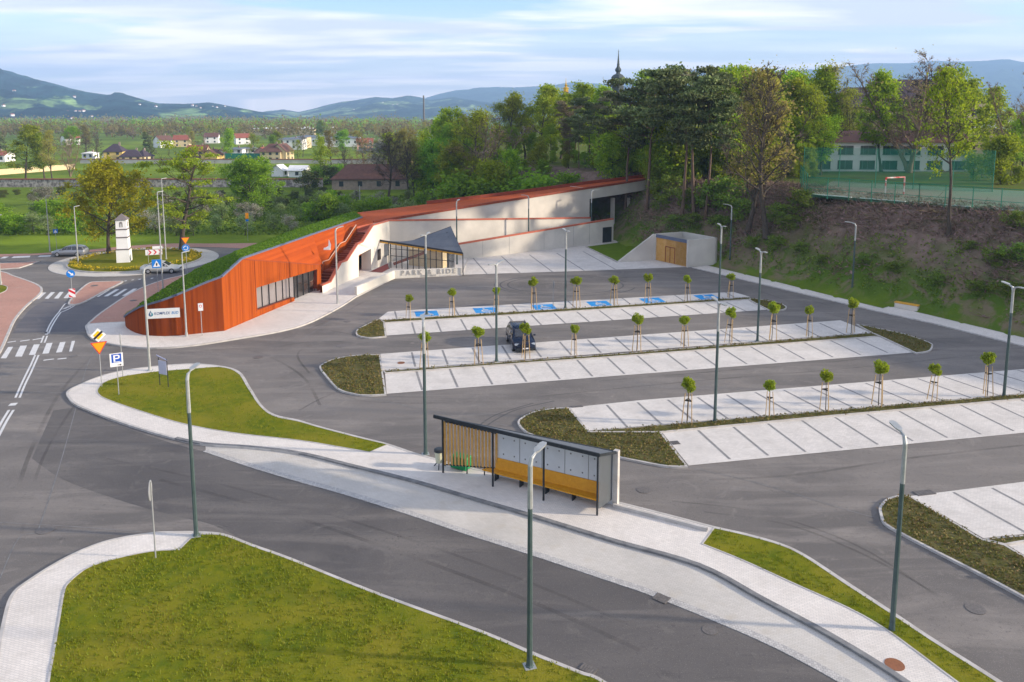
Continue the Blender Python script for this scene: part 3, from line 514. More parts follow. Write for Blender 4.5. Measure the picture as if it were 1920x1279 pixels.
# roundabout
RC = (G(124, 498.5) + G(381, 480)) / 2; RR = (G(124, 498.5) - G(381, 480)).length / 2
circ = lambda r, n=64: [Vector((RC.x + r * math.cos(2 * math.pi * k / n), RC.y + r * math.sin(2 * math.pi * k / n))) for k in range(n)]
o_, in_ = ring('kerb', circ(RR + 2.0), 0.2, 0, 0.05, M['kerb']); tag(MB().prism(in_, 0, 0.045, top_only=True).build('apron_paving', M['bay']), kind='structure')
o_, in_ = ring('kerb', circ(RR), 0.2, 0, 0.18, M['kerb']); POLY['circle'] = in_
b = MB(); nr = 10; vs = [(RC.x, RC.y, 0.45)]
for k in range(1, nr + 1):
    for p in circ((RR - 0.2) * k / nr): vs.append((p.x, p.y, 0.16 + 0.3 * math.cos(k / nr * math.pi / 2)))
fs = [(0, 1 + i, 1 + (i + 1) % 64) for i in range(64)]
for k in range(nr - 1): fs += [(1 + k * 64 + i, 1 + (k + 1) * 64 + i, 1 + (k + 1) * 64 + (i + 1) % 64, 1 + k * 64 + (i + 1) % 64) for i in range(64)]
b.add(vs, fs); tag(b.build('lawn', M['lawn'], smooth=True), kind='structure')
def cz(x, y): r = math.hypot(x - RC.x, y - RC.y) / (RR - .2); return 0.16 + 0.3 * math.cos(min(r, 1) * math.pi / 2)
# pink pavement behind the roundabout
sheet('red_paving', [(-500, 505, 1), (0, 482), (100, 477), (244, 467.5), (330, 464), (400, 464), (470, 467), (540, 472, 1), (560, 455, 1), (492, 456), (400, 457), (320, 457), (244, 461.5), (150, 470), (60, 476), (0, 477), (-500, 490, 1)], M['brick'], 0.03)
# pavement around the station
island('red_paving', [(620, 455, 1), (540, 455), (480, 474), (420, 492), (352, 513), (310, 523), (267, 538), (234, 555), (205, 574), (185, 588), (172, 599), (165, 610), (200, 628, 1), (300, 640, 1), (420, 600, 1), (640, 490, 1)], M['brick'], 0.12, 0.2)
stp = [(166, 607), (162, 620), (169, 632), (188, 640), (235, 648.7), (293, 652), (362, 647), (444, 634.5), (525, 620.5), (579, 605), (633, 578), (668, 556, 1), (700, 540, 1), (740, 520, 1), (866, 515, 1), (880, 480, 1), (700, 480, 1), (560, 500, 1), (400, 590, 1), (300, 604, 1), (232, 603, 1)]
island('pavement', stp, M['paving'], 0.135, 0.16)
sheet('pavement', [(866, 515.5, 1), (960, 512.5, 1), (1100, 508, 1), (1269, 501.5, 1), (1292, 501, 1), (1225, 485, 1), (1160, 491, 1), (1157, 492.5, 1), (1097, 463, 1), (1165, 455, 1), (1150, 450, 1), (866, 484, 1)], M['stall'], 0.02, smooth=False)
def gl(a): return G(*a)
lw = [Vector(p) for p in (gl((1098.5, 463.5)), gl((1157, 491.5)), gl((1226, 482)), Vector((19.6, 111.5, 0)), Vector((16.6, 120, 0)), gl((1156, 456)))]
o_, in_ = ring('kerb', [Vector((p.x, p.y)) for p in lw], 0.12, 0, 0.10, M['kerb']); POLY['tri'] = in_
tag(MB().prism(in_, 0, 0.09, top_only=True).build('lawn', mat('lawn_bright', (0.10, 0.155, 0.008), (0.075, 0.125, 0.008), 1.2, 0.95, 0.4, 10, spec=0.05)), kind='structure')
island('pavement', [(1297, 501, 1), (1326, 497.5, 1), (1450, 527, 1), (1575, 558.5, 1), (1655, 578, 1), (1668, 574, 1), (1722, 578, 1), (1715, 584, 1), (1920, 633, 1), (2300, 742, 1), (2900, 870, 1), (2900, 905, 1), (2300, 762, 1), (1920, 648.5, 1), (1750, 606, 1), (1640, 582, 1), (1450, 537.5, 1)], M['paving'], 0.1, 0.1)
# ---------------------------------------------------------------- parking rows
def stalls(quad, name='parking_paving'):
    tag(MB().prism([G(*q) for q in quad], 0, 0.022, top_only=True).build(name, M['stall']), kind='structure')
LN = MB()
def lines(a0, b0, a1, b1, n0, n1, z=0.027, w=0.17):
    """stall divider strips from the first (a0-b0), n1 steps to (a1-b1), starting at index n0"""
    A0, B0, A1, B1 = G(*a0), G(*b0), G(*a1), G(*b1); tot = n1[0]
    for i in range(n0, n1[1] + 1):
        t = i / tot; a = A0.lerp(A1, t); b_ = B0.lerp(B1, t); d = (b_ - a).normalized(); q = Vector((-d.y, d.x, 0)) * w / 2
        LN.add([(p.x, p.y, z) for p in (a + q, b_ + q, b_ - q, a - q)], [(3, 2, 1, 0)])
def bed(key, pts, inner=None):
    island('planting_bed', pts, M['bed'], 0.12, 0.13, key=key)
stalls([(727, 585), (740, 583.6), (1374.8, 547.8), (1407, 557), (718, 601), (710.6, 597.5)])
stalls([(721.5, 605), (724.8, 629.6), (1442.3, 581), (1404, 562.8)])
stalls([(713.6, 664), (717, 695.5), (1633.8, 624), (1576, 601)])
stalls([(721.8, 698.6), (725, 739), (1716.4, 661.2), (1650, 630)])
stalls([(1068, 765), (1104, 808), (1200, 800), (1920, 738), (2300, 707), (2180, 670), (1920, 692.5), (1200, 751)])
stalls([(1240, 809.5), (1291, 873.5), (1920, 812), (2500, 755), (2300, 714), (1920, 746)])
stalls([(1707, 931), (1844, 1010), (1920, 1002), (2300, 965), (2150, 880), (1920, 904)])
stalls([(1886, 1021), (2050, 1120), (2500, 1060), (2300, 978), (1920, 1015)])
lines((772.2, 605), (778.6, 626.4), (1362.1, 567.3), (1398.7, 584), 0, (14, 14))
lines((780.9, 697), (791.7, 732), (1603.8, 634.5), (1664.5, 662), 0, (15, 15))
lines((1308.8, 807.5), (1368.8, 862), (1801.9, 760.6), (1901.2, 809), 0, (8, 14))
lines((772, 661), (778.6, 688), (1536, 606), (1584, 628), 0, (15, 15))
lines((1137.7, 760), (1178, 803.6), (1862, 698.5), (1985, 736), 0, (14, 17))
lines((740, 583.5), (744.5, 599), (1265, 554), (1281, 564), 0, (5, 6))
lines((1787.7, 924), (1926, 1001), (1860, 916), (2010, 995), 0, (1, 4))
lines((886.8, 484), (914, 515), (1093.6, 472), (1154, 505.5), 0, (4, 4))
tag(LN.build('parking_lines', M['line']), kind='structure')
def strip(key, pts): island('planting_bed', pts, M['bed'], 0.11, 0.09, key=key)
bed('e1', [(667, 623), (672, 616), (698, 602.5), (711, 597.8, 1), (721, 603, 1), (724.5, 630.5, 1), (692, 633), (671, 629)])
bed('e1r', [(1405, 558, 1), (1455, 565.6), (1472, 572.4), (1475, 577), (1468, 580.5), (1443, 582, 1), (1405, 562.5, 1)])
strip('s1', [(712, 600, 1), (1405, 557.5, 1), (1410, 560.5, 1), (1100, 581, 1), (722, 604.6, 1)])
bed('e2', [(599, 689), (603, 683), (625, 673), (665, 666), (713, 664.3, 1), (718, 696.5, 1), (724.5, 739.5, 1), (686, 741), (658, 737.3), (632, 728), (607, 701)])
bed('e2r', [(1605, 607, 1), (1680, 622), (1710, 630), (1745, 642.6), (1749, 650), (1742, 658), (1718, 662, 1), (1651, 630.5, 1), (1635, 624, 1)])
strip('s2', [(718, 695.5, 1), (1200, 660, 1), (1634, 623.8, 1), (1651, 629.6, 1), (1200, 664.5, 1), (722, 699, 1)])
bed('e3', [(971, 794), (977, 783), (999, 772), (1032, 765.5), (1067, 764, 1), (1105, 808.5, 1), (1239, 809, 1), (1290, 874.5, 1), (1252, 874), (1200, 865), (1120, 848), (1042, 829), (990, 812)])
strip('s3', [(1104, 808.5, 1), (1560, 769, 1), (2300, 705.5, 1), (2300, 713.5, 1), (1560, 779, 1), (1239, 809.5, 1)])
bed('e4', [(1649, 961), (1649, 949), (1662, 935), (1684, 928.5), (1706, 929, 1), (1843, 1010.5, 1), (1885, 1020.5, 1), (2052, 1121, 1), (2100, 1220, 1), (1920, 1120), (1832, 1073), (1751, 1032), (1684, 997), (1657, 980)])
strip('s4', [(1844, 1010, 1), (1920, 1002.5, 1), (2300, 965.5, 1), (2300, 977, 1), (1920, 1014.5, 1), (1885, 1020.5, 1)])
# ---------------------------------------------------------------- road paint
PT = MB()
def quad(a, b_, c_, d_, z=0.013): PT.add([(*G(*q)[:2], z) for q in (a, b_, c_, d_)], [(0, 1, 2, 3)])
def stripe(p, w, z=0.013):
    p = clean(sm(p, closed=False)); n = len(p)
    for i in range(n - 1):
        d = (p[i + 1] - p[i]).normalized(); q = Vector((-d.y, d.x)) * w / 2; PT.add([(*(p[i] + q), z), (*(p[i + 1] + q), z), (*(p[i + 1] - q), z), (*(p[i] - q), z)], [(3, 2, 1, 0)])
Z7 = lambda x, y: (x / 4.2625, 400 + y / 4.2625)
for a, b_, c_, d_ in [((273, 686), (313, 686), (370, 634), (333, 634)), ((356, 684), (388, 684), (440, 631), (408, 631)), ((432, 682), (468, 682), (508, 629), (478, 629)), ((507, 679), (545, 679), (575, 628), (551, 628)),
                      ((750, 668), (790, 668), (880, 612), (850, 612)), ((828, 665), (862, 664), (955, 608), (925, 608)), ((900, 663), (935, 662), (1020, 606), (995, 606)), ((974, 661), (1015, 659), (1097, 602), (1065, 604)),
                      ((5, 1160), (50, 1160), (105, 1068), (65, 1070)), ((120, 1146), (176, 1146), (216, 1057), (162, 1060)), ((230, 1134), (280, 1132), (318, 1048), (270, 1050)), ((338, 1124), (390, 1120), (420, 1036), (372, 1040)), ((448, 1115), (495, 1110), (524, 1028), (480, 1032)), ((552, 1106), (575, 1105), (600, 1020), (574, 1022)),
                      ((55, 1036), (125, 1026), (128, 1020), (62, 1030)), ((158, 1027), (236, 1016), (238, 1010), (164, 1020)), ((258, 1016), (335, 1002), (340, 996), (264, 1009)), ((345, 1180), (430, 1168), (432, 1162), (350, 1172)), ((458, 1170), (530, 1163), (532, 1155), (462, 1163)),
                      ((358, 970), (382, 970), (390, 948), (366, 948)), ((990, 545), (1010, 543), (1018, 538), (998, 539)), ((1045, 537), (1065, 535), (1075, 530), (1056, 531)), ((1100, 532), (1122, 530), (1132, 524), (1112, 526)), ((1200, 525), (1220, 522), (1230, 516), (1212, 518)),
                      ((90, 358), (235, 352), (245, 340), (110, 345)), ((0, 362), (40, 360), (75, 346), (30, 347)), ((300, 350), (400, 346), (410, 336), (320, 339))]:
    quad(Z7(*a), Z7(*b_), Z7(*c_), Z7(*d_))
for o in (0, 6.5):
    stripe([(86 + o * .75, 626), (92 + o * .8, 612), (101 + o * .8, 597), (110 + o * .6, 586)], 0.13)
    stripe([(77 + o, 643), (82 + o, 630)], 0.13); stripe([(50 + o * 1.15, 700), (58 + o, 684), (66 + o, 666)], 0.14)
    stripe([(29 + o * 1.2, 746), (40 + o * 1.1, 721), (50 + o * 1.15, 700)], 0.14); stripe([(-30 + o, 860), (0 + o * 1.3 - 2, 801), (10 + o * 1.3, 780), (17 + o * 1.3, 769)], 0.16)
stripe([(22, 761), (27, 756)], 0.45)
stripe([(110, 586), (121, 571), (126, 569)], 0.12); stripe([(114, 586), (128, 580), (147, 569)], 0.12)
for k in range(5): stripe([(116 + k * 3.6, 580 - k * 1.7), (125 + k * 4.2, 578 - k * 1.7)], 0.16)
tag(PT.build('road_markings', M['paint']), kind='structure')
# asphalt seams, plus the left lamp's cast shadow drawn as a dark line
SE = MB(); PT_, PT = PT, SE
for p in [[(70, 1000), (110, 880), (148, 745)], [(148, 745), (162, 690), (185, 640)], [(0, 1085), (35, 1010), (70, 1000)], [(0, 980), (140, 988), (266, 998)], [(0, 735), (160, 737)], [(165, 735), (150, 745)], [(690, 745), (860, 782), (960, 800)], [(1290, 876), (1420, 906), (1600, 960), (1640, 970)], [(24, 626), (160, 622)], [(560, 640), (640, 590)]]: stripe(p, 0.045, 0.0125)
tag(SE.build('seams_and_lamp_shadow', M['kerb_dark']), kind='structure')
# tyre rings on the back lane
TY = MB(); PT = TY; tc0 = G(1060, 534)
for r, k0, k1 in ((5.2, .3, 5.6), (4.6, 1.0, 6.6), (5.6, 3.0, 6.0)):
    ang = [k0 + (k1 - k0) * k / 30 for k in range(31)]
    for a, a2 in zip(ang[:-1], ang[1:]):
        p, q = [Vector((tc0.x + r * 1.45 * math.cos(z), tc0.y + r * math.sin(z))) for z in (a, a2)]; d = (q - p).normalized(); n_ = Vector((-d.y, d.x)) * .09
        TY.add([(*(p + n_), .0085), (*(q + n_), .0085), (*(q - n_), .0085), (*(p - n_), .0085)], [(3, 2, 1, 0)])
for p in [[(905, 806), (925, 790), (970, 768), (1040, 752)], [(896, 800), (930, 778), (1000, 756)]]: stripe(p, 0.12, 0.0085)
tag(TY.build('tyre_marks', mat('tyre_marks', (0.085, 0.08, 0.08), rough=0.8)), kind='structure')
FA = MB(); PT = FA; rf_ = random.Random(3)
for p in [[(560, 770), (640, 735), (760, 745), (900, 740)], [(540, 740), (600, 720), (680, 752), (860, 756)], [(580, 700), (560, 660), (640, 640), (900, 625)], [(470, 660), (600, 640), (760, 650), (960, 640)], [(1330, 900), (1500, 890), (1700, 860), (1920, 835)], [(1320, 960), (1480, 985), (1640, 1050), (1800, 1140)], [(1260, 940), (1420, 960), (1600, 1020), (1760, 1120)],
          [(300, 900), (520, 960), (760, 1040), (1000, 1130), (1200, 1220)], [(200, 860), (420, 910), (700, 990), (960, 1080), (1200, 1180)], [(40, 1000), (80, 860), (140, 760), (200, 690)], [(20, 960), (60, 840), (110, 740), (170, 670)], [(620, 620), (760, 640), (940, 628), (1200, 612)], [(1060, 720), (1300, 700), (1600, 675), (1800, 650)], [(1000, 745), (1300, 715), (1600, 690), (1840, 665)], [(900, 545), (1060, 530), (1240, 518), (1400, 530), (1560, 575)], [(1420, 545), (1560, 590), (1700, 625), (1860, 668)], [(520, 640), (620, 600), (700, 560), (820, 540), (1000, 530)], [(330, 665), (460, 655), (560, 700), (600, 760)]]:
    stripe(p, rf_.uniform(.14, .24), 0.0104)
fm = mat('faint_tyre_marks', (0.075, 0.068, 0.064), rough=0.8); ft = fm.node_tree; fp = ft.nodes['Principled BSDF']; fn_ = N('ShaderNodeTexNoise', ft); fn_.inputs['Scale'].default_value = 0.22; fn_.inputs['Detail'].default_value = 6; fr_ = N('ShaderNodeMapRange', ft); fr_.inputs[1].default_value = .38; fr_.inputs[2].default_value = .7; fr_.inputs[4].default_value = .30; fc_ = N('ShaderNodeTexCoord', ft)
ft.links.new(fc_.outputs['Object'], fn_.inputs['Vector']); ft.links.new(fn_.outputs[0], fr_.inputs[0]); ft.links.new(fr_.outputs[0], fp.inputs['Alpha']); tag(FA.build('tyre_marks', fm), kind='structure'); PT = PT_
# disabled-bay symbols: blue field and wheelchair figure
BP = MB(); WP = MB()
uR = Vector((math.cos(ROWA), math.sin(ROWA), 0)); vR = Vector((-uR.y, uR.x, 0))
for px, py in [(800, 588.5), (910, 582), (1020, 576), (1123, 569.5), (1223, 563.5), (1325, 557.3)]:
    c0 = G(px, py); hw, hh = 1.12, 1.0
    BP.add([(*(c0 + uR * a * hw + vR * b_ * hh)[:2], 0.0265) for a, b_ in ((-1, -1), (1, -1), (1, 1), (-1, 1))], [(0, 1, 2, 3)])
    def seg(a, b_, w=0.2):
        a, b_ = [c0 + uR * q[0] + vR * q[1] for q in (a, b_)]; d = (b_ - a).normalized(); n_ = Vector((-d.y, d.x, 0)) * w / 2
        WP.add([(*p[:2], 0.0305) for p in (a + n_, b_ + n_, b_ - n_, a - n_)], [(0, 3, 2, 1)])
    pts = [(0.05 + .42 * math.cos(t), -.28 + .42 * math.sin(t)) for t in np.linspace(2.1, 6.2, 12)]
    for a, b_ in zip(pts[:-1], pts[1:]): seg(a, b_, 0.19)
    seg((-.1, .45), (-.06, -.12)); seg((-.06, -.12), (.38, -.15)); seg((.38, -.15), (.58, -.62)); seg((-.08, .2), (.3, .18)); seg((-.19, .62), (.02, .62), .26)
tag(BP.build('blue_bay_markings', M['blue_paint']), kind='structure'); tag(WP.build('wheelchair_markings', M['paint']), kind='structure')
# ---------------------------------------------------------------- station building
F0 = G(420.7, 623); F1 = G(603, 544.5); fd = (F1 - F0).normalized(); fn = Vector((fd.y, -fd.x, 0))   # fn looks at the car park
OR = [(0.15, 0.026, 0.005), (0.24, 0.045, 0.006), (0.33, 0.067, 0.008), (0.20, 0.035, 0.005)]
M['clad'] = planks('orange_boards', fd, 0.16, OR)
M['clad_c'] = planks('orange_boards_curved', (1, -0.25, 0), 0.16, [(0.11, 0.019, 0.005), (0.17, 0.031, 0.006), (0.25, 0.048, 0.007), (0.145, 0.024, 0.005)])  # darker board copy: grazing-light shade and rusty weathering put into the colour

M['deck'] = planks('orange_deck_boards', (0.75, -0.66, 0), 0.16, [(0.27, 0.046, 0.012), (0.37, 0.070, 0.018), (0.43, 0.092, 0.024), (0.32, 0.056, 0.014)], stretch=(0.3, 0.3, 0.3))
M['roofgrass'] = mat('roof_grass', (0.055, 0.125, 0.010), (0.035, 0.085, 0.008), 1.1, 0.95, 0.8, 7, c3=(0.07, 0.115, 0.015), scale3=0.4, spec=0.05, detail=9)
st = empty('station_building', (-20, 92, 0), 0, 'long orange boarded station building with grass roof and white ramp walls behind the car park', 'station')
def part(b, name, m, par=None, smooth=False):
    """parts keep their own place; the thing's base is their parent"""
    o = b.build(name, m, smooth=smooth); o.parent = par or st; o.matrix_parent_inverse = Matrix.Translation(-(par or st).location) if (par or st).type == 'EMPTY' else Matrix.Identity(4); return o
FV = lambda x, y: V(x, y, F0, F1)
cor = Vector((F0.x, F0.y, ZAT(F0.x, F0.y, 520))); A1 = FV(453, 486); A2 = FV(533, 490); A3 = FV(597, 496.5)
K = G(679, 408, 5.7); rD = (K - A1).normalized(); rU = rD.cross(Vector((.5, -.3, .8))).normalized()
M['clad_r'] = planks('orange_roof_boards', rU, 0.22, [(0.18, 0.027, 0.005), (0.29, 0.048, 0.007), (0.37, 0.067, 0.009), (0.24, 0.038, 0.006)], stretch=(0.12, 0.12, 0.3))
zb_ = 0.1
b = MB(); wBL, wTL, wTR, wBR, wD = FV(482.7, 581.5), FV(480.6, 540), FV(594.5, 505), FV(594.5, 541.5), FV(552, 557.5)
base = lambda p: Vector((p.x, p.y, zb_))
b.add([base(F0), base(wBL), wBL, wTL, A1, cor], [(0, 1, 2, 3, 4, 5)])
b.add([wTL, wTR, A3, A2, A1], [(0, 1, 2, 3, 4)]); b.add([base(wBL), base(wD), wD, wBL], [(0, 1, 2, 3)])
E1 = base(F1); b.add([base(wBR), E1, Vector((F1.x, F1.y, A3.z)), A3, wTR, wBR], [(0, 1, 2, 3, 4, 5)])
part(b, 'facade', M['clad'])
for x_, y0_, y1_ in ((476.5, 487.5, 586), (533, 490.5, 521)):
    p_ = FV(x_, y0_); q_ = FV(x_, y1_); part(MB().bar(Vector((p_.x, p_.y, p_.z)) + fn * .004, Vector((p_.x, p_.y, max(q_.z, zb_))) + fn * .004, .05, .012, up=fd), 'panel_joint', M['stairs'])
part(MB().bar(A1 + fn * .01, A3 + fn * .01, .05, .07), 'eaves_joint', M['stairs'])
# glazed front set back from the boards
ins = -fn * 0.45; b = MB(); b.add([wTL, wTR, wTR + ins, wTL + ins], [(0, 1, 2, 3)]); b.add([wBL, wBL + ins, wD + ins, wD], [(0, 1, 2, 3)]); b.add([wTL, wTL + ins, wBL + ins, wBL], [(0, 1, 2, 3)])
b.add([wTR, wBR, wBR + ins, wTR + ins], [(0, 1, 2, 3)]); part(b, 'window_reveal', M['stairs'])
tE = wTL.lerp(wTR, .64); sE = base(wD).lerp(base(wBR), .12); part(MB().add([wBL + ins, base(wD) + ins, sE + ins, tE + ins, wTL + ins], [(0, 1, 2, 3, 4)]), 'glazing', M['glass']); part(MB().add([sE + ins, base(wBR) + ins, wTR + ins, tE + ins], [(0, 1, 2, 3)]), 'shaded_entry_pane', M['glass_shaded'])  # right pane tinted dark for the shade of the open entry
b = MB(); Lw = (wTR - wTL).length
for t in [0.0, 0.04, 0.13, 0.235, 0.345, 0.45, 0.56, 0.64, 0.70, 0.80, 0.90, 1.0]:
    hi = wTL.lerp(wTR, t); x, y = hi.x, hi.y; s_ = ((Vector((x, y, 0)) - wBL).dot(fd)) / ((wD - wBL).dot(fd)); lo = wBL.z + (wD.z - wBL.z) * min(1, max(0, s_))
    if s_ > 1.05: lo = zb_
    b.bar(Vector((x, y, lo)) + ins * 0.9, hi + ins * 0.9, 0.07, 0.09)
b.bar(wBL + ins * .9, wD + ins * .9, 0.09, 0.07); b.bar(wTL + ins * .9, wTR + ins * .9, 0.09, 0.07); part(b, 'window_frame', M['black'])
b = MB(); bk = -fn * 5; lo0 = base(wBL) + ins * 1.2; lo1 = base(wBR) + ins * 1.2
b.add([lo0, lo1, lo1 + bk, lo0 + bk], [(0, 1, 2, 3)]); b.add([lo0 + bk, lo1 + bk, lo1 + bk + Vector((0, 0, 4)), lo0 + bk + Vector((0, 0, 4))], [(0, 1, 2, 3)]); part(b, 'inner_room', M['floor_dark'])
# curved end
cb_px = [(235.2, 613, 595), (238, 617.5, 592.5), (244.7, 622, 588.5), (254, 626.5, 583), (267.7, 630.3, 576), (287, 632.4, 570.5), (308, 633, 564.5), (335, 631.8, 554.5), (362.5, 629, 543), (392, 626, 530.5), (420.7, 623, 520)]
cb = [G(a, c_) for a, c_, _ in cb_px]; cz_ = [ZAT(p.x, p.y, q[2]) for p, q in zip(cb, cb_px)]; cz_[-1] = cor.z
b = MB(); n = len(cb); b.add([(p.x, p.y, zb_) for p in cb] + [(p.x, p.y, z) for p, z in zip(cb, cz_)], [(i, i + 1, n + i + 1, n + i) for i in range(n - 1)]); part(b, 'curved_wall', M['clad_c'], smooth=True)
# green roof: front edge, back edge, back slope to the ground
K = G(679, 408, 5.7); front = [Vector((p.x, p.y, z)) for p, z in zip(cb, cz_)] + [A1] + [A1.lerp(K, t) for t in (0.2, .4, .6, .8)] + [K]
back = [G(234.5, 594, 0.9), G(240, 589, 1.1), G(248, 584, 1.4), G(257, 578.5, 1.9), G(267, 572, 2.3), G(282, 561.5, 2.6), G(300, 549, 2.9), G(322, 534.5, 3.1), G(345, 520.5, 3.2), G(366, 508.5, 3.2), G(388, 497, 3.2), G(440, 476, 3.2), G(492, 456.5, 3.5), G(545, 436.5, 4.0), G(588, 422, 4.5), G(625, 409.5, 5.0), G(657, 400.5, 5.4)]
m_ = min(len(front), len(back)); b = MB(); rows = []
for i in range(m_):
    f_, k_ = front[i], back[i]; row = []
    for j in range(7):
        t = j / 6; p = f_.lerp(k_, t); p.z += 0.35 * math.sin(math.pi * t) * min(1, (f_ - k_).length / 6) * (0.3 if i < 4 else 1) + (0.05 * math.sin(p.x * 3 + p.y) if 0 < j < 6 else 0); row.append(p)
    o = (k_ - f_); o.z = 0; o = o.normalized() if o.length > .1 else -fn; q = k_ + o * min(5.0, k_.z * 1.2); q.z = -0.05; row.append(q); rows.append(row)
b.add([p for r in rows for p in r], [(i * 8 + j, i * 8 + j + 1, (i + 1) * 8 + j + 1, (i + 1) * 8 + j) for i in range(m_ - 1) for j in range(7)]); part(b, 'grass_roof', M['roofgrass'], smooth=True)
b = MB()
for p, q in zip(front[:-1], front[1:]): b.bar(p + Vector((0, 0, .06)), q + Vector((0, 0, .06)), 0.22, 0.16)
part(b, 'roof_trim', M['trim'])
# white wall beside the stairs
S0 = G(605, 551.6); S1 = G(673, 519.7); sdv = (S1 - S0).normalized(); sn = Vector((sdv.y, -sdv.x, 0)); SV = lambda x, y: V(x, y, S0, S1)
cop = [SV(*p) for p in [(604.2, 536), (620, 529.5), (640, 493), (650.5, 489.5), (671, 458.5), (680, 454.5), (699.5, 423.5), (730, 414.5)]]
O = Vector((0, 0, 0)); bs = lambda x, y: Vector((*SV(x, y)[:2], 0.1))
wL = [SV(672.5, 519.7), SV(672.5, 478.5), SV(695.5, 466.5), SV(696, 507)]
b = MB(); lift = -sn * 0.002
p672, p696 = base(wL[0]), base(wL[3]); P760 = cop[-1] + sdv * 6
b.add([base(S0), p672, wL[1]] + [SV(672.5, 456.5)] + cop[4::-1], [tuple(range(9))])
b.add([wL[1], wL[2], SV(699.5, 423.5 + .2), cop[5], cop[4], SV(672.5, 456.5)], [tuple(range(6))])
b.add([p696, Vector((cop[7].x, cop[7].y, .1)), cop[7], cop[6], wL[2]], [tuple(range(5))])
b.add([Vector((cop[7].x, cop[7].y, .1)), base(P760), Vector((P760.x, P760.y, cop[7].z)), cop[7]], [(0, 1, 2, 3)])
part(b, 'white_wall', M['plaster'])
b = MB(); i_ = -sn * 2.6
b.add([p672, wL[1], wL[1] + i_, p672 + i_], [(0, 1, 2, 3)], 0); b.add([p696, p696 + i_ * .5, wL[2] + i_ * .5, wL[2]], [(0, 1, 2, 3)], 0); b.add([wL[1], wL[2], wL[2] + i_, wL[1] + i_], [(0, 1, 2, 3)], 0)
ex = sdv * 1.2; b.add([p672 + i_ - ex, p696 + i_ + ex, wL[2] + i_ + ex, wL[1] + i_ - ex], [(0, 1, 2, 3)], 1); part(b, 'passage', [M['plaster'], M['clad']])
b = MB()
for (x0, y0), (x1, y1) in [((707.5, 468.5), (713.7, 486))]:
    a, c_ = SV(x0, y0), SV(x1, y1); b.bar(a.lerp(Vector((a.x, a.y, c_.z)), .5) + sn * .02 - sdv * 0, Vector((c_.x, c_.y, (a.z + c_.z) / 2)) + sn * .02, 0.06, abs(a.z - c_.z))
part(b, 'window', M['dark'])
b = MB(); a, c_ = SV(720, 458), SV(727.5, 479); b.bar(Vector((a.x, a.y, (a.z + c_.z) / 2)) + sn * .02, Vector((c_.x, c_.y, (a.z + c_.z) / 2)) + sn * .02, 0.06, abs(a.z - c_.z)); part(b, 'window', M['roofgrey'])
# stairs
up = Vector((0, 0, 1)); b = MB(); wi = -sn * 2.3
for p, q in zip(cop[:-1], cop[1:]): b.bar(p + up * .07 - sn * .12, q + up * .07 - sn * .12, 0.36, 0.15)
rail = part(b, 'coping', M['redrail'])
b = MB(); n = 34; L_st = (cop[6] - cop[0]).dot(sdv)
def czp(t):                                  # coping height along the wall
    s = t * L_st
    for p, q in zip(cop[:-1], cop[1:]):
        a, c_ = (p - cop[0]).dot(sdv), (q - cop[0]).dot(sdv)
        if s <= c_ + 1e-6: return p.z + (q.z - p.z) * (s - a) / max(c_ - a, 1e-3)
    return cop[-1].z
xy0 = Vector((cop[0].x, cop[0].y, 0))
for k in range(n):
    z = max(0.12, czp((k + .5) / n) - 0.95); p = xy0 + sdv * (L_st * (k + .5) / n) - sn * 1.3; b.box((p.x, p.y, (z - .6) + .3), (L_st / n + 0.02, 2.0, .6), math.atan2(sdv.y, sdv.x))
part(b, 'stairs', M['stairs'])
b = MB(); treads = MB()
for k in range(n):
    z = max(0.12, czp((k + .5) / n) - 0.95); p = xy0 + sdv * (L_st * (k + .12) / n) - sn * 1.3; treads.box((p.x, p.y, z - .03), (0.06, 1.98, .09), math.atan2(sdv.y, sdv.x))
part(treads, 'stair_nosings', mat('nosing', (0.5, 0.16, 0.08), rough=.6))
lf = []
for p in cop[:7]: lf.append(p + wi)
b = MB()
for p, q in zip(lf[:-1], lf[1:]): b.bar(p + up * .05, q + up * .05, 0.10, 0.07)
part(b, 'handrail', mat('pale_rail', (0.62, 0.40, 0.30), rough=.5))
b = MB()
for p, q in zip(lf[:-1], lf[1:]):
    for e_ in (0.0, 0.12): b.add([p + sn * e_, q + sn * e_, q + sn * e_ - up * 2.2, p + sn * e_ - up * 2.2], [(0, 1, 2, 3)])
for p, q in zip(cop[:6], cop[1:7]): b.add([p - sn * .3, q - sn * .3, q - sn * .3 - up * 1.6, p - sn * .3 - up * 1.6], [(0, 1, 2, 3)])
part(b, 'stair_side', M['clad'])
# boarded roof between the facade head, the stairs and the grass
b = MB(); Tp = lf[-1] - up * .15; deck0 = G(700, 417.5, 5.35)
lfl = [p - up * .45 for p in lf[1:]]; A3b = Vector((F1.x, F1.y, A3.z)); chain = [A1, A2, A3, A3b] + lfl[1:] + [deck0]; top_ = [A1.lerp(K, t) for t in [0, .18, .38, .42] + list(np.linspace(.5, 1, len(chain) - 4))]
for i in range(len(chain) - 1): b.add([chain[i], chain[i + 1], top_[i + 1], top_[i]], [(0, 1, 2, 3)])
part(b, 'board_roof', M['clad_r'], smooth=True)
b = MB(); q7 = [lf[-1] - up * .9, cop[6] - up * .9, cop[7] - up * .9, Vector((deck0.x, deck0.y, deck0.z - .5))]; b.add(q7, [(0, 1, 2, 3)]); b.add([lf[-1] - up * .2, deck0, deck0 - up * 1.2, lf[-1] - up * 1.2], [(0, 1, 2, 3)]); part(b, 'landing', M['redrail'])
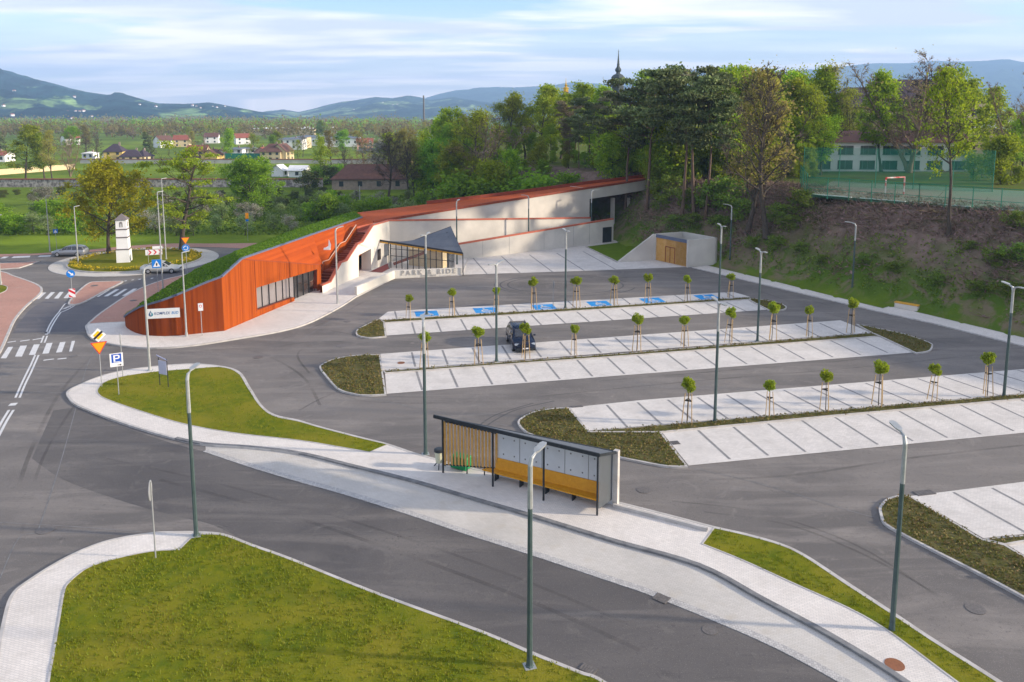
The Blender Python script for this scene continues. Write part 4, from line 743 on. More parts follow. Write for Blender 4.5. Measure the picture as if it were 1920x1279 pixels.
# ramp walls
R0 = G(868, 487); R1 = G(1152.5, 453.5); rd = (R1 - R0).normalized(); rn = Vector((rd.y, -rd.x, 0)); RV = lambda x, y, o=0.0: V(x, y, R0 - rn * o, R1 - rn * o)
a0 = RV(862, 458.5); a1 = RV(1150.5, 411.5); sl_ = (a1.z - a0.z) / (a1 - a0).dot(rd); ext = -rd * ((a0.z - 0.5) / sl_) * .12
pL = a0 + ext + up * (sl_ * ext.dot(rd)); b = MB()
b.slab([base(pL) - up * .2, base(a1) - up * .2, a1, pL], rn, 0.3); part(b, 'front_ramp_wall', M['concrete'])
b = MB(); b.bar(pL + up * .08 - rn * .15, a1 + up * .08 - rn * .15, 0.4, 0.2); part(b, 'coping', M['redrail'])
b = MB(); c0, c1_ = RV(1130, 430), RV(1146, 452.5); b.bar(Vector((c0.x, c0.y, 1.25)) + rn * .03, Vector((c1_.x, c1_.y, 1.25)) + rn * .03, 0.08, 2.3); part(b, 'door', [M['black']])
m0 = P760 - up * 0; mA = Vector((cop[7].x, cop[7].y, cop[7].z)); mB = RV(1108, 409.5, 2.3)
b = MB(); b.add([Vector((mA.x, mA.y, -.1)), Vector((mB.x, mB.y, -.1)), mB, mA], [(0, 1, 2, 3)]); b.add([Vector((mA.x, mA.y, -.1)) - rn * .3, Vector((mB.x, mB.y, -.1)) - rn * .3, mB - rn * .3, mA - rn * .3], [(0, 1, 2, 3)]); part(b, 'middle_ramp_wall', M['concrete'])
b = MB(); b.bar(mA + up * .08 - rn * .1, mB + up * .08 - rn * .1, 0.4, 0.18); part(b, 'coping', M['redrail'])
kA = deck0; kPts = [kA] + [RV(x, y, 4.6) for x, y in [(800, 401.5), (900, 385.5), (1000, 370), (1106, 353.5)]]
b = MB()
for p, q in zip(kPts[:-1], kPts[1:]): b.add([Vector((p.x, p.y, -.1)), Vector((q.x, q.y, -.1)), q, p], [(0, 1, 2, 3)])
e_ = kPts[-1]; b.add([Vector((e_.x, e_.y, -.1)), Vector((e_.x, e_.y, -.1)) - rn * 5, e_ - rn * 5, e_], [(0, 1, 2, 3)])
part(b, 'back_wall', M['concrete'])
b = MB(); b.add([mA - up * 1, mB - up * 1, mB - rn * 2.3 - up * 1, kA - up * 1.0], [(0, 1, 2, 3)]); b.add([pL - up * 1, a1 - up * 1, mB - up * 1 , pL - rn * 2 - up * 1], [(0, 1, 2, 3)]); part(b, 'ramp_floor', M['kerb'])
# deck and bridge
eEnd = V(1205, 338.5, R0 - rn * 4.6, R1 - rn * 4.6); eEnd2 = V(1250, 331, R0 - rn * 4.6, R1 - rn * 4.6)
low = kPts + [RV(1158, 346, 4.6), eEnd, eEnd2]
upx = [(658, 400), (800, 383), (900, 372), (1000, 359), (1100, 345.5), (1152, 339.5), (1200, 333.5), (1246, 327.5)]
hi_ = [G(x, y, p.z + 0.12) for (x, y), p in zip(upx, low)]; b = MB()
for i in range(len(low) - 1): b.add([low[i], low[i + 1], hi_[i + 1], hi_[i]], [(0, 1, 2, 3)])
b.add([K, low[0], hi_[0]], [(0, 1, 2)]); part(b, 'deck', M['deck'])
b = MB()
for p, q in zip(low[:-1], low[1:]): b.bar(p + up * .12, q + up * .12, 0.2, 0.3)
for p, q in zip(hi_[1:-1], hi_[2:]): b.bar(p + up * .25, q + up * .25, 0.15, 0.5)
part(b, 'deck_edge', M['stairs'])
b = MB()
for p, q in zip(low[4:-1], low[5:]):
    dz = up * 1.65; b.add([p - dz, q - dz, q, p], [(0, 1, 2, 3)]); b.add([p - dz, q - dz, q - dz - rn * 5, p - dz - rn * 5], [(0, 1, 2, 3)])
part(b, 'bridge_beam', M['concrete'])
for x in (1149, 1177):
    p = RV(x, 372, 6.0); g0 = tz(p.x, p.y); part(MB().box((p.x, p.y, (g0 + p.z) / 2 - .1), (.5, .5, p.z - g0 + .4), .6), 'pillar', M['concrete'])
b = MB(); bk_ = []
for p in hi_: q = p - rn * 6; q.z = max(tz(q.x, q.y) - .05, -.1); bk_.append(q)
for i in range(len(hi_) - 2): b.add([hi_[i] - up * .02, hi_[i + 1] - up * .02, bk_[i + 1], bk_[i]], [(0, 1, 2, 3)])
part(b, 'grass_bank', M['roofgrass'])
# joints in the concrete
for x in (905, 955, 1020, 1075, 1105): p = RV(x, 470); zt = a0.z + sl_ * (p - a0).dot(rd); part(MB().bar(Vector((p.x, p.y, .1)) + rn * .004, Vector((p.x, p.y, zt)) + rn * .004, 0.02, 0.02, up=rd), 'wall_joint', M['kerb_dark'])
# low wall with the lettering
Q0, Q1, Q2 = G(669.5, 556), G(740, 522.5), G(866.5, 516.8); h0, h1 = ZAT(Q0.x, Q0.y, 538), ZAT(Q2.x, Q2.y, 502.3); b = MB()
n1 = (Q1 - Q0).normalized(); n1 = Vector((n1.y, -n1.x, 0)); n2 = (Q2 - Q1).normalized(); n2 = Vector((n2.y, -n2.x, 0)); mi_ = -(n1 + n2).normalized() * .33
pts_o = [Q0, Q1, Q2]; pts_i = [Q0 - n1 * .3, Q1 + mi_, Q2 - n2 * .3]; hh = [h0, h1, h1]
b.add([(p.x, p.y, 0) for p in pts_o] + [(p.x, p.y, h) for p, h in zip(pts_o, hh)] + [(p.x, p.y, h) for p, h in zip(pts_i, hh)] + [(p.x, p.y, 0) for p in pts_i],
      [(0, 1, 4, 3), (1, 2, 5, 4), (3, 4, 7, 6), (4, 5, 8, 7), (6, 7, 10, 9), (7, 8, 11, 10), (0, 3, 6, 9), (2, 11, 8, 5)])
pw_ = b.build('parapet_wall', M['plaster']); tag(pw_, 'low white wall with raised park and ride lettering below the glass pavilion', 'wall')
def text_mesh(s, size, name, m, origin, xdir, zdir=Vector((0, 0, 1)), ext=0.01, parent=None, align='LEFT', spacing=1.0, shear=0.0, sx_=1.0, bold=0.0, width=None):
    cu = bpy.data.curves.new('t', 'FONT'); cu.body = s; cu.size = size; cu.extrude = ext; cu.align_x = align; cu.align_y = 'CENTER'; cu.space_character = spacing; cu.shear = shear; cu.offset = bold
    to = bpy.data.objects.new('t', cu); COL.objects.link(to); dg = bpy.context.evaluated_depsgraph_get(); me = bpy.data.meshes.new_from_object(to.evaluated_get(dg)); bpy.data.objects.remove(to)
    xs_ = [v.co.x for v in me.vertices]; k_w = (width / (max(xs_) - min(xs_))) if width else 1
    for v in me.vertices: v.co.x *= k_w
    xd = Vector(xdir).normalized(); zd = Vector(zdir); nd = xd.cross(zd); o_ = Vector(origin)
    for v in me.vertices: c_ = v.co.copy(); v.co = o_ + xd * c_.x * sx_ + zd * c_.y + nd * c_.z
    me.name = name; me.materials.clear(); me.materials.append(m); o = bpy.data.objects.new(name, me); COL.objects.link(o)
    if parent is not None: o.parent = parent
    return o
d2 = (Q2 - Q1).normalized(); mid = Q1.lerp(Q2, .50) + n2 * .03
text_mesh('PARK & RIDE', 0.85, 'lettering', M['greytext'], Vector((mid.x, mid.y, h1 * .64)), d2, parent=pw_, align='CENTER', spacing=1.55, ext=.02, sx_=.92)
text_mesh('STARY SĄCZ', 0.26, 'small_lettering', M['greytext'], Vector((mid.x, mid.y, h1 * .2)), d2, parent=pw_, align='CENTER', spacing=1.3, ext=.02)
# glass pavilion
pv_ = empty('glass_pavilion', (-8, 98, 0), 0, 'glass waiting pavilion under a twisted dark slate roof in front of the white wall', 'pavilion')
RB = Vector((Q2.x + .1, Q2.y - .1, 0)); RB.z = ZAT(RB.x, RB.y, 474); RA = G(709.5, 449.5, 3.55); RCc = G(845, 425, 5.4); RD = G(757, 457.5, 3.25)
def patch(a, b_, c_, d_, n=10):
    return [[a.lerp(b_, i / n).lerp(d_.lerp(c_, i / n), j / n) for i in range(n + 1)] for j in range(n + 1)]
pt = patch(RA, RB, RCc, RD); n = 11; b = MB(); vv = [p for r in pt for p in r]; b.add(vv, [(j * n + i, j * n + i + 1, (j + 1) * n + i + 1, (j + 1) * n + i) for j in range(n - 1) for i in range(n - 1)])
edge = [pt[0][i] for i in range(n)] + [pt[j][n - 1] for j in range(1, n)] + [pt[n - 1][i] for i in range(n - 2, -1, -1)] + [pt[j][0] for j in range(n - 2, 0, -1)]
part(b, 'roof', M['slate'], pv_)
b = MB()
for p, q in zip(edge, edge[1:] + edge[:1]): b.add([p + up * .05, q + up * .05, q - up * .18, p - up * .18], [(0, 1, 2, 3)])
part(b, 'fascia', M['black'], pv_)
b = MB(); b.add([p - up * .19 + Vector((0, .0, 0)) for p in vv], [(j * n + i, (j + 1) * n + i, (j + 1) * n + i + 1, j * n + i + 1) for j in range(n - 1) for i in range(n - 1)])
for i in range(n - 1): b.add([pt[0][i] - up * .18 + fn * 0, pt[0][i + 1] - up * .18, pt[0][i + 1] - up * .36, pt[0][i] - up * .36], [(0, 1, 2, 3)])
part(b, 'soffit', M['gold'], pv_)
gl0 = G(733, 504); gl1 = Vector((Q2.x - 1.0, Q2.y + .35, 0)); gdir = (gl1 - gl0).normalized(); gn = Vector((-gdir.y, gdir.x, 0))
def rz(p):
    best = min(((v - p).to_2d().length, v.z) for v in vv); return best[1]
b = MB(); nb = 11
for k in range(nb + 1):
    p = gl0.lerp(gl1, k / nb); p.z = .1; z = ZAT(p.x, p.y, 453 + (PROJ(p)[0] - 709) * .158) ; b.bar(p, Vector((p.x, p.y, z)), 0.08 if k % 3 else .14, .08, up=gdir)
p, q = gl0 + up * 1.7, gl1 + up * 1.7; b.bar(p, q, .05, .06); b.bar(p + up * .9, q.lerp(p, .45) + up * .9, .05, .06)
for k in range(6):
    t = k / 5; p = gl1.lerp(Vector((RCc.x - .4, RCc.y - .8, 0)), t); b.bar(Vector((p.x, p.y, .1)), Vector((p.x, p.y, 2.6 + 2.2 * t)), .08, .08, up=gdir)
part(b, 'window_frame', M['black'], pv_)
g1, g2 = gl0.copy(), gl1.copy(); b = MB(); b.add([g1 + up * .1, g2 + up * .1, g2 + up * 2.5, g1 + up * 3.0], [(0, 1, 2, 3)]); g3 = Vector((RCc.x - .4, RCc.y - .8, 0)); b.add([g2 + up * .1, g3 + up * .1, g3 + up * 4.6, g2 + up * 2.5], [(0, 1, 2, 3)]); part(b, 'glass_wall', M['glass_clear'], pv_)
b = MB(); s_a = gl0 + gn * .6 + up * .5; s_b = gl0.lerp(gl1, .75) + gn * 4 + up * 3.3; b.bar(s_a, s_b, .12, .35); part(b, 'inner_ramp_rail', M['stairs'], pv_)
ki = gl0.lerp(gl1, .4) + gn * 3.0; part(MB().box((ki.x, ki.y, 1.2), (5.0, 1.2, 2.2), math.atan2(gdir.y, gdir.x)), 'inner_counter', M['cream'], pv_)
for p in (Vector((Q2.x + .12, Q2.y - .12, 0)), G(729.8, 505.8)):
    z = ZAT(p.x, p.y, 474.5 if p.x > -8 else 455); part(MB().tube([(p.x, p.y, 0), (p.x, p.y, z)], .06, 8), 'post', M['black'], pv_)
part(MB().add([G(694, 509, .165), G(716, 511, .165), G(729, 504, .165), G(727, 494, .165)], [(0, 1, 2, 3)]), 'door_mat', mat('red_floor', (.23, .06, .055), rough=.8), st)
# ---------------------------------------------------------------- concrete hut
hA, hB, hC = G(1225.6, 487.6), G(1289, 502), G(1343.6, 496.2); hD = hA + (hC - hB); hw_ = G(1159.7, 492)
zt_ = ZAT(hB.x, hB.y, 450.5); ht = empty('service_hut', tuple(hA.lerp(hC, .5)), 0, 'roofless white concrete enclosure with slatted wooden front at the foot of the slope', 'hut')
w1 = (hB - hA).normalized(); w2 = (hC - hB).normalized(); hn = Vector((w1.y, -w1.x, 0)); b = MB(); bz = lambda p, z: Vector((p.x, p.y, z))
b.slab([bz(hB, 0), bz(hC, 0), bz(hC, zt_), bz(hB, zt_)], Vector((w2.y, -w2.x, 0)), .28); part(b, 'side_wall', M['concrete'], ht)
b = MB(); b.slab([bz(hC, -.5), bz(hD, -.5), bz(hD, zt_), bz(hC, zt_)], w2, .28); b.slab([bz(hD, -.5), bz(hA, -.5), bz(hA, zt_), bz(hD, zt_)], -w1, .28); part(b, 'back_wall', M['concrete'], ht)
b = MB(); wd = (hA - hw_).normalized(); b.slab([bz(hw_, -.1), bz(hA, -.1), bz(hA, zt_ - .02), bz(hw_, .12)], Vector((wd.y, -wd.x, 0)), .28); part(b, 'wing_wall', M['concrete'], ht)
b = MB(); fa, fb = hA - hn * .15 + w1 * .1, hB - hn * .15 - w1 * .3; b.bar(bz(fa, zt_ - .22) + hn * .05, bz(fb, zt_ - .22) + hn * .05, .12, .42); part(b, 'fascia', M['trim'], ht)
b = MB(); nsl = 40; Lf = (fb - fa).length
for k in range(nsl):
    p = fa.lerp(fb, (k + .5) / nsl); wdt = .15 if k < 14 else (.105 if k < 26 else .075); dz = .0 if not 13 < k < 26 else -.0; b.bar(bz(p, .05), bz(p, zt_ - .43), wdt * Lf / nsl / .16, .05, up=hn)
part(b, 'slatted_front', M['wood'], ht)
b = MB(); da, db = fa.lerp(fb, .34) + hn * .05, fa.lerp(fb, .63) + hn * .05; b.bar(bz(da, 2.15), bz(db, 2.15), .05, .09); b.bar(bz(da, .1), bz(da, 2.15), .05, .07, up=w1); b.bar(bz(db, .1), bz(db, 2.15), .05, .07, up=w1); m2_ = da.lerp(db, .5); b.bar(bz(m2_, .1), bz(m2_, 2.1), .05, .05, up=w1)
part(b, 'door_frame', M['stairs'], ht)
part(MB().add([bz(fa, .1) - hn * .6, bz(fb, .1) - hn * .6, bz(fb, zt_ - .5) - hn * .6, bz(fa, zt_ - .5) - hn * .6], [(0, 1, 2, 3)]), 'dark_backing', M['dark'], ht)  # plain dark sheet behind the slats, darkening the gaps
# ---------------------------------------------------------------- bus shelter
sA, sB, sC = G(831, 890), G(923.5, 916.5), G(1119.5, 970.5); sM = G(1018.5, 943); x1 = (sC - sA).normalized(); y1 = Vector((-x1.y, x1.x, 0)); ang = math.atan2(x1.y, x1.x)
bs_ = empty('bus_shelter', tuple(sA.lerp(sC, .5)), 0, 'long bus shelter with thin grey roof, wooden slats and yellow timber bench', 'bus shelter')
HT = 3.2; g0 = 0.12; Ls = (sC - sA).length
def sp(a, d, z): return sA + x1 * a + y1 * d + up * z
RFc = [sp(-.5, -.12, HT + .14), sp(Ls + .12, -.12, HT + .14), sp(Ls + .42, 1.36, 2.98), sp(-.35, .62, 2.98)]
b = MB(); b.slab(RFc, up, .05); part(b, 'roof', M['roofgrey'], bs_)
b = MB()
for i in range(4): b.bar(RFc[i] - up * .02, RFc[(i + 1) % 4] - up * .02, .08, .19 if i == 0 else .12)
part(b, 'roof_edge', M['black'], bs_)
for k, pp in enumerate((sA, sB, sM, sC)):
    a = (pp - sA).dot(x1); part(MB().bar(sp(a, 0, g0), sp(a, 0, HT + .05), .08, .08, up=x1), 'post', M['black'], bs_)
W0 = (2.85, 1.18); W1_ = (9.5, 1.36); wy = lambda a: W0[1] + (W1_[1] - W0[1]) * (a - W0[0]) / (W1_[0] - W0[0])
nsl = 16; sl0, sl1 = (.10, .06), (2.78, 1.10); zt_s = lambda t: HT - .12 - .50 * t
for k in range(nsl):
    t = k / (nsl - 1); a, d = sl0[0] + (sl1[0] - sl0[0]) * t, sl0[1] + (sl1[1] - sl0[1]) * t; part(MB().bar(sp(a, d, g0 + .45), sp(a, d, zt_s(t)), .05, .115, up=x1), 'wooden_slat', M['wood'], bs_)
part(MB().bar(sp(*sl0, g0 + .47), sp(*sl1, g0 + .47), .06, .05), 'lower_rail', M['black'], bs_); part(MB().bar(sp(*sl0, zt_s(0)), sp(*sl1, zt_s(1)), .06, .06), 'upper_rail', M['black'], bs_)
for t in (.42, .76):
    a, d = sl0[0] + (sl1[0] - sl0[0]) * t, sl0[1] + (sl1[1] - sl0[1]) * t; part(MB().bar(sp(a, d + .04, g0), sp(a, d + .04, g0 + .47), .05, .05, up=x1), 'short_leg', M['black'], bs_)
b = MB(); b.slab([sp(*W0, g0), sp(*W1_, g0), sp(*W1_, 2.9), sp(W0[0], W0[1], 2.74)], -y1, .16)
part(b, 'concrete_back', mat('pale_panel', (.58, .60, .62), (.52, .54, .56), 1.0, .7), bs_)
for k in range(1, 5): a = W0[0] + (W1_[0] - W0[0]) * k / 5; part(MB().bar(sp(a, wy(a) - .008, 1.0), sp(a, wy(a) - .008, 2.72), .03, .014, up=x1), 'panel_joint', M['kerb_dark'], bs_)
for k in range(5):
    for w in (.25, .75):
        for z in (1.45, 2.35): a = W0[0] + (W1_[0] - W0[0]) * (k + w) / 5; part(MB().box(tuple(sp(a, wy(a) - .01, z)), (.07, .02, .07), ang), 'panel_fixing', M['kerb_dark'], bs_)
b = MB(); L0, L1 = 2.75, 9.3; b.slab([sp(L0, wy(L0) - .16, g0 + .46), sp(L1, wy(L1) - .16, g0 + .46), sp(L1, wy(L1) - .06, g0 + 1.06), sp(L0, wy(L0) - .06, g0 + 1.06)], -y1, .05); part(b, 'bench_back', M['bench_wood'], bs_)
b = MB(); b.slab([sp(2.15, .62, g0 + .46), sp(L1, wy(L1) - .74, g0 + .46), sp(L1, wy(L1) - .12, g0 + .46), sp(2.45, 1.1, g0 + .46)], up, .07); part(b, 'bench_seat', M['bench_wood'], bs_)
for k in range(5): a = L0 + .25 + (L1 - L0) * k / 4.3; part(MB().box(tuple(sp(a, wy(a) - .42, g0 + .2)), (.06, .4, .40), ang), 'leg', M['black'], bs_)
pE0, pE1 = (Ls + .04, .08), (9.5, 1.3); b = MB(); b.add([sp(*pE0, g0 + .3), sp(*pE1, g0 + .3), sp(*pE1, 2.98), sp(*pE0, HT)], [(0, 1, 2, 3)]); part(b, 'end_glass', glassmat('grey_glass', (.075, .085, .095), .93, .35), bs_)
b = MB(); b.bar(sp(9.66, 1.42, 0), sp(9.66, 1.42, 3.05), .26, .26, up=x1); part(b, 'end_pillar', M['kerb'], bs_)
tb = empty('litter_bin', tuple(G(824, 880)), 0, 'pale concrete litter bin with a dark lid beside the slatted end of the shelter', 'litter bin')
tb.location.z = .12
MB().tube([(0, 0, .3), (0, 0, .95)], [.2, .27], 14).build('body', M['bin'], tb); MB().tube([(0, 0, .95), (0, 0, 1.08), (0, 0, 1.12)], [.3, .29, .2], 14).build('lid', M['black'], tb)
for k in range(3): a = k * 2.09 + .5; MB().bar((.1 * math.cos(a), .1 * math.sin(a), .32), (.36 * math.cos(a), .36 * math.sin(a), 0), .05, .05).build('leg', M['black'], tb)
gb = empty('grit_box', tuple(sp(.55, .95, .12)), ang, 'green plastic grit box behind the wooden slats of the bus shelter', 'grit box')
MB().box((0, 0, .36), (1.0, .6, .6)).build('body', M['green_box'], gb); MB().box((0, 0, .70), (1.05, .66, .10), taper=.9).build('lid', M['green_box'], gb)
# ---------------------------------------------------------------- street lamps
def lamp(px, py, arms, h=8.05, z=0.0, dark=True, label=None, grp='tall street lamps', head=1.15):
    p = G(px, py, z); o = empty('street_lamp', (p.x, p.y, z), 0, label, 'street lamp', grp)
    MB().tube([(0, 0, 0), (0, 0, .10), (0, 0, .35), (0, 0, h * .76)], [.19, .13, .105, .085], 8).build('pole', M['pole_dark'] if dark else M['steel'], o)
    MB().box((0, 0, .02), (.42, .42, .04), 0.3).build('base_plate', M['steel'], o)
    MB().tube([(0, 0, h * .76), (0, 0, h - .35)], [.095, .085], 8).build('upper_pole', M['steel'], o)
    for az in arms:
        a = math.radians(az); c_, s_ = math.cos(a), math.sin(a); r = head
        ar = MB().tube([(0, 0, h - .38), (.10 * c_, .10 * s_, h - .12), (.42 * c_, .42 * s_, h - .02)], [.085, .075, .05], 8).build('arm', M['steel'], o)
        hd = MB(); n = Vector((-s_, c_, 0)); v = []
        for t, w, zz in ((.38, .05, h - .01), (.52, .13, h + .02), (r - .12, .14, h + .05), (r, .08, h + .06)):
            for sg in (-1, 1): v += [Vector((t * c_, t * s_, zz + .025)) + n * w * sg, Vector((t * c_, t * s_, zz - .045)) + n * w * sg * .85]
        f = [(0, 2, 3, 1)]
        for k in range(3): q = k * 4; f += [(q, q + 4, q + 6, q + 2), (q + 1, q + 3, q + 7, q + 5), (q, q + 1, q + 5, q + 4), (q + 2, q + 6, q + 7, q + 3)]
        f += [(12, 13, 15, 14)]; hd.add(v, f); hd.build('lamp_head', M['steel'], o)
    return o
LM = [((993, 1250), [62], 'tall street lamp standing on the near lawn kerb in front of the bus shelter'), ((1672, 1185), [90], 'tall street lamp in the narrow grass strip at the lower right'),
      ((368, 1005), [86], 'tall street lamp at the tip of the near left lawn beside the path end'), ((798, 852), [100], 'tall street lamp beside the litter bin left of the bus shelter'),
      ((281, 695), [88], 'tall street lamp carrying a white banner on the left grass island'), ((1882, 745), [95, 275], 'double-headed street lamp in the front planting strip near the right edge'),
      ((1340, 793), [97, 277], 'double-headed street lamp in the front planting strip near its left end'), ((1420, 640), [95, 275], 'double-headed street lamp at the right end of the middle planting strip'),
      ((931, 678), [60, 240], 'double-headed street lamp just left of the parked dark blue car'), ((800, 590), [75, 255], 'double-headed street lamp beside the leftmost blue disabled bay'),
      ((1060, 578), [102, 282], 'double-headed street lamp beside the third and fourth blue bays'), ((1348, 563), [95, 275], 'double-headed street lamp at the right end of the back planting strip'),
      ((1597, 555), [150], 'street lamp at the foot of the brushy slope'), ((1368, 500), [150], 'street lamp on the slope just right of the concrete hut'),
      ((633, 571), [60], 'street lamp on the pavement in front of the white stair wall'), ((991, 470), [200], 'street lamp against the pale ramp wall near its middle'),
      ((1108, 455), [20], 'street lamp against the end of the pale ramp wall by the dark door'), ((857, 497), [75], 'street lamp behind the right end of the slate pavilion roof')]
for (q, arms, lab) in LM: lamp(q[0], q[1], arms, z=0.1 if q[1] > 600 and q[0] < 1000 else 0.02, label=lab, dark=q not in ((281, 695), (633, 571)), h=8.0 if q != (857, 497) else 8.4)
for q, h, lab in [((350, 633), 7.6, 'slim grey lamp post in front of the orange curved wall'), ((94, 472), 7.9, 'slim grey lamp post behind the silver estate car'), ((147, 497), 7.6, 'slim grey lamp post at the left rim of the roundabout'),
                  ((306, 545), 11.0, 'slim grey lamp post rising behind the grass roof beside the pedestrian sign'), ((312, 491), 11.0, 'slim grey lamp post on the roundabout right of the white shrine'), ((2, 535), 8, 'slim grey lamp post at the far left edge on red paving')]:
    p = G(*q); o = empty('lamp_post', (p.x, p.y, .05), 0, lab, 'lamp post', 'slim grey lamp posts'); MB().tube([(0, 0, 0), (0, 0, .4), (0, 0, .41), (0, 0, h)], [.13, .13, .09, .05], 8).build('pole', M['steel'], o)
    MB().bar((0, 0, h), (.45, .5, h + .08), .16, .06).build('lamp_head', M['steel'], o)
for i, (x, yt, yb, dd) in enumerate([(675, 348, 383, 150), (867, 317, 372, 165), (914, 332, 372, 160), (853, 306, 330, 190), (843, 308, 322, 200), (133, 0, 0, 0)][:5]):
    k = RAY(x, yb); X_ = k.x / k.y * dd; g1_ = tz(X_, dd); zt3 = ZAT(X_, dd, yt); q_ = MB().tube([(X_, dd, g1_), (X_, dd, zt3)], [.1, .06], 6).build('lamp_post', M['steel'], loc=(X_, dd, g1_))
    tag(q_, ['slim pale lamp post alone behind the orange deck left of the forest', 'pale lamp post behind the deck, left one of the close pair', 'pale lamp post behind the deck, right one of the close pair', 'short pale post far behind the deck before the forest', 'shortest pale post in front of the dark forest edge'][i], 'lamp post', 'lamp posts behind the station')
# ---------------------------------------------------------------- signs
def face(b, pts, c0, xd, nd, off, mi, th=None):
    z = Vector((0, 0, 1)); P = [c0 + xd * p[0] + z * p[1] + nd * off for p in pts]; b.add(P, [tuple(range(len(P)))], mi)
def sign(px, py, h, az, label, cat, plates, z=.12, r=.032, group=None, two=False):
    """post at a pixel; plates = list of (name, outline, height of centre, [(polygon, material)])"""
    p = G(px, py, z); o = empty('road_sign', (p.x, p.y, z), 0, label, cat, group); a = math.radians(az); nd = Vector((math.cos(a), math.sin(a), 0)); xd = Vector((-nd.y, nd.x, 0))
    MB().tube([(0, 0, 0), (0, 0, h)], r, 8).build('post', M['signback'], o)
    for nm, outl, hc, lay in plates:
        c0 = Vector((0, 0, hc)) + nd * .05; b = MB(); mats = [M['signback']]; b.slab([c0 + xd * q[0] + Vector((0, 0, q[1])) for q in outl], nd, .02)
        for k, (poly, m) in enumerate(lay): mats.append(m); face(b, poly, c0, xd, nd, .003 * (k + 1), k + 1)
        b.build(nm, mats, o)
    return o
rect = lambda w, h, cx=0, cy=0: [(cx - w / 2, cy - h / 2), (cx + w / 2, cy - h / 2), (cx + w / 2, cy + h / 2), (cx - w / 2, cy + h / 2)]
ngon = lambda r, n=24, cx=0, cy=0, a=0: [(cx + r * math.cos(a + 2 * math.pi * k / n), cy + r * math.sin(a + 2 * math.pi * k / n)) for k in range(n)]
dia = lambda r: [(0, -r), (r, 0), (0, r), (-r, 0)]
sg = sign(191, 725, 3.9, -62, 'amber give-way triangle below a white diamond with yellow centre on the left grass island', 'road sign',
     [('end_of_priority_plate', dia(.52), 3.85, [(dia(.51), M['white']), (dia(.33), M['syellow']), ([(-.33, -.20), (-.22, -.31), (.33, .20), (.22, .31)], M['ink'])]),
      ('give_way_plate', [(-.55, .35), (0, -.60), (.55, .35)], 3.0, [([(-.54, .345), (0, -.585), (.54, .345)], M['sred']), ([(-.44, .29), (0, -.47), (.44, .29)], M['sorange'])])])
sg = sign(223, 740, 3.0, -62, 'blue parking sign on a white board at the left grass island', 'road sign',
     [('parking_plate', rect(.85, .98), 2.55, [(rect(.83, .96), M['white']), (rect(.62, .62, 0, .12), M['sblue']),
       ([(-.19, -.1), (-.08, -.1), (-.08, .36), (-.19, .36)], M['white']), ([(-.08, .06), (.12, .06), (.21, .12), (.21, .29), (.12, .36), (-.08, .36)], M['white']), ([(-.08, .14), (.08, .14), (.11, .17), (.11, .25), (.08, .28), (-.08, .28)], M['sblue']),
       (rect(.42, .04, .03, -.135), M['white']), ([(.04, -.36), (.2, -.36), (.2, -.31), (.31, -.375), (.2, -.44), (.2, -.39), (.04, -.39)], M['ink'])])])
sign(230.5, 706, 3.3, 207, 'round traffic sign seen edge-on from behind on the left grass island', 'road sign', [('round_plate', ngon(.40), 3.0, [])])
sign(292, 1046, 3.6, 196, 'round traffic sign seen edge-on from behind on the near left lawn', 'road sign', [('round_plate', ngon(.45), 3.2, [(ngon(.45), M['white'])])])
p = G(308, 727); ib = empty('info_board', (p.x, p.y, .12), math.radians(-25), 'pale information board on two legs on the left grass island', 'information board')
for s_ in (-.42, .42): MB().tube([(s_, 0, 0), (s_, 0, 2.1)], .03, 8).build('leg', M['black'], ib)
MB().box((0, -.04, 1.4), (.78, .03, 1.0)).build('panel', mat('pale_lilac_panel', (.45, .46, .60), rough=.5), ib); MB().bar((-.6, 0, 2.25), (.45, 0, 2.0), .05, .05).build('header', mat('lilac_header', (.34, .36, .52), rough=.5), ib)
sign(379, 629, 2.9, -72, 'small white and red notice on a thin post in front of the orange wall', 'road sign', [('notice_plate', rect(.42, .7), 2.6, [(rect(.4, .68), M['white']), (ngon(.13, 16, 0, .08), M['sred']), (ngon(.08, 16, 0, .08), M['white'])])], z=.14)
sign(136.5, 566, 3.3, -68, 'round blue keep-right sign above a red and white striped marker on the traffic island', 'road sign',
     [('keep_right_plate', ngon(.42), 3.0, [(ngon(.41), M['sblue2']), ([(-.26, .20), (-.16, .27), (.12, 0), (.2, .1), (.27, -.2), (-.05, -.17), (.03, -.09)], M['white'])]),
      ('marker_plate', rect(.62, .95), .95, [(rect(.6, .93), M['white']), ([(-.3, .46), (-.3, .2), (.3, -.2), (.3, .06)], M['sred']), ([(-.3, -.12), (-.3, -.38), (0.0, -.46), (.1, -.46)], M['sred']), ([(.0, .46), (.3, .26), (.3, .46)], M['sred'])])])
sign(297, 548, 3.6, -68, 'blue square pedestrian crossing sign beside the grass roof', 'road sign', [('crossing_plate', rect(.95, .95), 3.2, [(rect(.93, .93), M['sblue2']), ([(-.36, -.34), (.36, -.34), (0, .36)], M['white']), ([(-.07, -.24), (.05, -.24), (.1, 0), (0, .12), (-.08, 0)], M['ink'])])])
p = G(290, 497); cv = empty('chevron_board', (p.x, p.y, .3), 0, 'red and white chevron board on the roundabout above the silver saloon car', 'road sign'); cv.location.z = cz(p.x, p.y)
a = math.radians(-68); nd = Vector((math.cos(a), math.sin(a), 0)); xd = Vector((-nd.y, nd.x, 0))
for s_ in (-.7, .7): MB().tube([xd * s_, xd * s_ + up * 1.5], .03, 6).build('post', M['signback'], cv)
b = MB(); c0 = up * 1.35; b.slab([c0 + xd * q[0] + up * q[1] for q in rect(2.0, .7)], nd, .03, 0)
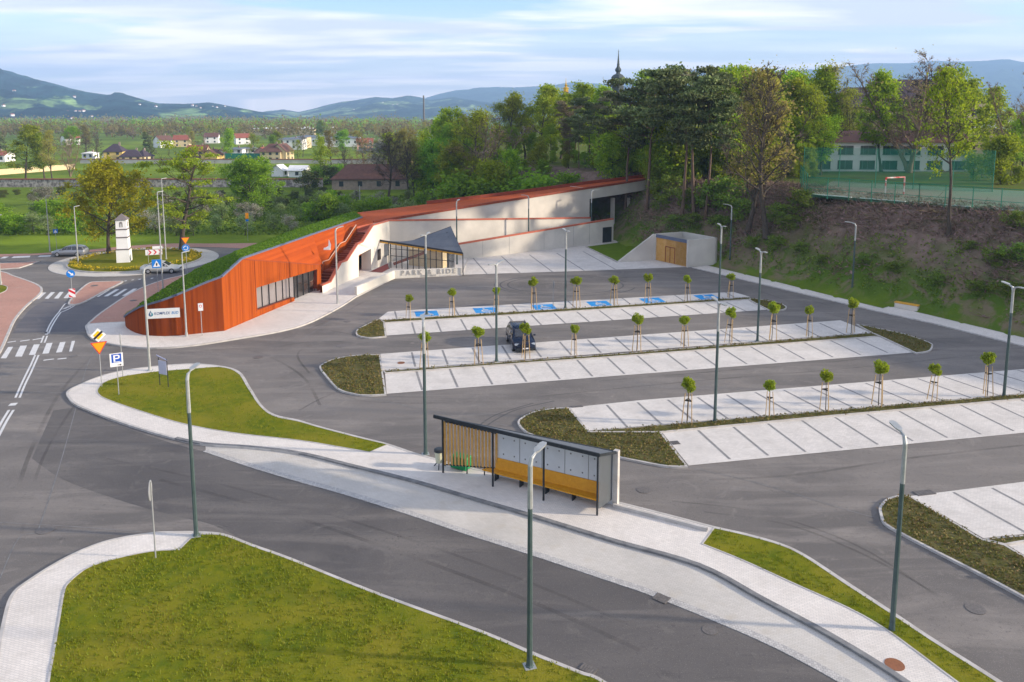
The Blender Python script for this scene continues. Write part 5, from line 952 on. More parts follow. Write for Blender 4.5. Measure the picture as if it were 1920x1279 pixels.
for k in range(3): o_x = -.72 + k * .62; face(b, [(o_x, .3), (o_x + .2, .3), (o_x + .46, 0), (o_x + .2, -.3), (o_x, -.3), (o_x + .26, 0)], c0, xd, nd, .004, 1)
b.build('chevron_plate', [M['white'], M['sred']], cv); b = MB(); c0 = up * 1.95 + xd * .45; b.slab([c0 + xd * q[0] + up * q[1] for q in rect(1.2, .35)], nd, .03); b.build('name_plate', M['white'], cv)
sign(351, 513, 4.0, -68, 'amber give-way sign above a blue roundabout sign behind the grass roof', 'road sign',
     [('give_way_plate', [(-.48, .3), (0, -.52), (.48, .3)], 4.2, [([(-.47, .295), (0, -.5), (.47, .295)], M['sred']), ([(-.4, .25), (0, -.42), (.4, .25)], M['sorange'])]),
      ('roundabout_plate', ngon(.45), 3.2, [(ngon(.44), M['sblue2']), (ngon(.28, 20), M['white']), (ngon(.2, 20), M['sblue2']), ([(-.05, .1), (.05, .1), (.3, .34), (.2, .36)], M['sblue2']), ([(-.34, 0), (-.1, 0), (-.1, -.1), (-.34, -.1)], M['sblue2'])])], z=0.02)
sign(107, 473, 3.3, -60, 'small blue and white crossing sign behind the silver estate car', 'road sign', [('crossing_plate', rect(.6, .6), 3.0, [(rect(.58, .58), M['sblue2']), ([(-.22, -.2), (.22, -.2), (0, .24)], M['white'])])])
sign(465, 452, 4.2, -60, 'amber warning sign on a grey post by the orchard', 'road sign', [('warning_plate', rect(.5, .9), 3.9, [(rect(.48, .88), M['sorange'])]), ('blue_plate', rect(.45, .3), 3.2, [(rect(.43, .28), M['sblue2'])])])
# banner on the lamp post
bp_ = G(281, 695); a = math.radians(-78); nd = Vector((math.cos(a), math.sin(a), 0)); xd = Vector((-nd.y, nd.x, 0)); bn_c = Vector((bp_.x, bp_.y, 0)); zc = (ZAT(bp_.x, bp_.y, 580) + ZAT(bp_.x, bp_.y, 598)) / 2
W_b = 2.32; H_b = .76; cb_ = bn_c + xd * (W_b / 2 + .1) + up * zc + nd * .02
ban = tag(MB().slab([cb_ + xd * q[0] + up * q[1] + nd * .0 for q in rect(W_b, H_b)], nd, .03).build('banner', M['white']), 'white company banner with a teal drop logo hanging on the lamp post', 'banner')
text_mesh('KOMPLEX', .30, 'lettering', M['navy'], cb_ + xd * -.70 + nd * .006, xd, parent=ban, shear=.25, spacing=1.06, ext=.002, width=1.16, bold=.002)
text_mesh('BUD', .30, 'blue_lettering', M['lblue'], cb_ + xd * .55 + nd * .006, xd, parent=ban, shear=.25, spacing=1.06, ext=.002, width=.50, bold=.004)
b = MB(); lc = cb_ - xd * .93
face(b, [(.0, .27), (-.07, .12), (-.15, -.02), (-.13, -.15), (0, -.22), (0.02, -.2)], lc, xd, nd, .006, 0); face(b, [(.0, .27), (.02, -.2), (.0, -.22), (.13, -.17), (.17, -.04), (.1, .08), (.04, .12)], lc, xd, nd, .007, 1)
face(b, [(-.03, .05), (.0, .12), (.04, .05), (.03, -.12), (-.02, -.12)], lc, xd, nd, .010, 2); b.build('logo', [M['navy'], M['teal'], M['white']], ban)
sign(1037, 577, 2.9, 12, 'thin grey post with a small sign seen edge-on beside the third blue bay', 'road sign', [('notice_plate', rect(.45, .7), 2.4, [])], z=.02)
w_ = G(615, 467, 4.75); o_ = MB(); o_.add([(-.5, 0, 0), (.25, 0, -.1), (.35, 0, .5), (.12, 0, 1.1), (.05, 0, .35)], [(0, 1, 2, 3, 4)]); o_.box((-.1, 0, .02), (.7, .25, .2)); q_ = o_.build('roof_ornament', M['white']); q_.location = w_; tag(q_, 'small white bird-like ornament on the orange boarded roof', 'ornament')
# ---------------------------------------------------------------- shrine pillar on the roundabout
p = G(234, 496); zz = cz(p.x, p.y) - .12; H_s = 6.6; sh = empty('shrine_pillar', (p.x, p.y, zz), math.radians(14), 'tall white stepped shrine pillar with grey bands on the roundabout lawn', 'shrine'); sh.scale = (.95, .95, .95)
lv = [(0, 1.66, 1.62), (1.9, 1.47, 1.44), (3.55, 1.41, 1.39), (4.65, 1.36, 1.34), (5.95, 1.36, 1.36)]
b = MB()
for k in range(4):
    z0, w0, w1_ = lv[k][0], lv[k][1], lv[k][2]; z1 = lv[k + 1][0]; b.box((0, 0, (z0 + z1) / 2), (w0, w0, z1 - z0), taper=w1_ / w0)
b.build('pillar', M['whiter'], sh)
for z, w in ((1.9, 1.70), (3.55, 1.54), (4.65, 1.50)): MB().box((0, 0, z), (w, w, .16)).build('band', mat('grey_band', (.16, .14, .14), rough=.8) if 'grey_band' not in bpy.data.materials else bpy.data.materials['grey_band'], sh)
b = MB(); b.add([(-.85, -.85, 5.95), (.85, -.85, 5.95), (.85, .85, 5.95), (-.85, .85, 5.95), (0, 0, 6.75)], [(0, 1, 4), (1, 2, 4), (2, 3, 4), (3, 0, 4), (3, 2, 1, 0)]); b.build('roof', bpy.data.materials['grey_band'], sh)
b = MB(); arc = [(-.2, 4.95), (.2, 4.95)] + [(.2 * math.cos(t), 5.5 + .2 * math.sin(t)) for t in np.linspace(0, math.pi, 8)]; b.add([(x, -.695, z) for x, z in arc], [tuple(range(len(arc)))]); b.add([(.695, x, z) for x, z in arc], [tuple(range(len(arc)))]); nic = b.build('niche', mat('niche_grey', (.20, .19, .19), rough=.9), sh)
MB().box((0, -.70, 5.2), (.12, .04, .45), taper=.6).build('figure', M['whiter'], sh)
# ---------------------------------------------------------------- small items
def grate(px, py, rz, w, d, label, m='iron'):
    p = G(px, py); o = MB(); o.box((0, 0, .01), (w, d, .02))
    for k in range(6): o.box((-w / 2 + w * (k + .5) / 6, 0, .024), (w / 14, d * .9, .012))
    q = o.build('drain_grate', M[m], loc=None); q.location = (p.x, p.y, .022); q.rotation_euler.z = rz; tag(q, label, 'drain grate')
grate(1240, 1123, math.radians(-38), .62, .5, 'slotted iron drain at the bus bay edge'); grate(1103, 1256, math.radians(-35), .62, .4, 'slotted iron drain beside the near lawn kerb')
grate(1733, 925, ROWA, 1.1, .5, 'dark drain grate at the corner of the lower right bay'); grate(1266, 831, ROWA, .5, .5, 'small square drain at the lower front bay'); grate(1082, 763, ROWA, .8, .3, 'narrow drain at the upper left corner of the front row')
def manhole(px, py, r, label, m='iron', z=.012):
    p = G(px, py); o = MB().tube([(0, 0, 0), (0, 0, .012)], r, 20).build('manhole_cover', M[m]); o.location = (p.x, p.y, z); tag(o, label, 'manhole cover')
for a_m in [(1677, 1252, .34, 'round rusty manhole cover on the lower right pavement', 'rust', .124), (1207, 919, .38, 'dark round cover on the lane right of the shelter'), (1829, 1142, .38, 'round cover on the lane at the lower right'), (1331, 1182, .3, 'faint round cover on the bus lane'),
            (752, 681, .3, 'small rusty cover on the left end of the middle bays', 'rust', .024), (640, 649, .42, 'round cover on the lane left of the middle island'), (611, 602, .4, 'dark round cover on the lane by the station pavement'), (484, 670, .4, 'dark round cover on the entrance lane'),
            (86, 994, .42, 'faint round cover on the left road'), (138, 668, .3, 'small dark cover beside the zebra crossing'), (651, 603, .35, 'round cover on the lane facing the white wall'), (177, 537.5, .4, 'dark cover on the triangular traffic island', 'iron', .115), (250, 565.5, .35, 'dark cover on the red paving beside the grass roof', 'iron', .115)]:
    manhole(*a_m)
p = G(1696, 583); bc = empty('bench', (p.x, p.y, .1), math.radians(-33), 'concrete bench with an amber wooden seat at the foot of the slope', 'bench')
d_b = (G(1717, 580) - G(1677, 573)).normalized(); bc.rotation_euler.z = math.atan2(d_b.y, d_b.x)
MB().box((0, .5, .25), (2.2, .5, .5)).build('base', M['concrete'], bc); MB().box((0, .5, .56), (2.3, .56, .10)).build('seat', M['gold'], bc)
# ---------------------------------------------------------------- cars
def car(kind, L, Wd, H, mpaint):
    """stations along the car: x, bottom, bonnet/belt height, roof height, half width low, half width roof"""
    if kind == 'suv': st_ = [(-.50, .42, .86, .92, .80, .74), (-.47, .26, 1.0, 1.12, .93, .74), (-.44, .22, 1.03, 1.52, .96, .70), (-.36, .22, 1.03, 1.68, .97, .70), (-.18, .22, 1.02, 1.73, .97, .71), (0.0, .22, 1.0, 1.71, .97, .70), (.10, .22, .99, 1.60, .97, .70), (.235, .22, .98, 1.04, .96, .78), (.36, .22, .90, .95, .95, .74), (.45, .24, .80, .85, .92, .66), (.495, .30, .66, .70, .78, .58)]
    elif kind == 'estate': st_ = [(-.50, .40, .80, .84, .76, .70), (-.47, .24, .92, 1.0, .86, .66), (-.42, .20, .93, 1.34, .87, .62), (-.30, .20, .92, 1.45, .88, .62), (-.12, .20, .91, 1.48, .88, .62), (.02, .20, .90, 1.44, .88, .62), (.10, .20, .90, 1.34, .88, .62), (.26, .20, .88, .93, .87, .70), (.38, .20, .80, .84, .86, .68), (.46, .22, .70, .74, .82, .6), (.495, .28, .58, .62, .70, .5)]
    else: st_ = [(-.50, .40, .80, .84, .76, .68), (-.47, .24, .90, .94, .86, .68), (-.37, .20, .93, .98, .88, .70), (-.26, .20, .93, 1.26, .88, .60), (-.14, .20, .92, 1.41, .88, .60), (0.0, .20, .91, 1.43, .88, .60), (.09, .20, .90, 1.34, .88, .60), (.24, .20, .87, .92, .87, .70), (.36, .20, .79, .83, .86, .68), (.455, .22, .68, .72, .82, .6), (.495, .28, .58, .62, .70, .5)]
    o = empty('parked_car' if kind == 'suv' else 'car'); b = MB(); v = []; n = len(st_); kx = Wd / 2 / .97 if kind == 'suv' else Wd / 2 / .88; kz = H / (1.73 if kind == 'suv' else 1.48 if kind == 'estate' else 1.43)
    for x, z0, zb, zr, w, wr in st_:
        x *= L; w *= kx; wr *= kx; z0 *= kz; zb *= kz; zr *= kz
        for y, z in ((w * .86, z0), (w * .98, z0 + .12), (w, (z0 + zb) / 2), (w * .97, zb - .03), (w * .94, zb), (wr, zr - .04), (wr * .9, zr), (0, zr + .02)): v.append((x, y, z))
        for y, z in ((wr * .9, zr), (wr, zr - .04), (w * .94, zb), (w * .97, zb - .03), (w, (z0 + zb) / 2), (w * .98, z0 + .12), (w * .86, z0)): v.append((x, -y, z))
    m = 15; f = [(i * m + j, (i + 1) * m + j, (i + 1) * m + j + 1, i * m + j + 1) for i in range(n - 1) for j in range(m - 1)] + [(i * m + m - 1, (i + 1) * m + m - 1, (i + 1) * m, i * m) for i in range(n - 1)] + [tuple(range(m)), tuple((n - 1) * m + j for j in range(m - 1, -1, -1))]
    b.add(v, f); body = b.build('body', mpaint, o, smooth=True)
    P = lambda i, j: Vector(v[i * m + j])
    gi = [i for i in range(n) if st_[i][3] - st_[i][2] > .25]; i0, i1 = gi[0], gi[-1]
    def pane(a, b_, c_, d_, nm, s=.86, off=.012):
        q = [a, b_, c_, d_]; ce = sum(q, Vector()) / 4; nn = (b_ - a).cross(d_ - a).normalized(); nn = nn if nn.dot(ce - Vector((0, 0, .6))) > 0 else -nn
        MB().add([ce + (x - ce) * s + nn * off for x in q], [(0, 1, 2, 3)]).build(nm, M['carglass'], o)
    for i in range(i0 - 1, i1 + 1):
        for s_ in (0, 1):
            j = (4, 5) if s_ == 0 else (10, 9); a, b_, c_, d_ = P(i, j[0]), P(i + 1, j[0]), P(i + 1, j[1]), P(i, j[1])
            if (P(i, j[0]) - P(i, j[1])).length < .2 or (P(i + 1, j[0]) - P(i + 1, j[1])).length < .2: MB().add([q + Vector((0, .012 if s_ == 0 else -.012, .004)) for q in ([a, b_, c_] if (P(i + 1, j[0]) - P(i + 1, j[1])).length > .2 else [a, b_, d_])], [(0, 1, 2)]).build('side_window', M['carglass'], o)
            else: pane(a, b_, c_, d_, 'side_window', .88)
    pane(P(i1, 6), P(i1, 8), P(i1 + 1, 8), P(i1 + 1, 6), 'windscreen', .9, .02); pane(P(i0, 6), P(i0, 8), P(i0 - 1, 8), P(i0 - 1, 6), 'rear_window', .86, .02)
    wr_ = .36 if kind == 'suv' else .315
    for x in (-.285, .315):
        for s_ in (-1, 1):
            y = s_ * (Wd / 2 - .10); w_ = empty('wheel', (x * L, y, wr_)); w_.parent = o
            MB().tube([(0, -.11, 0), (0, -.10, 0), (0, .10, 0), (0, .11, 0)], [wr_ * .93, wr_, wr_, wr_ * .93], 18).build('tyre', M['tyre'], w_); MB().tube([(0, s_ * .09, 0), (0, s_ * .118, 0)], [wr_ * .68, wr_ * .62], 12).build('rim', M['rim'], w_)
    hx = .485 * L; zl = .66 * kz if kind != 'suv' else .74 * kz
    for s_ in (-1, 1):
        MB().box((hx - .10, s_ * Wd * .345, zl), (.16, .36, .13), s_ * -.35).build('headlight', M['lamp'], o); MB().box((-.492 * L, s_ * Wd * .36, zl + .08), (.06, .26, .16)).build('tail_light', M['tail'], o)
        MB().box((.17 * L, s_ * (Wd / 2 + .08), (1.0 if kind != 'suv' else 1.1) * kz), (.12, .18, .12)).build('mirror', mpaint, o)
    MB().box((.497 * L, 0, zl - .10), (.05, .75, .14)).build('grille', M['black'], o); MB().box((.505 * L, 0, zl - .32), (.03, .52, .11)).build('licence_plate', M['white'], o)
    if kind == 'suv':
        MB().box((.488 * L, 0, .34), (.08, 1.5, .2)).build('bumper', M['black'], o)
        for s_ in (-1, 1): MB().bar((-.36 * L, s_ * .62, H + .02), (.02 * L, s_ * .62, H + .03), .04, .04).build('roof_rail', M['black'], o)
    return o
ss = car('suv', 4.6, 1.95, 1.74, M['car_blue']); q = G(984, 657); ss.location = (q.x - .35, q.y + 1.35, .024); ss.rotation_euler.z = math.radians(-80.5)
tag(ss, 'dark blue off-road car parked nose-out in the middle row', 'car')
q = G(129, 481); e1 = car('estate', 4.4, 1.78, 1.47, M['car_grey']); e1.location = (q.x, q.y + .5, .03); e1.rotation_euler.z = math.radians(184); tag(e1, 'grey estate car driving at the left side of the roundabout', 'car')
q = G(299, 513); e2 = car('sedan', 4.6, 1.8, 1.43, M['car_silver']); e2.location = (q.x, q.y + .6, .03); e2.rotation_euler.z = math.radians(7); tag(e2, 'silver saloon car driving on the near side of the roundabout', 'car')
# ---------------------------------------------------------------- trees
def tubes(P0, P1, R0, R1, n=5):
    P0, P1 = np.asarray(P0, float), np.asarray(P1, float); R0, R1 = np.asarray(R0)[:, None, None], np.asarray(R1)[:, None, None]
    d = P1 - P0; L = np.linalg.norm(d, axis=1, keepdims=True) + 1e-9; d = d / L; h = np.where(np.abs(d[:, 2:3]) < .9, np.array([[0, 0, 1.]]), np.array([[1., 0, 0]]))
    x = np.cross(d, h); x /= np.linalg.norm(x, axis=1, keepdims=True); y = np.cross(d, x); t = np.arange(n) * 2 * np.pi / n
    c = x[:, None] * np.cos(t)[None, :, None] + y[:, None] * np.sin(t)[None, :, None]; v = np.concatenate([P0[:, None] + c * R0, P1[:, None] + c * R1], 1)
    k = np.arange(len(P0))[:, None] * 2 * n; a = np.arange(n); b = (a + 1) % n; f = np.stack([k + a, k + b, k + b + n, k + a + n], -1).reshape(-1, 4); return v.reshape(-1, 3), f
def leaves(C, size, rng, up=0.0, asp=1.0):
    n = len(C); u = rng.normal(size=(n, 3)); u /= np.linalg.norm(u, axis=1, keepdims=True); w = rng.normal(size=(n, 3)); w[:, 2] += up; w = np.cross(u, w); w /= np.linalg.norm(w, axis=1, keepdims=True) + 1e-9
    s = size * (0.6 + 0.8 * rng.random((n, 1))); a = u * s * asp; b = w * s * .62; fold = np.cross(u, w) * s * .18
    v = np.stack([C - a, C - b * 1.0 + fold, C + a, C + b + fold], 1).reshape(-1, 3); return v, np.arange(4 * n).reshape(n, 4)
def rot_to(d, rng, ang):
    r = rng.normal(size=3); r -= r.dot(d) * d; r /= np.linalg.norm(r) + 1e-9; q = d * math.cos(ang) + r * math.sin(ang); return q / np.linalg.norm(q)
def make_tree(name, seed, H=15, th=0.28, R=4.5, kind='broad', leafm='leaf_spring', barkm='bark', nl=9000, ls=.22, limbs=16, trunk_r=None, spread=0.62, crown='leaf', twigs=0, cl=1.0, lean=0.0, top=0.97, trunks=1, vol=0.25):
    """tree of height H at the origin: trunk with limbs as one part, crown of leaf-sized faces as the other"""
    rng = np.random.default_rng(seed); tr = trunk_r or H * .017; A, B, RA_, RB_ = [], [], [], []; tips = []
    def seg(p, q, r0, r1): A.append(p); B.append(q); RA_.append(r0); RB_.append(r1)
    for tk in range(trunks):
        p = np.array([0., 0, 0]); d = np.array([rng.normal() * .04 + lean, rng.normal() * .04, 1.]); 
        if trunks > 1: d[:2] += np.array([math.cos(tk * 2.4), math.sin(tk * 2.4)]) * .22
        d /= np.linalg.norm(d); pts = [p]; nseg = 11
        for k in range(nseg):
            d = d + rng.normal(size=3) * .05; d[2] = max(d[2], .8); d /= np.linalg.norm(d); pts.append(pts[-1] + d * H * top / nseg)
        rr = [tr * (1 - .86 * (k / nseg) ** .9) * (1.35 if k == 0 else 1) for k in range(nseg + 1)]
        for k in range(nseg): seg(pts[k], pts[k + 1], rr[k], rr[k + 1])
        for i in range(limbs):
            t = th + (1 - th) * (i + .5 * rng.random()) / limbs; f = t * nseg; k = min(int(f), nseg - 1); q = pts[k] + (pts[k + 1] - pts[k]) * (f - k); u = (t - th) / (1 - th)
            if kind == 'broad': prof = math.sin(math.pi * (0.16 + .80 * u) ** .8) ** .7; el = .35 + .75 * u
            elif kind == 'round': prof = math.sqrt(max(0.05, 1 - (2 * u - .95) ** 2)); el = .15 + .9 * u
            elif kind == 'cone': prof = (1 - u) ** .85 + .05; el = -.05
            elif kind == 'column': prof = .75 * math.sin(math.pi * (.12 + .8 * u)) + .2; el = .75
            elif kind == 'pine': prof = .65 + .45 * math.sin(math.pi * u); el = .12 + .35 * u
            else: prof = 1 - .55 * u; el = .6 + .5 * u      # vase: bare trees
            ln = R * prof * (.8 + .4 * rng.random()); az = i * 2.4 + rng.random() * .8; dd = np.array([math.cos(az) * math.cos(el), math.sin(az) * math.cos(el), math.sin(el)]); r = max(.035, tr * (1 - .8 * t) * .6); pp = q; ns = 4
            for j in range(ns):
                dd = dd + rng.normal(size=3) * .13 + np.array([0, 0, .09 if kind != 'cone' else -.04]); dd /= np.linalg.norm(dd); q2 = pp + dd * ln / ns; seg(pp, q2, r, r * .72); r *= .72
                for m in range(2 if j else 1):
                    sd_ = rot_to(dd, rng, .7 + .3 * rng.random()); sl2 = ln * (.42 - .05 * j) * (.7 + .6 * rng.random()); s1 = pp + (q2 - pp) * rng.random(); e = s1 + sd_ * sl2 * .5; sd2 = sd_ + rng.normal(size=3) * .2 + np.array([0, 0, .12]); sd2 /= np.linalg.norm(sd2); e2 = e + sd2 * sl2 * .5
                    seg(s1, e, max(r * .55, .03), max(r * .4, .026)); seg(e, e2, max(r * .4, .026), max(r * .2, .018)); tips += [e2, e * .4 + e2 * .6]
                    for w in range(twigs):
                        td = rot_to(sd2, rng, .35 + .6 * rng.random()); td[2] += .25; td /= np.linalg.norm(td); s2 = e + (e2 - e) * rng.random(); tl = sl2 * (.35 + .4 * rng.random()); seg(s2, s2 + td * tl, max(.022, r * .2), .014); tips.append(s2 + td * tl)
                pp = q2
            tips.append(pp)
    tips = np.array(tips); v, f = tubes(A, B, RA_, RB_, 5); root = empty(name, (0, 0, 0)); tk_ = MB().arr(v, f).build('trunk', M[barkm], root, smooth=True)
    if nl:
        if kind == 'pine':
            wgt = tips[rng.integers(0, len(tips), max(60, nl // 130))]; C = []
            for q in wgt: k = 130; o = rng.normal(size=(k, 3)) * np.array([.62, .62, .20]) * cl; C.append(q + o)
            C = np.concatenate(C)
        elif kind == 'cone':
            C = tips[rng.integers(0, len(tips), nl)] + rng.normal(size=(nl, 3)) * np.array([.25, .25, .12]) * cl
        else:
            # uneven crown: some twigs carry thick clumps, some are almost bare
            wt = rng.random(len(tips)) ** 2 + .05; idx = rng.choice(len(tips), nl, p=wt / wt.sum()); sg_ = (.25 + .5 * rng.random((len(tips), 1)))[idx] * cl
            C = tips[idx] + rng.normal(size=(nl, 3)) * sg_ * np.array([1, 1, .75])
        v, f = leaves(C, ls, rng, up=.6 if kind == 'pine' else 0); MB().arr(v, f).build('crown', M[leafm], root)
    zmax = max(tips[:, 2].max(), H * top); root['H'] = float(zmax); root.location = (0, 0, -500); PROTO[name] = PROTO.get(name, []) + [root]; return root
PROTO = {}; USED = set(); TG = {}
def plant(proto, x, y, h, key, rz=None, wide=1.0, z=None):
    """set a tree of height h here; the first use moves the built one, later uses copy it and its parts"""
    src = proto; hh = src['H']
    if src.name in USED: o = copy_tree(src)
    else: o = src; USED.add(src.name)
    s = h / hh; o.location = (x, y, (tz(x, y) if z is None else z)); o.scale = (s * wide, s * wide, s); o.rotation_euler = (0, 0, random.random() * 6.28 if rz is None else rz)
    if 'H' in o: pass
    TG.setdefault(key, []).append(o); return o
def pick(name): return random.choice(PROTO[name])
make_tree('broadleaf_tree', 1, 16, .25, 4.6, 'broad', 'leaf_spring', nl=6000, ls=.21, limbs=16, twigs=1)
make_tree('broadleaf_tree', 2, 16, .22, 4.2, 'broad', 'leaf_spring', nl=4600, ls=.21, limbs=15, twigs=2)
make_tree('fresh_tree', 3, 15, .24, 4.2, 'broad', 'leaf_fresh', nl=6500, ls=.22, limbs=16, twigs=1)
make_tree('fresh_tree', 4, 15, .2, 3.6, 'column', 'leaf_fresh', nl=5400, ls=.21, limbs=16, twigs=1)
make_tree('green_tree', 5, 14, .18, 4.6, 'round', 'leaf_green', nl=8000, ls=.23, limbs=17, twigs=1)
make_tree('green_tree', 6, 14, .2, 4.0, 'broad', 'leaf_green', nl=7000, ls=.23, limbs=16, twigs=1)
make_tree('budding_tree', 7, 17, .22, 5.2, 'vase', 'leaf_olive', 'bark', nl=3600, ls=.13, limbs=16, twigs=8)
make_tree('budding_tree', 8, 17, .2, 4.4, 'vase', 'leaf_olive', 'bark', nl=5200, ls=.16, limbs=14, twigs=4)
make_tree('budding_tree', 21, 16, .2, 4.8, 'broad', 'leaf_spring', 'bark', nl=5000, ls=.15, limbs=14, twigs=5)
make_tree('airy_tree', 41, 15, .42, 4.0, 'broad', 'leaf_fresh', nl=3300, ls=.15, limbs=14, twigs=3, cl=.8)
make_tree('low_tree', 42, 8, .08, 3.4, 'round', 'leaf_young', nl=5200, ls=.19, limbs=14, twigs=1, cl=1.1)
make_tree('low_tree', 43, 8, .08, 3.2, 'broad', 'leaf_fresh', nl=4600, ls=.19, limbs=14, twigs=1, cl=1.1)
make_tree('bare_tree', 9, 18, .26, 6.2, 'vase', 'leaf_brown', 'bark', nl=700, ls=.10, limbs=18, twigs=12, trunks=1)
make_tree('bare_tree', 10, 17, .12, 5.0, 'vase', 'leaf_brown', 'twig', nl=700, ls=.11, limbs=10, twigs=9, trunks=3)
make_tree('pine_tree', 11, 18, .58, 4.3, 'pine', 'needle', 'bark_pine', nl=9500, ls=.21, limbs=11, trunk_r=.27, cl=.95)
make_tree('pine_tree', 12, 19, .52, 4.6, 'pine', 'needle', 'bark_pine', nl=10500, ls=.21, limbs=12, trunk_r=.27, cl=1.0, lean=.05)
make_tree('pine_tree', 13, 18, .45, 3.9, 'pine', 'needle_warm', 'bark_pale', nl=8500, ls=.20, limbs=12, trunk_r=.22, cl=.95, lean=-.05)
make_tree('spruce_tree', 14, 13, .08, 3.0, 'cone', 'needle', 'bark', nl=8000, ls=.2, limbs=30)
make_tree('orchard_tree', 15, 4.6, .26, 2.6, 'round', 'leaf_orchard', 'bark', nl=2300, ls=.15, limbs=9, trunk_r=.13, twigs=1, cl=.7)
make_tree('orchard_tree', 16, 4.6, .26, 2.5, 'round', 'leaf_orchard', 'bark', nl=1700, ls=.15, limbs=8, trunk_r=.13, twigs=2, cl=.7)
make_tree('blossom_tree', 17, 4.6, .24, 2.5, 'round', 'leaf_blossom', 'bark', nl=2000, ls=.14, limbs=9, trunk_r=.13, twigs=2, cl=.7)
make_tree('dark_shrub', 18, 4.2, .05, 3.0, 'round', 'hedge', 'bark', nl=2600, ls=.22, limbs=9, trunk_r=.1, cl=1.0, trunks=1)
make_tree('green_shrub', 19, 3.8, .05, 2.6, 'round', 'leaf_green', 'bark', nl=2200, ls=.19, limbs=9, trunk_r=.1, cl=.9)
make_tree('slope_bush', 20, 2.6, .05, 1.9, 'round', 'weed', 'twig', nl=1500, ls=.14, limbs=7, trunk_r=.06, cl=.7, twigs=1)
def at(px, d): r = RAY(px, 500); return r.x / r.y * d
def forest(spec, key=None):
    for s in spec:
        kind, px, d, top = s[:4]; x = at(px, d); z = tz(x, d); zt = ZAT(x, d, top); plant(pick(kind), x, d, max(2.5, zt - z), s[5] if len(s) > 5 else kind, wide=s[4] if len(s) > 4 else 1.0)
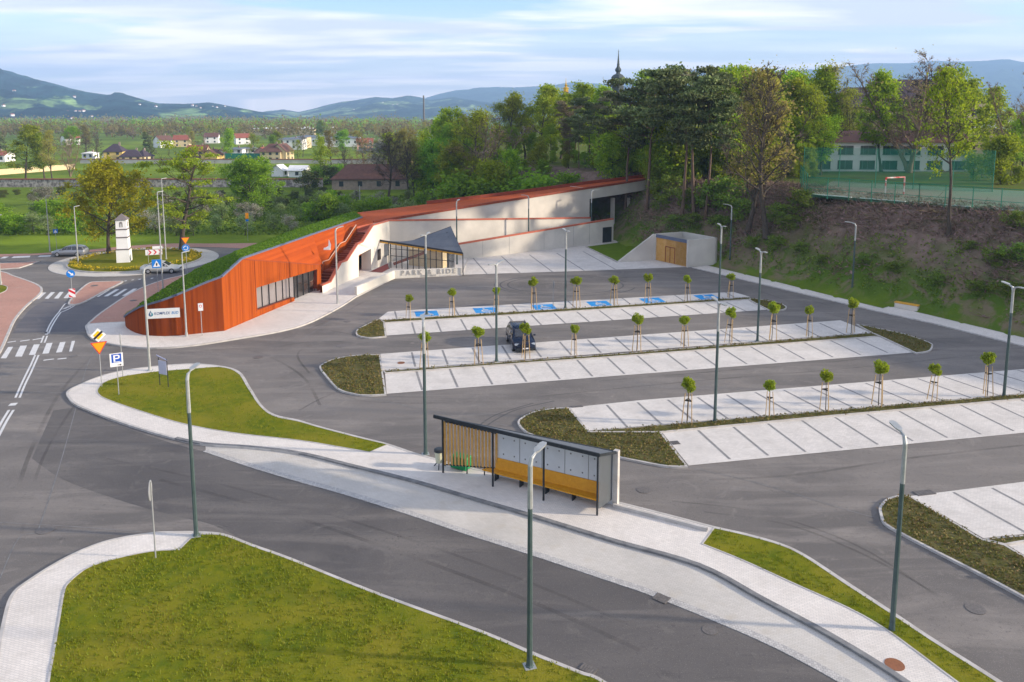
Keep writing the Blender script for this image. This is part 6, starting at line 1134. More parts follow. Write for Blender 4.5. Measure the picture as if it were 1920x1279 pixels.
# trees on and above the slope, right half
def foot(px, py): p = T(px, py); return p
for kind, px, py, top, w, key in [
    ('pine_tree', 1211, 398, 124, 1.15, 'pine_tree'), ('pine_tree', 1172, 396, 150, 1.0, 'pine_tree'), ('pine_tree', 1278, 410, 137, 1.0, 'pine_tree'), ('pine_tree', 1301, 412, 128, 1.0, 'pine_tree'), ('pine_tree', 1322, 415, 150, .95, 'pine_tree'),
    ('bare_tree', 1437, 448, 118, 1.15, 'bare_tree'), ('budding_tree', 1402, 438, 132, 1.0, 'budding_tree'), ('airy_tree', 1778, 448, 130, .78, 'airy_tree')]:
    p = foot(px, py); plant(pick(kind), p.x, p.y, ZAT(p.x, p.y, top) - p.z, key, wide=w)
forest([('bare_tree', 1692, 133, 93, 1.35), ('bare_tree', 1715, 140, 118, 1.2), ('fresh_tree', 1641, 136, 138, .9), ('bare_tree', 1888, 128, 134, .8), ('budding_tree', 1551, 140, 120, .8), ('fresh_tree', 1522, 138, 130, .85), ('broadleaf_tree', 1812, 134, 150, 1.0), ('fresh_tree', 1748, 140, 128, .9),
        ('budding_tree', 1585, 150, 165, .9), ('spruce_tree', 1590, 170, 172, 1.1), ('broadleaf_tree', 1856, 137, 165, .9), ('fresh_tree', 1905, 122, 215, .95), ('bare_tree', 1935, 118, 175, .8), ('budding_tree', 1720, 150, 160, 1.0), ('green_tree', 1950, 140, 190, 1.0),
        ('broadleaf_tree', 1490, 134, 150, .95), ('budding_tree', 1460, 142, 128, 1.0), ('bare_tree', 1500, 150, 140, .9), ('fresh_tree', 1470, 152, 160, 1.0), ('bare_tree', 1360, 150, 122, .9), ('budding_tree', 1385, 146, 140, .9), ('fresh_tree', 1342, 140, 215, .9), ('fresh_tree', 1262, 136, 190, .9),
        ('broadleaf_tree', 1310, 142, 200, 1.1), ('fresh_tree', 1375, 133, 235, 1.0), ('broadleaf_tree', 1420, 140, 190, 1.0), ('green_tree', 1240, 150, 210, 1.1), ('fresh_tree', 1230, 140, 230, 1.0), ('green_tree', 1330, 156, 190, 1.1), ('green_tree', 1400, 160, 180, 1.1), ('green_tree', 1450, 160, 190, 1.1), ('broadleaf_tree', 1505, 165, 180, 1.1),
        ('pine_tree', 1250, 146, 130, 1.1), ('fresh_tree', 1195, 150, 135, 1.1), ('pine_tree', 1150, 150, 172, 1.05), ('pine_tree', 1105, 152, 182, 1.05), ('pine_tree', 1063, 156, 190, 1.0), ('fresh_tree', 1345, 150, 140, 1.0), ('pine_tree', 1310, 158, 132, 1.0), ('fresh_tree', 1125, 165, 165, 1.0), ('pine_tree', 1083, 145, 215, .95), ('fresh_tree', 1180, 138, 200, .95), ('pine_tree', 1380, 155, 150, .9),
        ('spruce_tree', 1137, 160, 230, 1.2), ('spruce_tree', 1200, 160, 215, 1.2), ('green_tree', 1160, 158, 240, 1.2), ('fresh_tree', 1100, 175, 165, 1.0), ('broadleaf_tree', 1075, 180, 158, 1.1), ('fresh_tree', 1050, 175, 178, 1.1), ('green_tree', 1110, 170, 250, 1.2), ('green_tree', 1060, 165, 260, 1.2),
        ('broadleaf_tree', 1010, 170, 165, 1.15), ('broadleaf_tree', 985, 175, 172, 1.15), ('fresh_tree', 1022, 185, 160, 1.1), ('budding_tree', 955, 170, 180, 1.15), ('budding_tree', 930, 172, 192, 1.1), ('budding_tree', 903, 158, 205, 1.35), ('bare_tree', 912, 150, 215, 1.25), ('green_tree', 965, 165, 240, 1.2), ('green_tree', 1000, 168, 250, 1.2), ('fresh_tree', 1030, 165, 235, 1.0),
        ('broadleaf_tree', 880, 175, 208, 1.1), ('fresh_tree', 842, 190, 204, 1.0), ('green_tree', 858, 185, 232, 1.1), ('fresh_tree', 828, 200, 225, .9), ('budding_tree', 870, 195, 215, 1.0), ('green_tree', 835, 180, 262, 1.2), ('green_tree', 880, 168, 262, 1.2), ('spruce_tree', 820, 195, 265, 1.1), ('broadleaf_tree', 800, 205, 245, 1.1), ('budding_tree', 785, 210, 240, 1.1), ('green_tree', 812, 190, 285, 1.2), ('budding_tree', 760, 205, 245, 1.1), ('broadleaf_tree', 745, 215, 250, 1.1),
        ('green_tree', 930, 155, 285, 1.1), ('green_tree', 1020, 150, 290, 1.1), ('fresh_tree', 1060, 148, 300, .9), ('green_tree', 985, 152, 300, 1.1), ('budding_tree', 1010, 155, 255, 1.0), ('budding_tree', 890, 150, 290, 1.0), ('green_shrub', 880, 145, 335, 1.3), ('green_shrub', 850, 148, 345, 1.3), ('green_shrub', 935, 142, 338, 1.4), ('green_shrub', 1000, 138, 335, 1.5), ('green_shrub', 1060, 138, 328, 1.5),
        ('green_tree', 1095, 145, 285, 1.1), ('broadleaf_tree', 1135, 142, 280, 1.0), ('fresh_tree', 1160, 150, 270, .9), ('green_tree', 1190, 143, 275, 1.1), ('fresh_tree', 1215, 134, 285, .9), ('broadleaf_tree', 1250, 133, 275, .9), ('fresh_tree', 1290, 134, 260, .9), ('broadleaf_tree', 1345, 132, 285, .9), ('fresh_tree', 1390, 130, 300, .8), ('broadleaf_tree', 1420, 134, 285, .9), ('fresh_tree', 1470, 128, 290, .8), ('broadleaf_tree', 1515, 126, 320, .7)])
rr = random.Random(5)
for px0, px1, d0, d1, t0, t1, n_, kinds in [(1225, 1420, 119, 127, 205, 275, 12, ('low_tree',)), (1130, 1210, 132, 140, 225, 290, 5, ('low_tree',)), (1215, 1520, 122, 136, 290, 345, 34, ('low_tree',)), (1200, 1530, 124, 142, 215, 290, 40, ('low_tree', 'fresh_tree', 'broadleaf_tree')), (830, 1210, 142, 165, 262, 310, 26, ('low_tree', 'broadleaf_tree', 'green_tree', 'budding_tree')), (1340, 1510, 128, 150, 125, 190, 12, ('broadleaf_tree', 'budding_tree', 'fresh_tree', 'bare_tree')), (1540, 1930, 148, 165, 170, 240, 12, ('airy_tree', 'fresh_tree', 'budding_tree')), (1800, 1930, 112, 126, 250, 330, 7, ('low_tree', 'airy_tree')), (775, 840, 180, 215, 255, 300, 7, ('budding_tree', 'low_tree', 'bare_tree')), (640, 780, 225, 260, 262, 285, 6, ('budding_tree', 'bare_tree'))]:
    for i in range(n_): forest([(rr.choice(kinds), px0 + (px1 - px0) * (i + rr.random()) / n_, rr.uniform(d0, d1), rr.uniform(t0, t1), rr.uniform(.95, 1.25))])
# undergrowth bushes at the foot of the wood and on the slope
for px, py, h, w in [(1255, 372, 3.2, 1.3), (1290, 395, 2.8, 1.2), (1335, 400, 3.6, 1.3), (1365, 395, 4.2, 1.2), (1240, 400, 2.4, 1.3), (1390, 420, 3.0, 1.1), (1460, 425, 2.4, 1.3), (1500, 400, 2.8, 1.2), (1300, 430, 2.0, 1.4), (1350, 440, 2.0, 1.3), (1262, 430, 1.8, 1.4), (1410, 470, 1.4, 1.5), (1455, 470, 1.5, 1.5), (1480, 440, 1.8, 1.3), (1820, 470, .9, 1.4), (1905, 430, 1.6, 1.3), (1620, 500, 1.1, 1.6), (1675, 520, 1.0, 1.6), (1760, 540, 1.1, 1.6), (1830, 560, 1.2, 1.6), (1890, 560, 1.4, 1.5), (1540, 500, 1.0, 1.6), (1500, 480, 1.1, 1.6), (1865, 510, 1.5, 1.5), (1912, 500, 1.8, 1.4)]:
    p = T(px, py); plant(pick('slope_bush'), p.x, p.y, h, 'slope_bush', wide=w)
# roundabout trees, the big round tree, trees across the road
G0 = make_tree('golden_maple', 31, 13, .24, 6.6, 'broad', 'leaf_gold', 'bark', nl=16000, ls=.19, limbs=20, twigs=2, trunk_r=.33, cl=1.05); p = G(204, 478)
o = plant(G0, p.x, p.y, ZAT(p.x, p.y, 303), 'x1', wide=1.0, z=.3); tag(o, 'large golden-leaved tree on the roundabout left of the white shrine', 'tree')
G1_ = make_tree('flat_limbed_tree', 32, 16, .30, 5.6, 'pine', 'leaf_spring', 'bark', nl=7000, ls=.18, limbs=17, twigs=2, trunk_r=.46, cl=.95); p = G(342, 472)
o = plant(G1_, p.x, p.y, ZAT(p.x, p.y, 262), 'x2', wide=1.0, z=.3); tag(o, 'tall sparse tree with flat side branches and a thick trunk right of the shrine', 'tree')
G2_ = make_tree('dense_tree', 33, 13, .15, 7.2, 'round', 'leaf_green', 'bark', nl=17000, ls=.23, limbs=22, twigs=1, trunk_r=.35, cl=1.3); x = at(482, 150)
o = plant(G2_, x, 150, ZAT(x, 150, 292) , 'x3', wide=1.05); tag(o, 'dense round dark green tree behind the orchard near the centre left', 'tree')
for kind, px, d, top, w, lab in [('broadleaf_tree', 62, 232, 236, 1.2, 'big round tree on the far left beyond the stone wall'), ('fresh_tree', 97, 236, 250, 1.1, 'olive green tree just right of the big round tree beyond the stone wall'), ('budding_tree', 111, 231, 245, .9, 'thin brownish tree with a dark trunk beyond the stone wall at left'), ('bare_tree', 145, 245, 262, 1.0, 'small bare multi-stemmed tree at left beyond the stone wall'),
                          ('fresh_tree', 438, 330, 241, 1.0, 'bright green rounded tree before the town houses'), ('bare_tree', 396, 335, 252, 1.0, 'brown twiggy tree before the cream house'), ('budding_tree', 484, 335, 250, 1.1, 'brown budding tree before the terraced houses'), ('budding_tree', 567, 330, 262, 1.0, 'brown budding tree right of the gabled villa'), ('broadleaf_tree', 606, 225, 252, .85, 'tall yellow-green tree left of the old brown-roofed farmhouse'),
                          ('bare_tree', 730, 172, 238, 1.25, 'large bare tree standing in front of the old farmhouse'), ('blossom_tree', 728, 215, 262, 1.6, 'blossoming tree behind the bare tree by the farmhouse'), ('bare_tree', 770, 178, 262, 1.0, 'bare tree at the right end of the old farmhouse')]:
    x = at(px, d); o = plant(pick(kind), x, d, ZAT(x, d, top) - tz(x, d), 'lab', wide=w); tag(o, lab, 'tree')
# orchard rows, hedges
k = 0
for row, (d, top0, x0, x1_, st_p) in enumerate([(128, 404, -20, 640, 31), (143, 398, -15, 660, 36), (160, 386, 330, 700, 40)]):
    x_ = x0
    while x_ < x1_:
        px = x_ + random.uniform(-8, 8); x_ += st_p; X_ = at(px, d)
        if (Vector((X_, d)) - Vector((RC.x, RC.y))).length < RR + 9: continue
        if px > 560 and d < 135: continue
        kind = 'blossom_tree' if random.random() < (.3 if px > 250 else .12) else 'orchard_tree'
        if px < 190 and random.random() < .55: kind = 'green_shrub'
        plant(pick(kind), X_, d + random.uniform(-3, 3), random.uniform(2.7, 3.7), kind, wide=random.uniform(1.1, 1.4))
for px, d, h, kind in [(80, 165, 4.2, 'blossom_tree'), (105, 168, 4.0, 'blossom_tree')] + [(x, 178 + (i % 3) * 6, random.uniform(1.3, 2.0), 'dark_shrub') for i, x in enumerate(range(-10, 640, 27))] + [(x, 164, random.uniform(1.2, 2.2), random.choice(['green_shrub', 'dark_shrub'])) for x in range(250, 640, 36)] + \
        [(x, 160 + (i % 2) * 12, random.uniform(2.2, 3.2), random.choice(['orchard_tree', 'green_shrub', 'blossom_tree'])) for i, x in enumerate(range(600, 840, 24))] + [(x, 142, random.uniform(3, 4.4), random.choice(['green_shrub', 'orchard_tree'])) for x in range(590, 800, 30)] + [(600, 215, 4.5, 'green_shrub'), (620, 218, 5, 'dark_shrub'), (636, 222, 4.5, 'green_shrub'), (585, 200, 5, 'dark_shrub')]:
    plant(pick(kind), at(px, d), d, h, kind, wide=1.2)
# trees between the far houses
for i in range(36):
    px = random.choice([random.uniform(-20, 830)]); d = random.choice([300, 350, 400, 470, 560, 650]) + random.uniform(-20, 20); kind = random.choice(['budding_tree', 'budding_tree', 'broadleaf_tree', 'green_tree', 'spruce_tree', 'bare_tree'])
    if d < 340 and not (620 < px < 830): d += 90
    plant(pick(kind), at(px, d), d, random.uniform(9, 15), 'far_' + kind, wide=1.15)
# far woods that read as one mass
def far_wood(name, n, d0, d1, x0, x1_, hmin, hmax, m, seed):
    rng = np.random.default_rng(seed); d = rng.uniform(d0, d1, n); px = rng.uniform(x0, x1_, n); x = (px - CX) / FPX * d * 1.0; h = rng.uniform(hmin, hmax, n); C = []
    for X_, D_, H_ in zip(x, d, h):
        k = 42; o = rng.normal(size=(k, 3)) * np.array([H_ * .26, H_ * .26, H_ * .24]); o[:, 2] += H_ * .55; C.append(np.array([X_, D_, -0.006 * (D_ - 170)]) + o)
    v, f = leaves(np.concatenate(C), hmax * .085, rng); tag(MB().arr(v, f).build(name, M[m]), kind='stuff')
far_wood('far_wood', 520, 620, 1100, -80, 880, 8, 14, 'leaf_olive', 3); far_wood('far_wood', 420, 760, 1500, -80, 880, 9, 15, 'leaf_green', 4); far_wood('far_wood', 160, 640, 1200, -80, 880, 8, 13, 'leaf_spring', 5)
far_wood('far_wood', 260, 1250, 1750, -80, 800, 10, 18, 'leaf_brown', 8)
# ---------------------------------------------------------------- young trees along the planting strips
def young(seed):
    rng = np.random.default_rng(seed); o = empty('young_tree'); H = 2.9
    MB().tube([(0, 0, 0), (.02, 0, 1.2), (0, .02, 2.25), (0, 0, 2.6)], [.035, .03, .025, .012], 6).build('trunk', M['bark'], o)
    n = 1500; r = rng.normal(size=(n, 3)); r /= np.linalg.norm(r, axis=1, keepdims=True); lump = 1 + .16 * np.sin(r[:, 0:1] * 5 + seed) * np.cos(r[:, 1:2] * 6 + seed) + .1 * np.sin(r[:, 2:3] * 9)
    bc_ = rng.normal(size=(11, 3)); bc_ /= np.linalg.norm(bc_, axis=1, keepdims=True); bc_ = bc_ * (.22 + .12 * rng.random((11, 1))) * np.array([1.1, 1.1, .85]); wq = .3 + rng.random(11); C = bc_[rng.choice(11, n, p=wq / wq.sum())] + r * (.26 * rng.random((n, 1)) ** .5) + np.array([0, 0, 2.62])
    tb_ = MB()
    for q_ in bc_: tb_.tube([(0, 0, 2.2), tuple(q_ * .6 + np.array([0, 0, 2.55])), tuple(q_ * 1.5 + np.array([0, 0, 2.62]))], [.016, .010, .005], 4)
    tb_.build('branches', M['bark'], o); v, f = leaves(C, .062, rng); MB().arr(v, f).build('crown', M['leaf_young'], o)
    for k in range(3): a = k * 2.094 + .4; MB().tube([(.40 * math.cos(a), .40 * math.sin(a), 0), (.26 * math.cos(a), .26 * math.sin(a), 2.05)], .032, 6).build('stake', M['stake'], o)
    b = MB(); q = [(.29 * math.cos(k * 2.094 + .4), .29 * math.sin(k * 2.094 + .4), 1.55) for k in range(3)]
    for i in range(3): b.bar(q[i], q[(i + 1) % 3], .02, .06); b.bar(q[i], (0, 0, 1.55), .02, .05)
    b.build('tie', M['tie'], o); o['H'] = 3.05; return o
YT = [young(i) for i in range(4)]; cnt = 0
for strip_, yy in [('back', [(767, 600), (849, 593), (930, 587), (1000, 580.5), (1081, 576), (1151, 572), (1215, 568), (1289, 564), (1368, 558.5)]), ('middle', [(796, 690), (898, 682), (985, 673), (1077, 666), (1194, 658), (1283, 650), (1367, 643.5), (1447, 638), (1516, 631), (1596, 625)]), ('front', [(1288, 793), (1443, 780), (1548, 769), (1647, 760), (1747, 752), (1851, 742)])]:
    for k, (px, py) in enumerate(yy):
        src = YT[cnt % 4]; o = src if cnt < 4 else copy_tree(src); cnt += 1; p = G(px, py, .1); s = random.uniform(.80, 1.14); o.location = (p.x, p.y, .1); o.scale = (s * random.uniform(.85, 1.12), s * random.uniform(.85, 1.1), s * random.uniform(.95, 1.03)); o.rotation_euler = (random.uniform(-.04, .04), random.uniform(-.04, .04), random.random() * 6)
        TG.setdefault('young ' + strip_, []).append(o)
for strip_ in ('back', 'middle', 'front'): rank(TG.pop('young ' + strip_), 'staked ball-headed young tree, # in the %s planting strip' % strip_, 'young tree', 'staked young trees in the %s planting strip' % strip_)
names_ = {'airy_tree': ('tall thin-crowned fresh green tree above the slope, # of its kind', 'tree', 'thin-crowned trees above the slope'), 'low_tree': ('low yellow-green tree in the understorey, # of its kind', 'tree', 'low trees in the understorey'), 'pine_tree': ('tall dark pine on the slope, # among the pines', 'pine', 'tall pines in the wood'), 'broadleaf_tree': ('yellow-green spring tree in the wood, # of its kind', 'tree', 'yellow-green trees in the wood'), 'fresh_tree': ('bright fresh-leaved tree in the wood, # of its kind', 'tree', 'bright fresh-leaved trees'),
          'green_tree': ('darker green tree in the wood, # of its kind', 'tree', 'darker green trees in the wood'), 'budding_tree': ('olive-brown budding tree in the wood, # of its kind', 'tree', 'budding trees in the wood'), 'bare_tree': ('bare twiggy tree in the wood, # of its kind', 'tree', 'bare trees in the wood'),
          'spruce_tree': ('dark conical spruce in the wood, # of its kind', 'spruce', 'spruces in the wood'), 'orchard_tree': ('pale-green orchard tree beyond the roundabout, # of its kind', 'orchard tree', 'orchard trees'), 'blossom_tree': ('low white-blossoming orchard tree, # of its kind', 'orchard tree', 'blossoming orchard trees'),
          'dark_shrub': ('dark hedge shrub beyond the orchard, # of its kind', 'shrub', 'dark hedge shrubs'), 'green_shrub': ('green rounded shrub near the orchard, # of its kind', 'shrub', 'green shrubs'), 'slope_bush': ('low leafy bush on the brushy slope, # of its kind', 'bush', 'bushes on the slope')}
for k_, v_ in list(TG.items()):
    if k_.startswith('far_'): k2 = k_[4:]; rank(v_, {'budding_tree': 'distant brown budding', 'broadleaf_tree': 'distant yellow-green', 'green_tree': 'distant dark green', 'spruce_tree': 'distant pointed dark', 'bare_tree': 'distant bare twiggy'}[k2] + ' tree among the town houses, # of its kind', 'tree', 'distant ' + k2.replace('_', ' ') + 's')
    elif k_ in names_: rank(v_, *names_[k_])
for v_ in PROTO.values():
    for o in v_:
        if o.name not in USED:
            for ch in list(o.children): bpy.data.objects.remove(ch)
            bpy.data.objects.remove(o)
# ---------------------------------------------------------------- houses
def house(name, x, y, w, d, h, rh, rz, wm, rm, label, win=(3, 2), hip=False, chim=1, group=None, cat='house', over=.4, gabley=False):
    z = tz(x, y) - .1; o = empty(name, (x, y, z), rz, label, cat, group); b = MB(); b.box((0, 0, h / 2), (w, d, h))
    if not hip: b.add([(-w / 2, -d / 2, h), (-w / 2, d / 2, h), (-w / 2, 0, h + rh)], [(0, 1, 2)]); b.add([(w / 2, -d / 2, h), (w / 2, d / 2, h), (w / 2, 0, h + rh)], [(0, 1, 2)])
    b.build('wall', wm, o); W2, D2 = w / 2 + over, d / 2 + over; hi = W2 - (D2 * .9 if hip else 0); ez = h - .15; b = MB()
    e = [(-W2, -D2, ez), (W2, -D2, ez), (W2, D2, ez), (-W2, D2, ez), (-hi, 0, h + rh + .12), (hi, 0, h + rh + .12)]
    b.add(e, [(0, 1, 5, 4), (2, 3, 4, 5)] + ([(3, 0, 4), (1, 2, 5)] if hip else [])); b.add([(p[0], p[1], p[2] - .14) for p in e], [(4, 5, 1, 0), (5, 4, 3, 2)]); rf = b.build('roof', rm, o)
    for k in range(chim): MB().box((w * (.2 - .35 * k), 0.3, h + rh + .1), (.6, .6, 1.5)).build('chimney', M['oldwall'], rf)
    nx_, nz_ = win
    for j in range(nz_):
        for i in range(nx_): MB().box((w * ((i + .5) / nx_ - .5), -d / 2 - .01, h * (j + .55) / nz_), (1.1, .06, min(1.3, h / nz_ * .5))).build('window', M['window'], o)
    for i in range(2): MB().box((w / 2 + .01, d * (i * .4 - .2), h * .5), (.06, 1.0, 1.2)).build('window', M['window'], o)
    return o
def hs(px, d, *a, **k): return house(a[0], at(px, d), d, *a[1:], **k)
hs(700, 205, 'farmhouse', 19, 8, 3.0, 3.3, .06, M['oldwall'], M['browntile'], 'old farmhouse with a broad brown half-hipped roof behind the orchard', win=(4, 1), hip=True, cat='farmhouse')
hs(568, 244, 'shed', 5.4, 4, 2.3, 1.3, -.15, M['whiter'], M['whiter'], 'small white shed with a sloping roof on the riverside meadow', win=(1, 1), chim=0, cat='shed')
hs(532, 246, 'shed', 3.2, 4, 2.2, 1.5, 1.3, M['whiter'], M['whiter'], 'tiny white hut left of the sloping-roofed shed on the meadow', win=(1, 1), chim=0, cat='shed')
for a in [(232, 335, 9, 8, 5.5, 4.0, .1, 'yellowr', 'purpletile', 'yellow house with a tall dark roof at left', (2, 2), True), (262, 330, 10, 7, 3, 3.5, .2, 'cream', 'purpletile', 'low house with a long dark purple roof right of the yellow one', (3, 1), True), (282, 332, 7, 7, 3, 3.2, 1.3, 'cream', 'purpletile', 'small cream house with a pointed dark roof', (2, 1), True),
          (222, 345, 6, 6, 3, 2.6, 1.4, 'whiter', 'purpletile', 'small white gabled house beside the yellow house', (1, 1), False), (185, 350, 6, 6, 3.6, .6, 0, 'whiter', 'whiter', 'white flat-roofed house behind the left trees', (2, 1), True), (10, 330, 14, 9, 4, 2, .05, 'whiter', 'redtile', 'long low house with a red roof at the far left edge', (4, 1), False),
          (384, 345, 10, 8, 5, 3.2, .0, 'cream', 'redtile', 'cream house with a red roof left of the town row', (2, 2), False), (372, 330, 8, 6, 2.4, 3.4, .1, 'cream', 'browntile', 'low house with a large brown roof behind the sparse tree', (2, 1), True), (410, 330, 9, 8, 3.8, 2.8, 1.5, 'yellowr', 'browntile', 'yellow gabled house with a brown roof', (2, 2), False), (428, 335, 5, 6, 4.2, 2.2, 1.5, 'whiter', 'browntile', 'narrow white gabled house beside the yellow one', (1, 2), False),
          (451, 345, 10, 8, 6, .7, 0, 'whiter', 'roofgrey', 'white block with a flat roof behind the bright green tree', (3, 2), True), (476, 350, 10, 8, 6, .7, 0, 'whiter', 'roofgrey', 'pale grey block with a flat roof in the town row', (3, 2), True), (502, 335, 6, 7, 5, 2.5, 1.5, 'pinkr', 'redtile', 'small pink gabled house in the town row', (1, 2), False), (520, 330, 10, 8, 5.5, 4.2, .0, 'cream', 'browntile', 'large villa with dormers and a steep brown roof, its left wing', (3, 2), True),
          (538, 332, 9, 8, 5.5, 4.2, 1.4, 'cream', 'browntile', 'cream gabled end of the large brown-roofed villa', (2, 2), False), (553, 440, 16, 10, 6.5, .8, 0, 'whiter', 'roofgrey', 'white works building behind the villa', (5, 2), True), (572, 460, 10, 10, 7, .8, 0, 'cream', 'roofgrey', 'cream cube-shaped works building in the distance', (2, 2), True), (600, 500, 26, 12, 6, 1, 0, 'whiter', 'roofgrey', 'long white warehouse in the distance', (7, 1), True),
          (648, 480, 22, 12, 6, 1, 0, 'whiter', 'roofgrey', 'wide white building behind the dark conifers', (6, 1), True), (690, 430, 10, 8, 6, 2.6, .2, 'pinkr', 'redtile', 'pinkish house between trees right of the conifers', (3, 2), False), (767, 300, 5, 6, 7.5, 2, .2, 'yellowr', 'redtile', 'sunlit narrow yellow house seen between the forest trees', (1, 2), False), (545, 760, 60, 18, 7, 1, 0, 'cream', 'whiter', 'very long pale factory hall in the far valley', (9, 1), True), (600, 800, 50, 18, 7, 1, 0, 'whiter', 'whiter', 'second long pale hall right of the factory hall', (9, 1), True), (505, 850, 30, 15, 8, 1, 0, 'cream', 'whiter', 'shorter pale hall left of the factory hall', (5, 1), True),
          (465, 520, 9, 8, 5, 3, .5, 'whiter', 'redtile', 'white house with red roof far behind the green tree', (2, 2), False), (410, 540, 9, 8, 5, 3, .2, 'whiter', 'browntile', 'white house with brown roof far behind the cream house', (2, 2), False), (355, 480, 9, 8, 5, 3, .2, 'cream', 'redtile', 'distant cream house with red roof left of the brown tree', (2, 2), False), (320, 470, 8, 8, 5, 3, .9, 'whiter', 'browntile', 'distant white house with brown roof near the conifer', (2, 2), False), (150, 520, 9, 8, 5, 3, .9, 'whiter', 'redtile', 'distant white house with red roof behind the left trees', (2, 2), False)]:
    q_ = 1.0 if a[1] > 430 else .84
    hs(a[0], a[1], 'house', a[2] * q_, a[3] * q_, a[4] * q_ * .9, a[5] * q_ * .85, a[6], M[a[7]], M[a[8]], a[9], win=a[10], hip=a[11])
# houses scattered on the hill sides
hh_ = []
src = None
for i in range(26):
    px = random.choice([random.uniform(5, 170), random.uniform(20, 300), random.uniform(360, 480), random.uniform(600, 760)]); Rw = HFALL[0] if px < 560 else HFALL[1]
    j = random.randint(2, 15) if px < 200 else random.randint(4, 22); row = Rw[j]; pxs = np.array([PROJ(p)[0] for p in row]); k = int(np.argmin(abs(pxs - px))); p = row[k]
    if src is None:
        src = empty('hillside_house'); b = MB(); b.box((0, 0, 3), (11, 9, 6)); b.build('wall', M['whiter'], src); b = MB(); b.add([(-6, -5, 6), (6, -5, 6), (6, 5, 6), (-6, 5, 6), (-5, 0, 9.5), (5, 0, 9.5)], [(0, 1, 5, 4), (2, 3, 4, 5), (1, 2, 5), (3, 0, 4)]); b.build('roof', M['redtile'], src); o = src
    else: o = copy_tree(src)
    o.location = (p[0], p[1], p[2] - .5); o.rotation_euler.z = random.random() * 3; s = random.uniform(.4, .75); o.scale = (s, s, s); hh_.append(o)
rank(hh_, 'tiny hillside house with red roof, # of its kind', 'house', 'houses scattered on the hills')
# river wall, embankments, far road strip
def wall(name, p0, p1, h, m, label, cat='wall', th=.5, cap=None):
    a, b_ = G(*p0), G(*p1); a.z = tz(a.x, a.y); b_.z = tz(b_.x, b_.y); base_ = a.lerp(b_, .5); o = empty(name, tuple(base_), 0, label, cat); d_ = (b_ - a).normalized(); n_ = Vector((-d_.y, d_.x, 0))
    q = MB().slab([a - base_ - up * .5, b_ - base_ - up * .5, b_ - base_ + up * h, a - base_ + up * h], -n_, th).build('masonry', M[m], o)
    if cap: MB().bar(a - base_ + up * (h + .1) + n_ * th / 2, b_ - base_ + up * (h + .1) + n_ * th / 2, th + .3, .25).build('coping', M[cap], o)
wall('river_wall', (-160, 347), (605, 349), 2.1, 'stone', 'long rubble stone wall with a dark red capping before the meadow', cap='redtile')
wall('far_wall', (-60, 328), (140, 312), 1.8, 'cream', 'pale retaining wall behind the far left trees'); wall('far_wall', (150, 301), (860, 303), 1.6, 'concrete', 'far pale wall with a red capping below the town houses', cap='redtile')
for px, py, w, lab in [(455, 297, 16, 'green plastic fence screen in front of the white block')]:
    p = G(px, py); q = MB().box((0, 0, 1.6), (w * .9, .2, 3.2)).build('screen', M['green_post']); q.location = (p.x, p.y, tz(p.x, p.y)); tag(q, lab, 'fence')
# church spires
def spire(px, d, ytop, ybase, r, mm, label, gold=False):
    x = at(px, d); zt = ZAT(x, d, ytop); zb2 = ZAT(x, d, ybase); h = zt - zb2; g = tz(x, d); o = empty('church_tower', (x, d, g), 0, label, 'church tower'); zz = zb2 - g
    MB().tube([(0, 0, 0), (0, 0, zz)], [r * .95, r * .95], 8).build('shaft', M['spire'] if not gold else M['browntile'], o)
    pr = [(0, 1.0), (.03, 1.0), (.03, .86), (.22, .84), (.23, 1.06), (.27, 1.05), (.32, .78), (.36, .34), (.40, .30), (.42, .44), (.46, .50), (.50, .40), (.53, .24), (.56, .22), (.75, .11), (.93, .035), (.935, .08), (.95, .08), (.955, .02), (1.0, .012)]
    MB().tube([(0, 0, zz + h * a) for a, _ in pr], [r * q for _, q in pr], 8).build('spire', M['spire'] if not gold else M['brass'], o)
    if not gold:
        for k in range(8): a = k * math.pi / 4; MB().box((r * .84 * math.cos(a), r * .84 * math.sin(a), zz + h * .12), (.35, r * .35, h * .11), a).build('louvre', M['window'], o)
spire(1152.5, 250, 92, 164, 2.0, None, 'dark onion-domed church spire rising above the wood'); spire(1058, 300, 146, 172, 1.1, None, 'small gilded turret left of the dark spire', gold=True)
x = at(799, 900); q = MB().tube([(0, 0, 0), (0, 0, 42)], [1.4, .8], 6).build('mast', M['iron']); q.location = (x, 900, -6); tag(q, 'thin dark lattice mast in the far valley', 'mast')
# ---------------------------------------------------------------- school, pitch and fences above the slope
PZ = 9.25
b0, b1_ = G(1440, 322, PZ), G(1815, 325, PZ); sd_ = (b1_ - b0).normalized(); sa = math.atan2(sd_.y, sd_.x); Lb = (b1_ - b0).length; cS = b0.lerp(b1_, .5)
sc_ = empty('school_building', (cS.x, cS.y, PZ - .1), sa, 'two-storey white school building with a red roof behind the sports pitch', 'school'); hS = ZAT(b0.x, b0.y, 263) - PZ
MB().box((0, 5, hS / 2), (Lb, 10, hS)).build('wall', M['whiter'], sc_); b = MB(); b.add([(-Lb / 2 - .5, -.6, hS), (Lb / 2 + .5, -.6, hS), (Lb / 2 + .5, 5.2, hS + 1.7), (-Lb / 2 - .5, 5.2, hS + 1.7), (-Lb / 2 - .5, 11, hS), (Lb / 2 + .5, 11, hS)], [(0, 1, 2, 3), (3, 2, 5, 4)]); b.box((0, -.6, hS - .1), (Lb + 1, .12, .25)); b.build('roof', mat('school_roof', (.30, .15, .125), (.24, .12, .10), 2, .8), sc_)
nw = 9
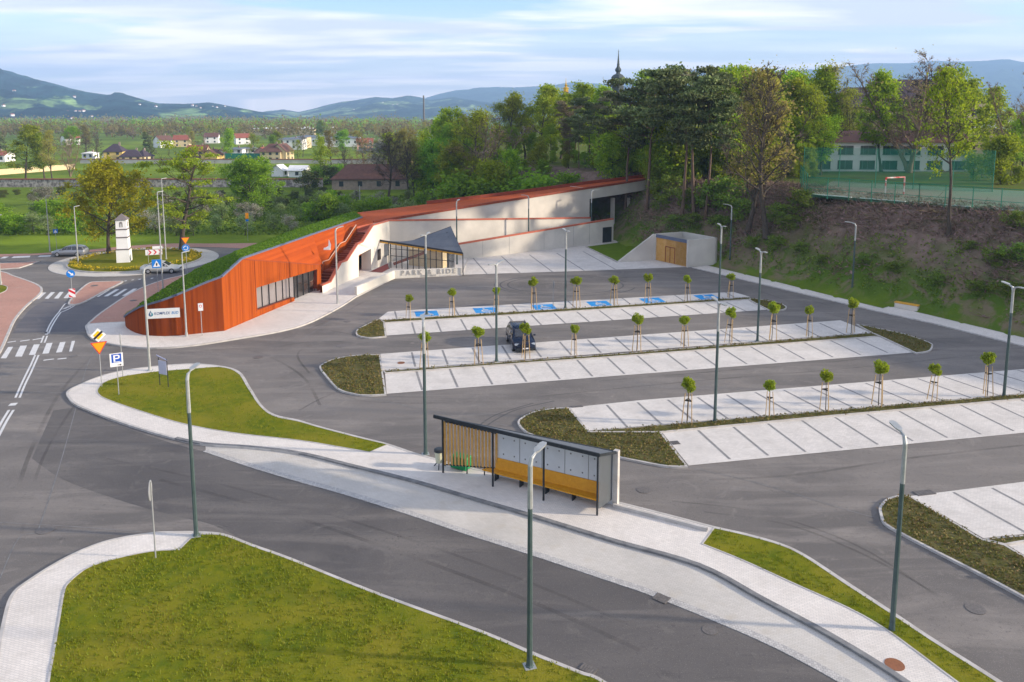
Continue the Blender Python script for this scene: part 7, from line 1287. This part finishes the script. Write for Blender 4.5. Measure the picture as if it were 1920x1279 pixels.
for j in range(2):
    for i in range(nw):
        x = Lb * ((i + .5) / nw - .5); z = hS * (.26 + .46 * j); f_ = MB().box((x, -.03, z), (2.5, .08, 1.5)).build('window', M['window'], sc_)
        b = MB(); b.box((x, -.09, z), (.07, .05, 1.5)); b.box((x, -.09, z - .78), (2.7, .12, .08)); b.box((x - .8, -.09, z), (.05, .05, 1.5)); b.build('frame', M['roofgrey'], f_)
for px, d, w, h, rh, lab, rm in [(1600, 170, 16, 11, 4, 'cream building with a hipped grey roof behind the school trees', 'purpletile'), (1905, 165, 16, 6.5, 2.2, 'pale building with a metal roof at the right edge', 'whiter'), (1700, 185, 26, 12, 5, 'large dark-roofed building behind the bare trees', 'purpletile')]:
    house('house', at(px, d), d, w, 10, h, rh, sa, M['cream'], M[rm], lab, win=(5, 2), hip=True)
pq = [G(1522, 369, PZ), G(1960, 405, PZ), G(1990, 366, PZ), G(1560, 343, PZ)]; tag(MB().prism(pq, 0, PZ + .28, top_only=True).build('sports_pitch', M['pitch']), kind='structure')
b = MB(); pe = [(p.lerp(q, t)) for p, q in ((pq[0], pq[1]),) for t in (0, 1)]
for t0, t1 in ((0, .2), (.24, .45), (.5, .72), (.78, 1)): a, c_ = pq[0].lerp(pq[1], t0), pq[0].lerp(pq[1], t1); b.bar((a.x, a.y, PZ + .33), (c_.x, c_.y, PZ + .33), .16, .1)
tag(b.build('pitch_line', M['whiter']), kind='structure')
def netf(pts, h, step, label, net=True, rails=()):
    base_ = pts[0].lerp(pts[-1], .5); o = empty('fence', (base_.x, base_.y, PZ), 0, label, 'fence'); B_ = Vector((base_.x, base_.y, PZ))
    for a, c_ in zip(pts[:-1], pts[1:]):
        L = (c_ - a).length; n = max(1, int(L / step))
        for i in range(n + 1): p = a.lerp(c_, i / n) - B_; p.z = 0; MB().tube([p, p + up * h], .05, 5).build('post', M['green_post'], o)
        a_, c2 = a - B_, c_ - B_; a_.z = c2.z = 0
        if net: MB().add([a_ + up * .1, c2 + up * .1, c2 + up * h, a_ + up * h], [(0, 1, 2, 3)]).build('net', M['green_net'], o)
        if rails:
            b = MB()
            for r in rails: b.bar(a_ + up * r, c2 + up * r, .04, .05)
            b.build('rail', M['green_post'], o)
M['green_net'].node_tree.nodes['Principled BSDF'].inputs['Alpha'].default_value = .34
netf([G(1505, 352, PZ), G(1860, 364, PZ)], 5.6, 4.2, 'tall green ball-stop net between the pitch and the school')
M['green_net'] = mat('green_mesh', (0.012, 0.19, 0.11), rough=0.6, alpha=0.34)
netf([G(1512, 370, PZ), G(1722, 387, PZ), G(1990, 408, PZ)], 2.6, 2.6, 'lower green mesh fence with many posts along the near edge of the pitch', rails=(1.2, 2.55)); netf([G(1512, 370, PZ), G(1500, 350, PZ)], 3.0, 3, 'short green fence closing the left end of the pitch', rails=(1.5, 2.9))
p0, p1 = G(1663, 371, PZ), G(1690, 369.5, PZ); gq = empty('football_goal', tuple(p0.lerp(p1, .5)), 0, 'football goal frame striped red and white on the pitch', 'goal'); gq.location.z = PZ + .28; dq = (p1 - p0) * .5; dq = dq.normalized() * 1.55; dq.z = 0
M['goal'] = planks('goal_stripes', (.7, .3, 1), .3, [(.62, .60, .58), (.62, .60, .58), (.55, .04, .03), (.55, .04, .03)], groove=0)
for s_ in (-1, 1): MB().bar(dq * s_, dq * s_ + up * 2.2, .14, .14).build('post', M['goal'], gq)
MB().bar(-dq + up * 2.2, dq + up * 2.2, .14, .14).build('crossbar', M['goal'], gq)
# ---------------------------------------------------------------- small growth nobody could count
def inside(P, poly):
    x, y = P[:, 0], P[:, 1]; q = np.array([(p.x, p.y) for p in poly]); r = np.zeros(len(P), bool); j = len(q) - 1
    for i in range(len(q)):
        with np.errstate(divide='ignore', invalid='ignore'): c_ = ((q[i, 1] > y) != (q[j, 1] > y)) & (x < (q[j, 0] - q[i, 0]) * (y - q[i, 1]) / (q[j, 1] - q[i, 1]) + q[i, 0])
        r ^= c_; j = i
    return r
def scatter(poly, dens, seed, maxd=80):
    rng = np.random.default_rng(seed); q = np.array([(p.x, p.y) for p in poly]); lo, hi = q.min(0), q.max(0); hi[1] = min(hi[1], maxd); lo = np.maximum(lo, (-60, 15)); hi = np.minimum(hi, (75, 140)); n = int(np.prod(np.maximum(hi - lo, 0)) * dens); P = lo + rng.random((n, 2)) * (hi - lo); return P[inside(P, poly)], rng
def tufts(P, rng, z, h, w, nb, spread=.05):
    n = len(P); B_ = np.repeat(P, nb, 0) + rng.normal(size=(n * nb, 2)) * spread; m = len(B_); a = rng.random(m) * 6.28; hh = h * (.5 + rng.random(m)); t = rng.normal(size=(m, 2)) * .35 * h; zz = np.full(m, z) if np.isscalar(z) else np.repeat(z, nb)
    ca, sa_ = np.cos(a) * w / 2, np.sin(a) * w / 2; v = np.stack([np.stack([B_[:, 0] - ca, B_[:, 1] - sa_, zz], 1), np.stack([B_[:, 0] + ca, B_[:, 1] + sa_, zz], 1), np.stack([B_[:, 0] + t[:, 0], B_[:, 1] + t[:, 1], zz + hh], 1)], 1).reshape(-1, 3); return v, np.arange(3 * m).reshape(m, 3)
gb_ = MB()
for key, dens, h, nb in (('lawnC', 42, .085, 5), ('lawnA', 20, .085, 4), ('lawnB', 30, .085, 5)):
    P, rng = scatter(POLY[key], dens, 5, 70); nn_ = np.sin(P[:, 0] * .9 + 1) * np.cos(P[:, 1] * 1.1) + .6 * np.sin(P[:, 0] * 2.9 + P[:, 1] * 2.3); P = P[nn_ + rng.normal(size=len(P)) * .7 > -.5]; v, f = tufts(P, rng, .12, h, .038, nb); gb_.arr(v, f)
tag(gb_.build('grass', M['blade']), kind='stuff')
cv_ = MB()
for key, dens in (('e1', 30), ('e1r', 25), ('s1', 22), ('e2', 34), ('e2r', 28), ('s2', 26), ('e3', 44), ('s3', 34), ('e4', 44), ('s4', 34)):
    P, rng = scatter(POLY[key], dens, hash(key) % 97 if False else len(key) * 7 + ord(key[1]), 110); pn = np.sin(P[:, 0] * 1.7) * np.cos(P[:, 1] * 2.1 + 1) + .5 * np.sin(P[:, 0] * 4 + P[:, 1]); P = P[pn + rng.normal(size=len(P)) * .8 > -.9]; n = len(P); hz_h = .02 + .11 * rng.random(n) ** 2
    Cn = np.stack([P[:, 0], P[:, 1], .12 + hz_h], 1); Cn = np.repeat(Cn, 3, 0) + rng.normal(size=(3 * n, 3)) * np.array([.07, .07, .025]); v, f = leaves(Cn, .06, rng); cv_.arr(v, f)
tag(cv_.build('ground_cover', M['cover']), kind='stuff')
P, rng = scatter(POLY['circle'], 9, 3, 140); r = np.hypot(P[:, 0] - RC.x, P[:, 1] - RC.y); P = P[(r > RR - 1.7) & (r < RR - .35)]; C = np.concatenate([np.repeat(P, 4, 0) + rng.normal(size=(len(P) * 4, 2)) * .14, (.38 + rng.random((len(P) * 4, 1)) * .15)], 1); v, f = leaves(C, .10, rng); tag(MB().arr(v, f).build('flower_border', M['flower']), kind='stuff')
M['roof_blade'] = leafmat('roof_blades', [(0.10, 0.19, 0.014), (0.14, 0.25, 0.018), (0.19, 0.29, 0.025), (0.08, 0.15, 0.014)])
# brush and weeds on the slope
rng = np.random.default_rng(12); n = 90000; P = np.stack([rng.uniform(18, 100, n), rng.uniform(55, 140, n)], 1); z, s = TERR(P[:, 0], P[:, 1]); k = (s > .6) & (s < 16.8); P, z, s = P[k], z[k], s[k]; patch_ = np.sin(P[:, 0] * .31 + 1) * np.cos(P[:, 1] * .27) + .5 * np.sin(P[:, 0] * .9 + P[:, 1] * .8)
isg = (s + patch_ * 5 + rng.normal(size=len(s)) * 1.5 < 4.5); bare_ = np.sin(P[:, 0] * .7 + 2) * np.cos(P[:, 1] * .55 + 1) + .6 * np.sin(P[:, 0] * 1.9 - P[:, 1] * 1.3) + rng.normal(size=len(s)) * .45; kk_ = isg & (bare_ > -.25); Pw, zw = P[kk_], z[kk_]; Pb, zb3 = P[~isg], z[~isg]
C = np.column_stack([Pw, zw + .12 + .25 * rng.random(len(Pw)) ** 2]); C = np.repeat(C, 2, 0) + rng.normal(size=(2 * len(C), 3)) * .12; v, f = leaves(C, .13, rng); tag(MB().arr(v, f).build('weeds', M['weed']), kind='stuff')
C = np.column_stack([Pb, zb3 + .1 + .3 * rng.random(len(Pb)) ** 2]); v, f = leaves(C, .15, rng, asp=1.6); b = MB().arr(v, f)
nb = 15000; id_ = rng.integers(0, len(Pb), nb); A0 = np.column_stack([Pb[id_], zb3[id_] + .05]); dd = rng.normal(size=(nb, 3)) * np.array([.7, .7, .35]); dd[:, 2] = np.abs(dd[:, 2]) + .1; v, f = tubes(A0, A0 + dd, np.full(nb, .035), np.full(nb, .015), 3); b.arr(v, f); tag(b.build('brushwood', M['brush']), kind='stuff')
# tall grass on the station roof
gr_ = MB(); rr_ = np.random.default_rng(9); me_ = [o for o in st.children if o.name.startswith('grass_roof')][0].data; Cs = []
for pf in me_.polygons:
    q = [np.array(me_.vertices[i].co) for i in pf.vertices]; ar = pf.area; k = int(ar * 40)
    u, w = rr_.random((k, 1)), rr_.random((k, 1)); Cs.append((q[0] * (1 - u) + q[1] * u) * (1 - w) + (q[3] * (1 - u) + q[2] * u) * w)
C = np.concatenate(Cs); C[:, 2] += .05 + .12 * rr_.random(len(C)); v, f = leaves(C, .085, rr_, asp=1.5); gr_.arr(v, f); o_ = part(gr_, 'roof_meadow', M['roof_blade']); o_['kind'] = 'stuff'
# rough grass on the meadow behind the roundabout
P = np.stack([rng.uniform(-95, 20, 26000), rng.uniform(118, 185, 26000)], 1); r = np.hypot(P[:, 0] - RC.x, P[:, 1] - RC.y); P = P[r > RR + 14]; z, s = TERR(P[:, 0], P[:, 1]); P, z = P[s < 3], z[s < 3]; kk = P[:, 1] > 126 - .0 * P[:, 0]; P, z = P[kk], z[kk]
C = np.column_stack([P, z + .15]); v, f = leaves(C, .28, rng); tag(MB().arr(v, f).build('meadow_grass', M['weed']), kind='stuff')
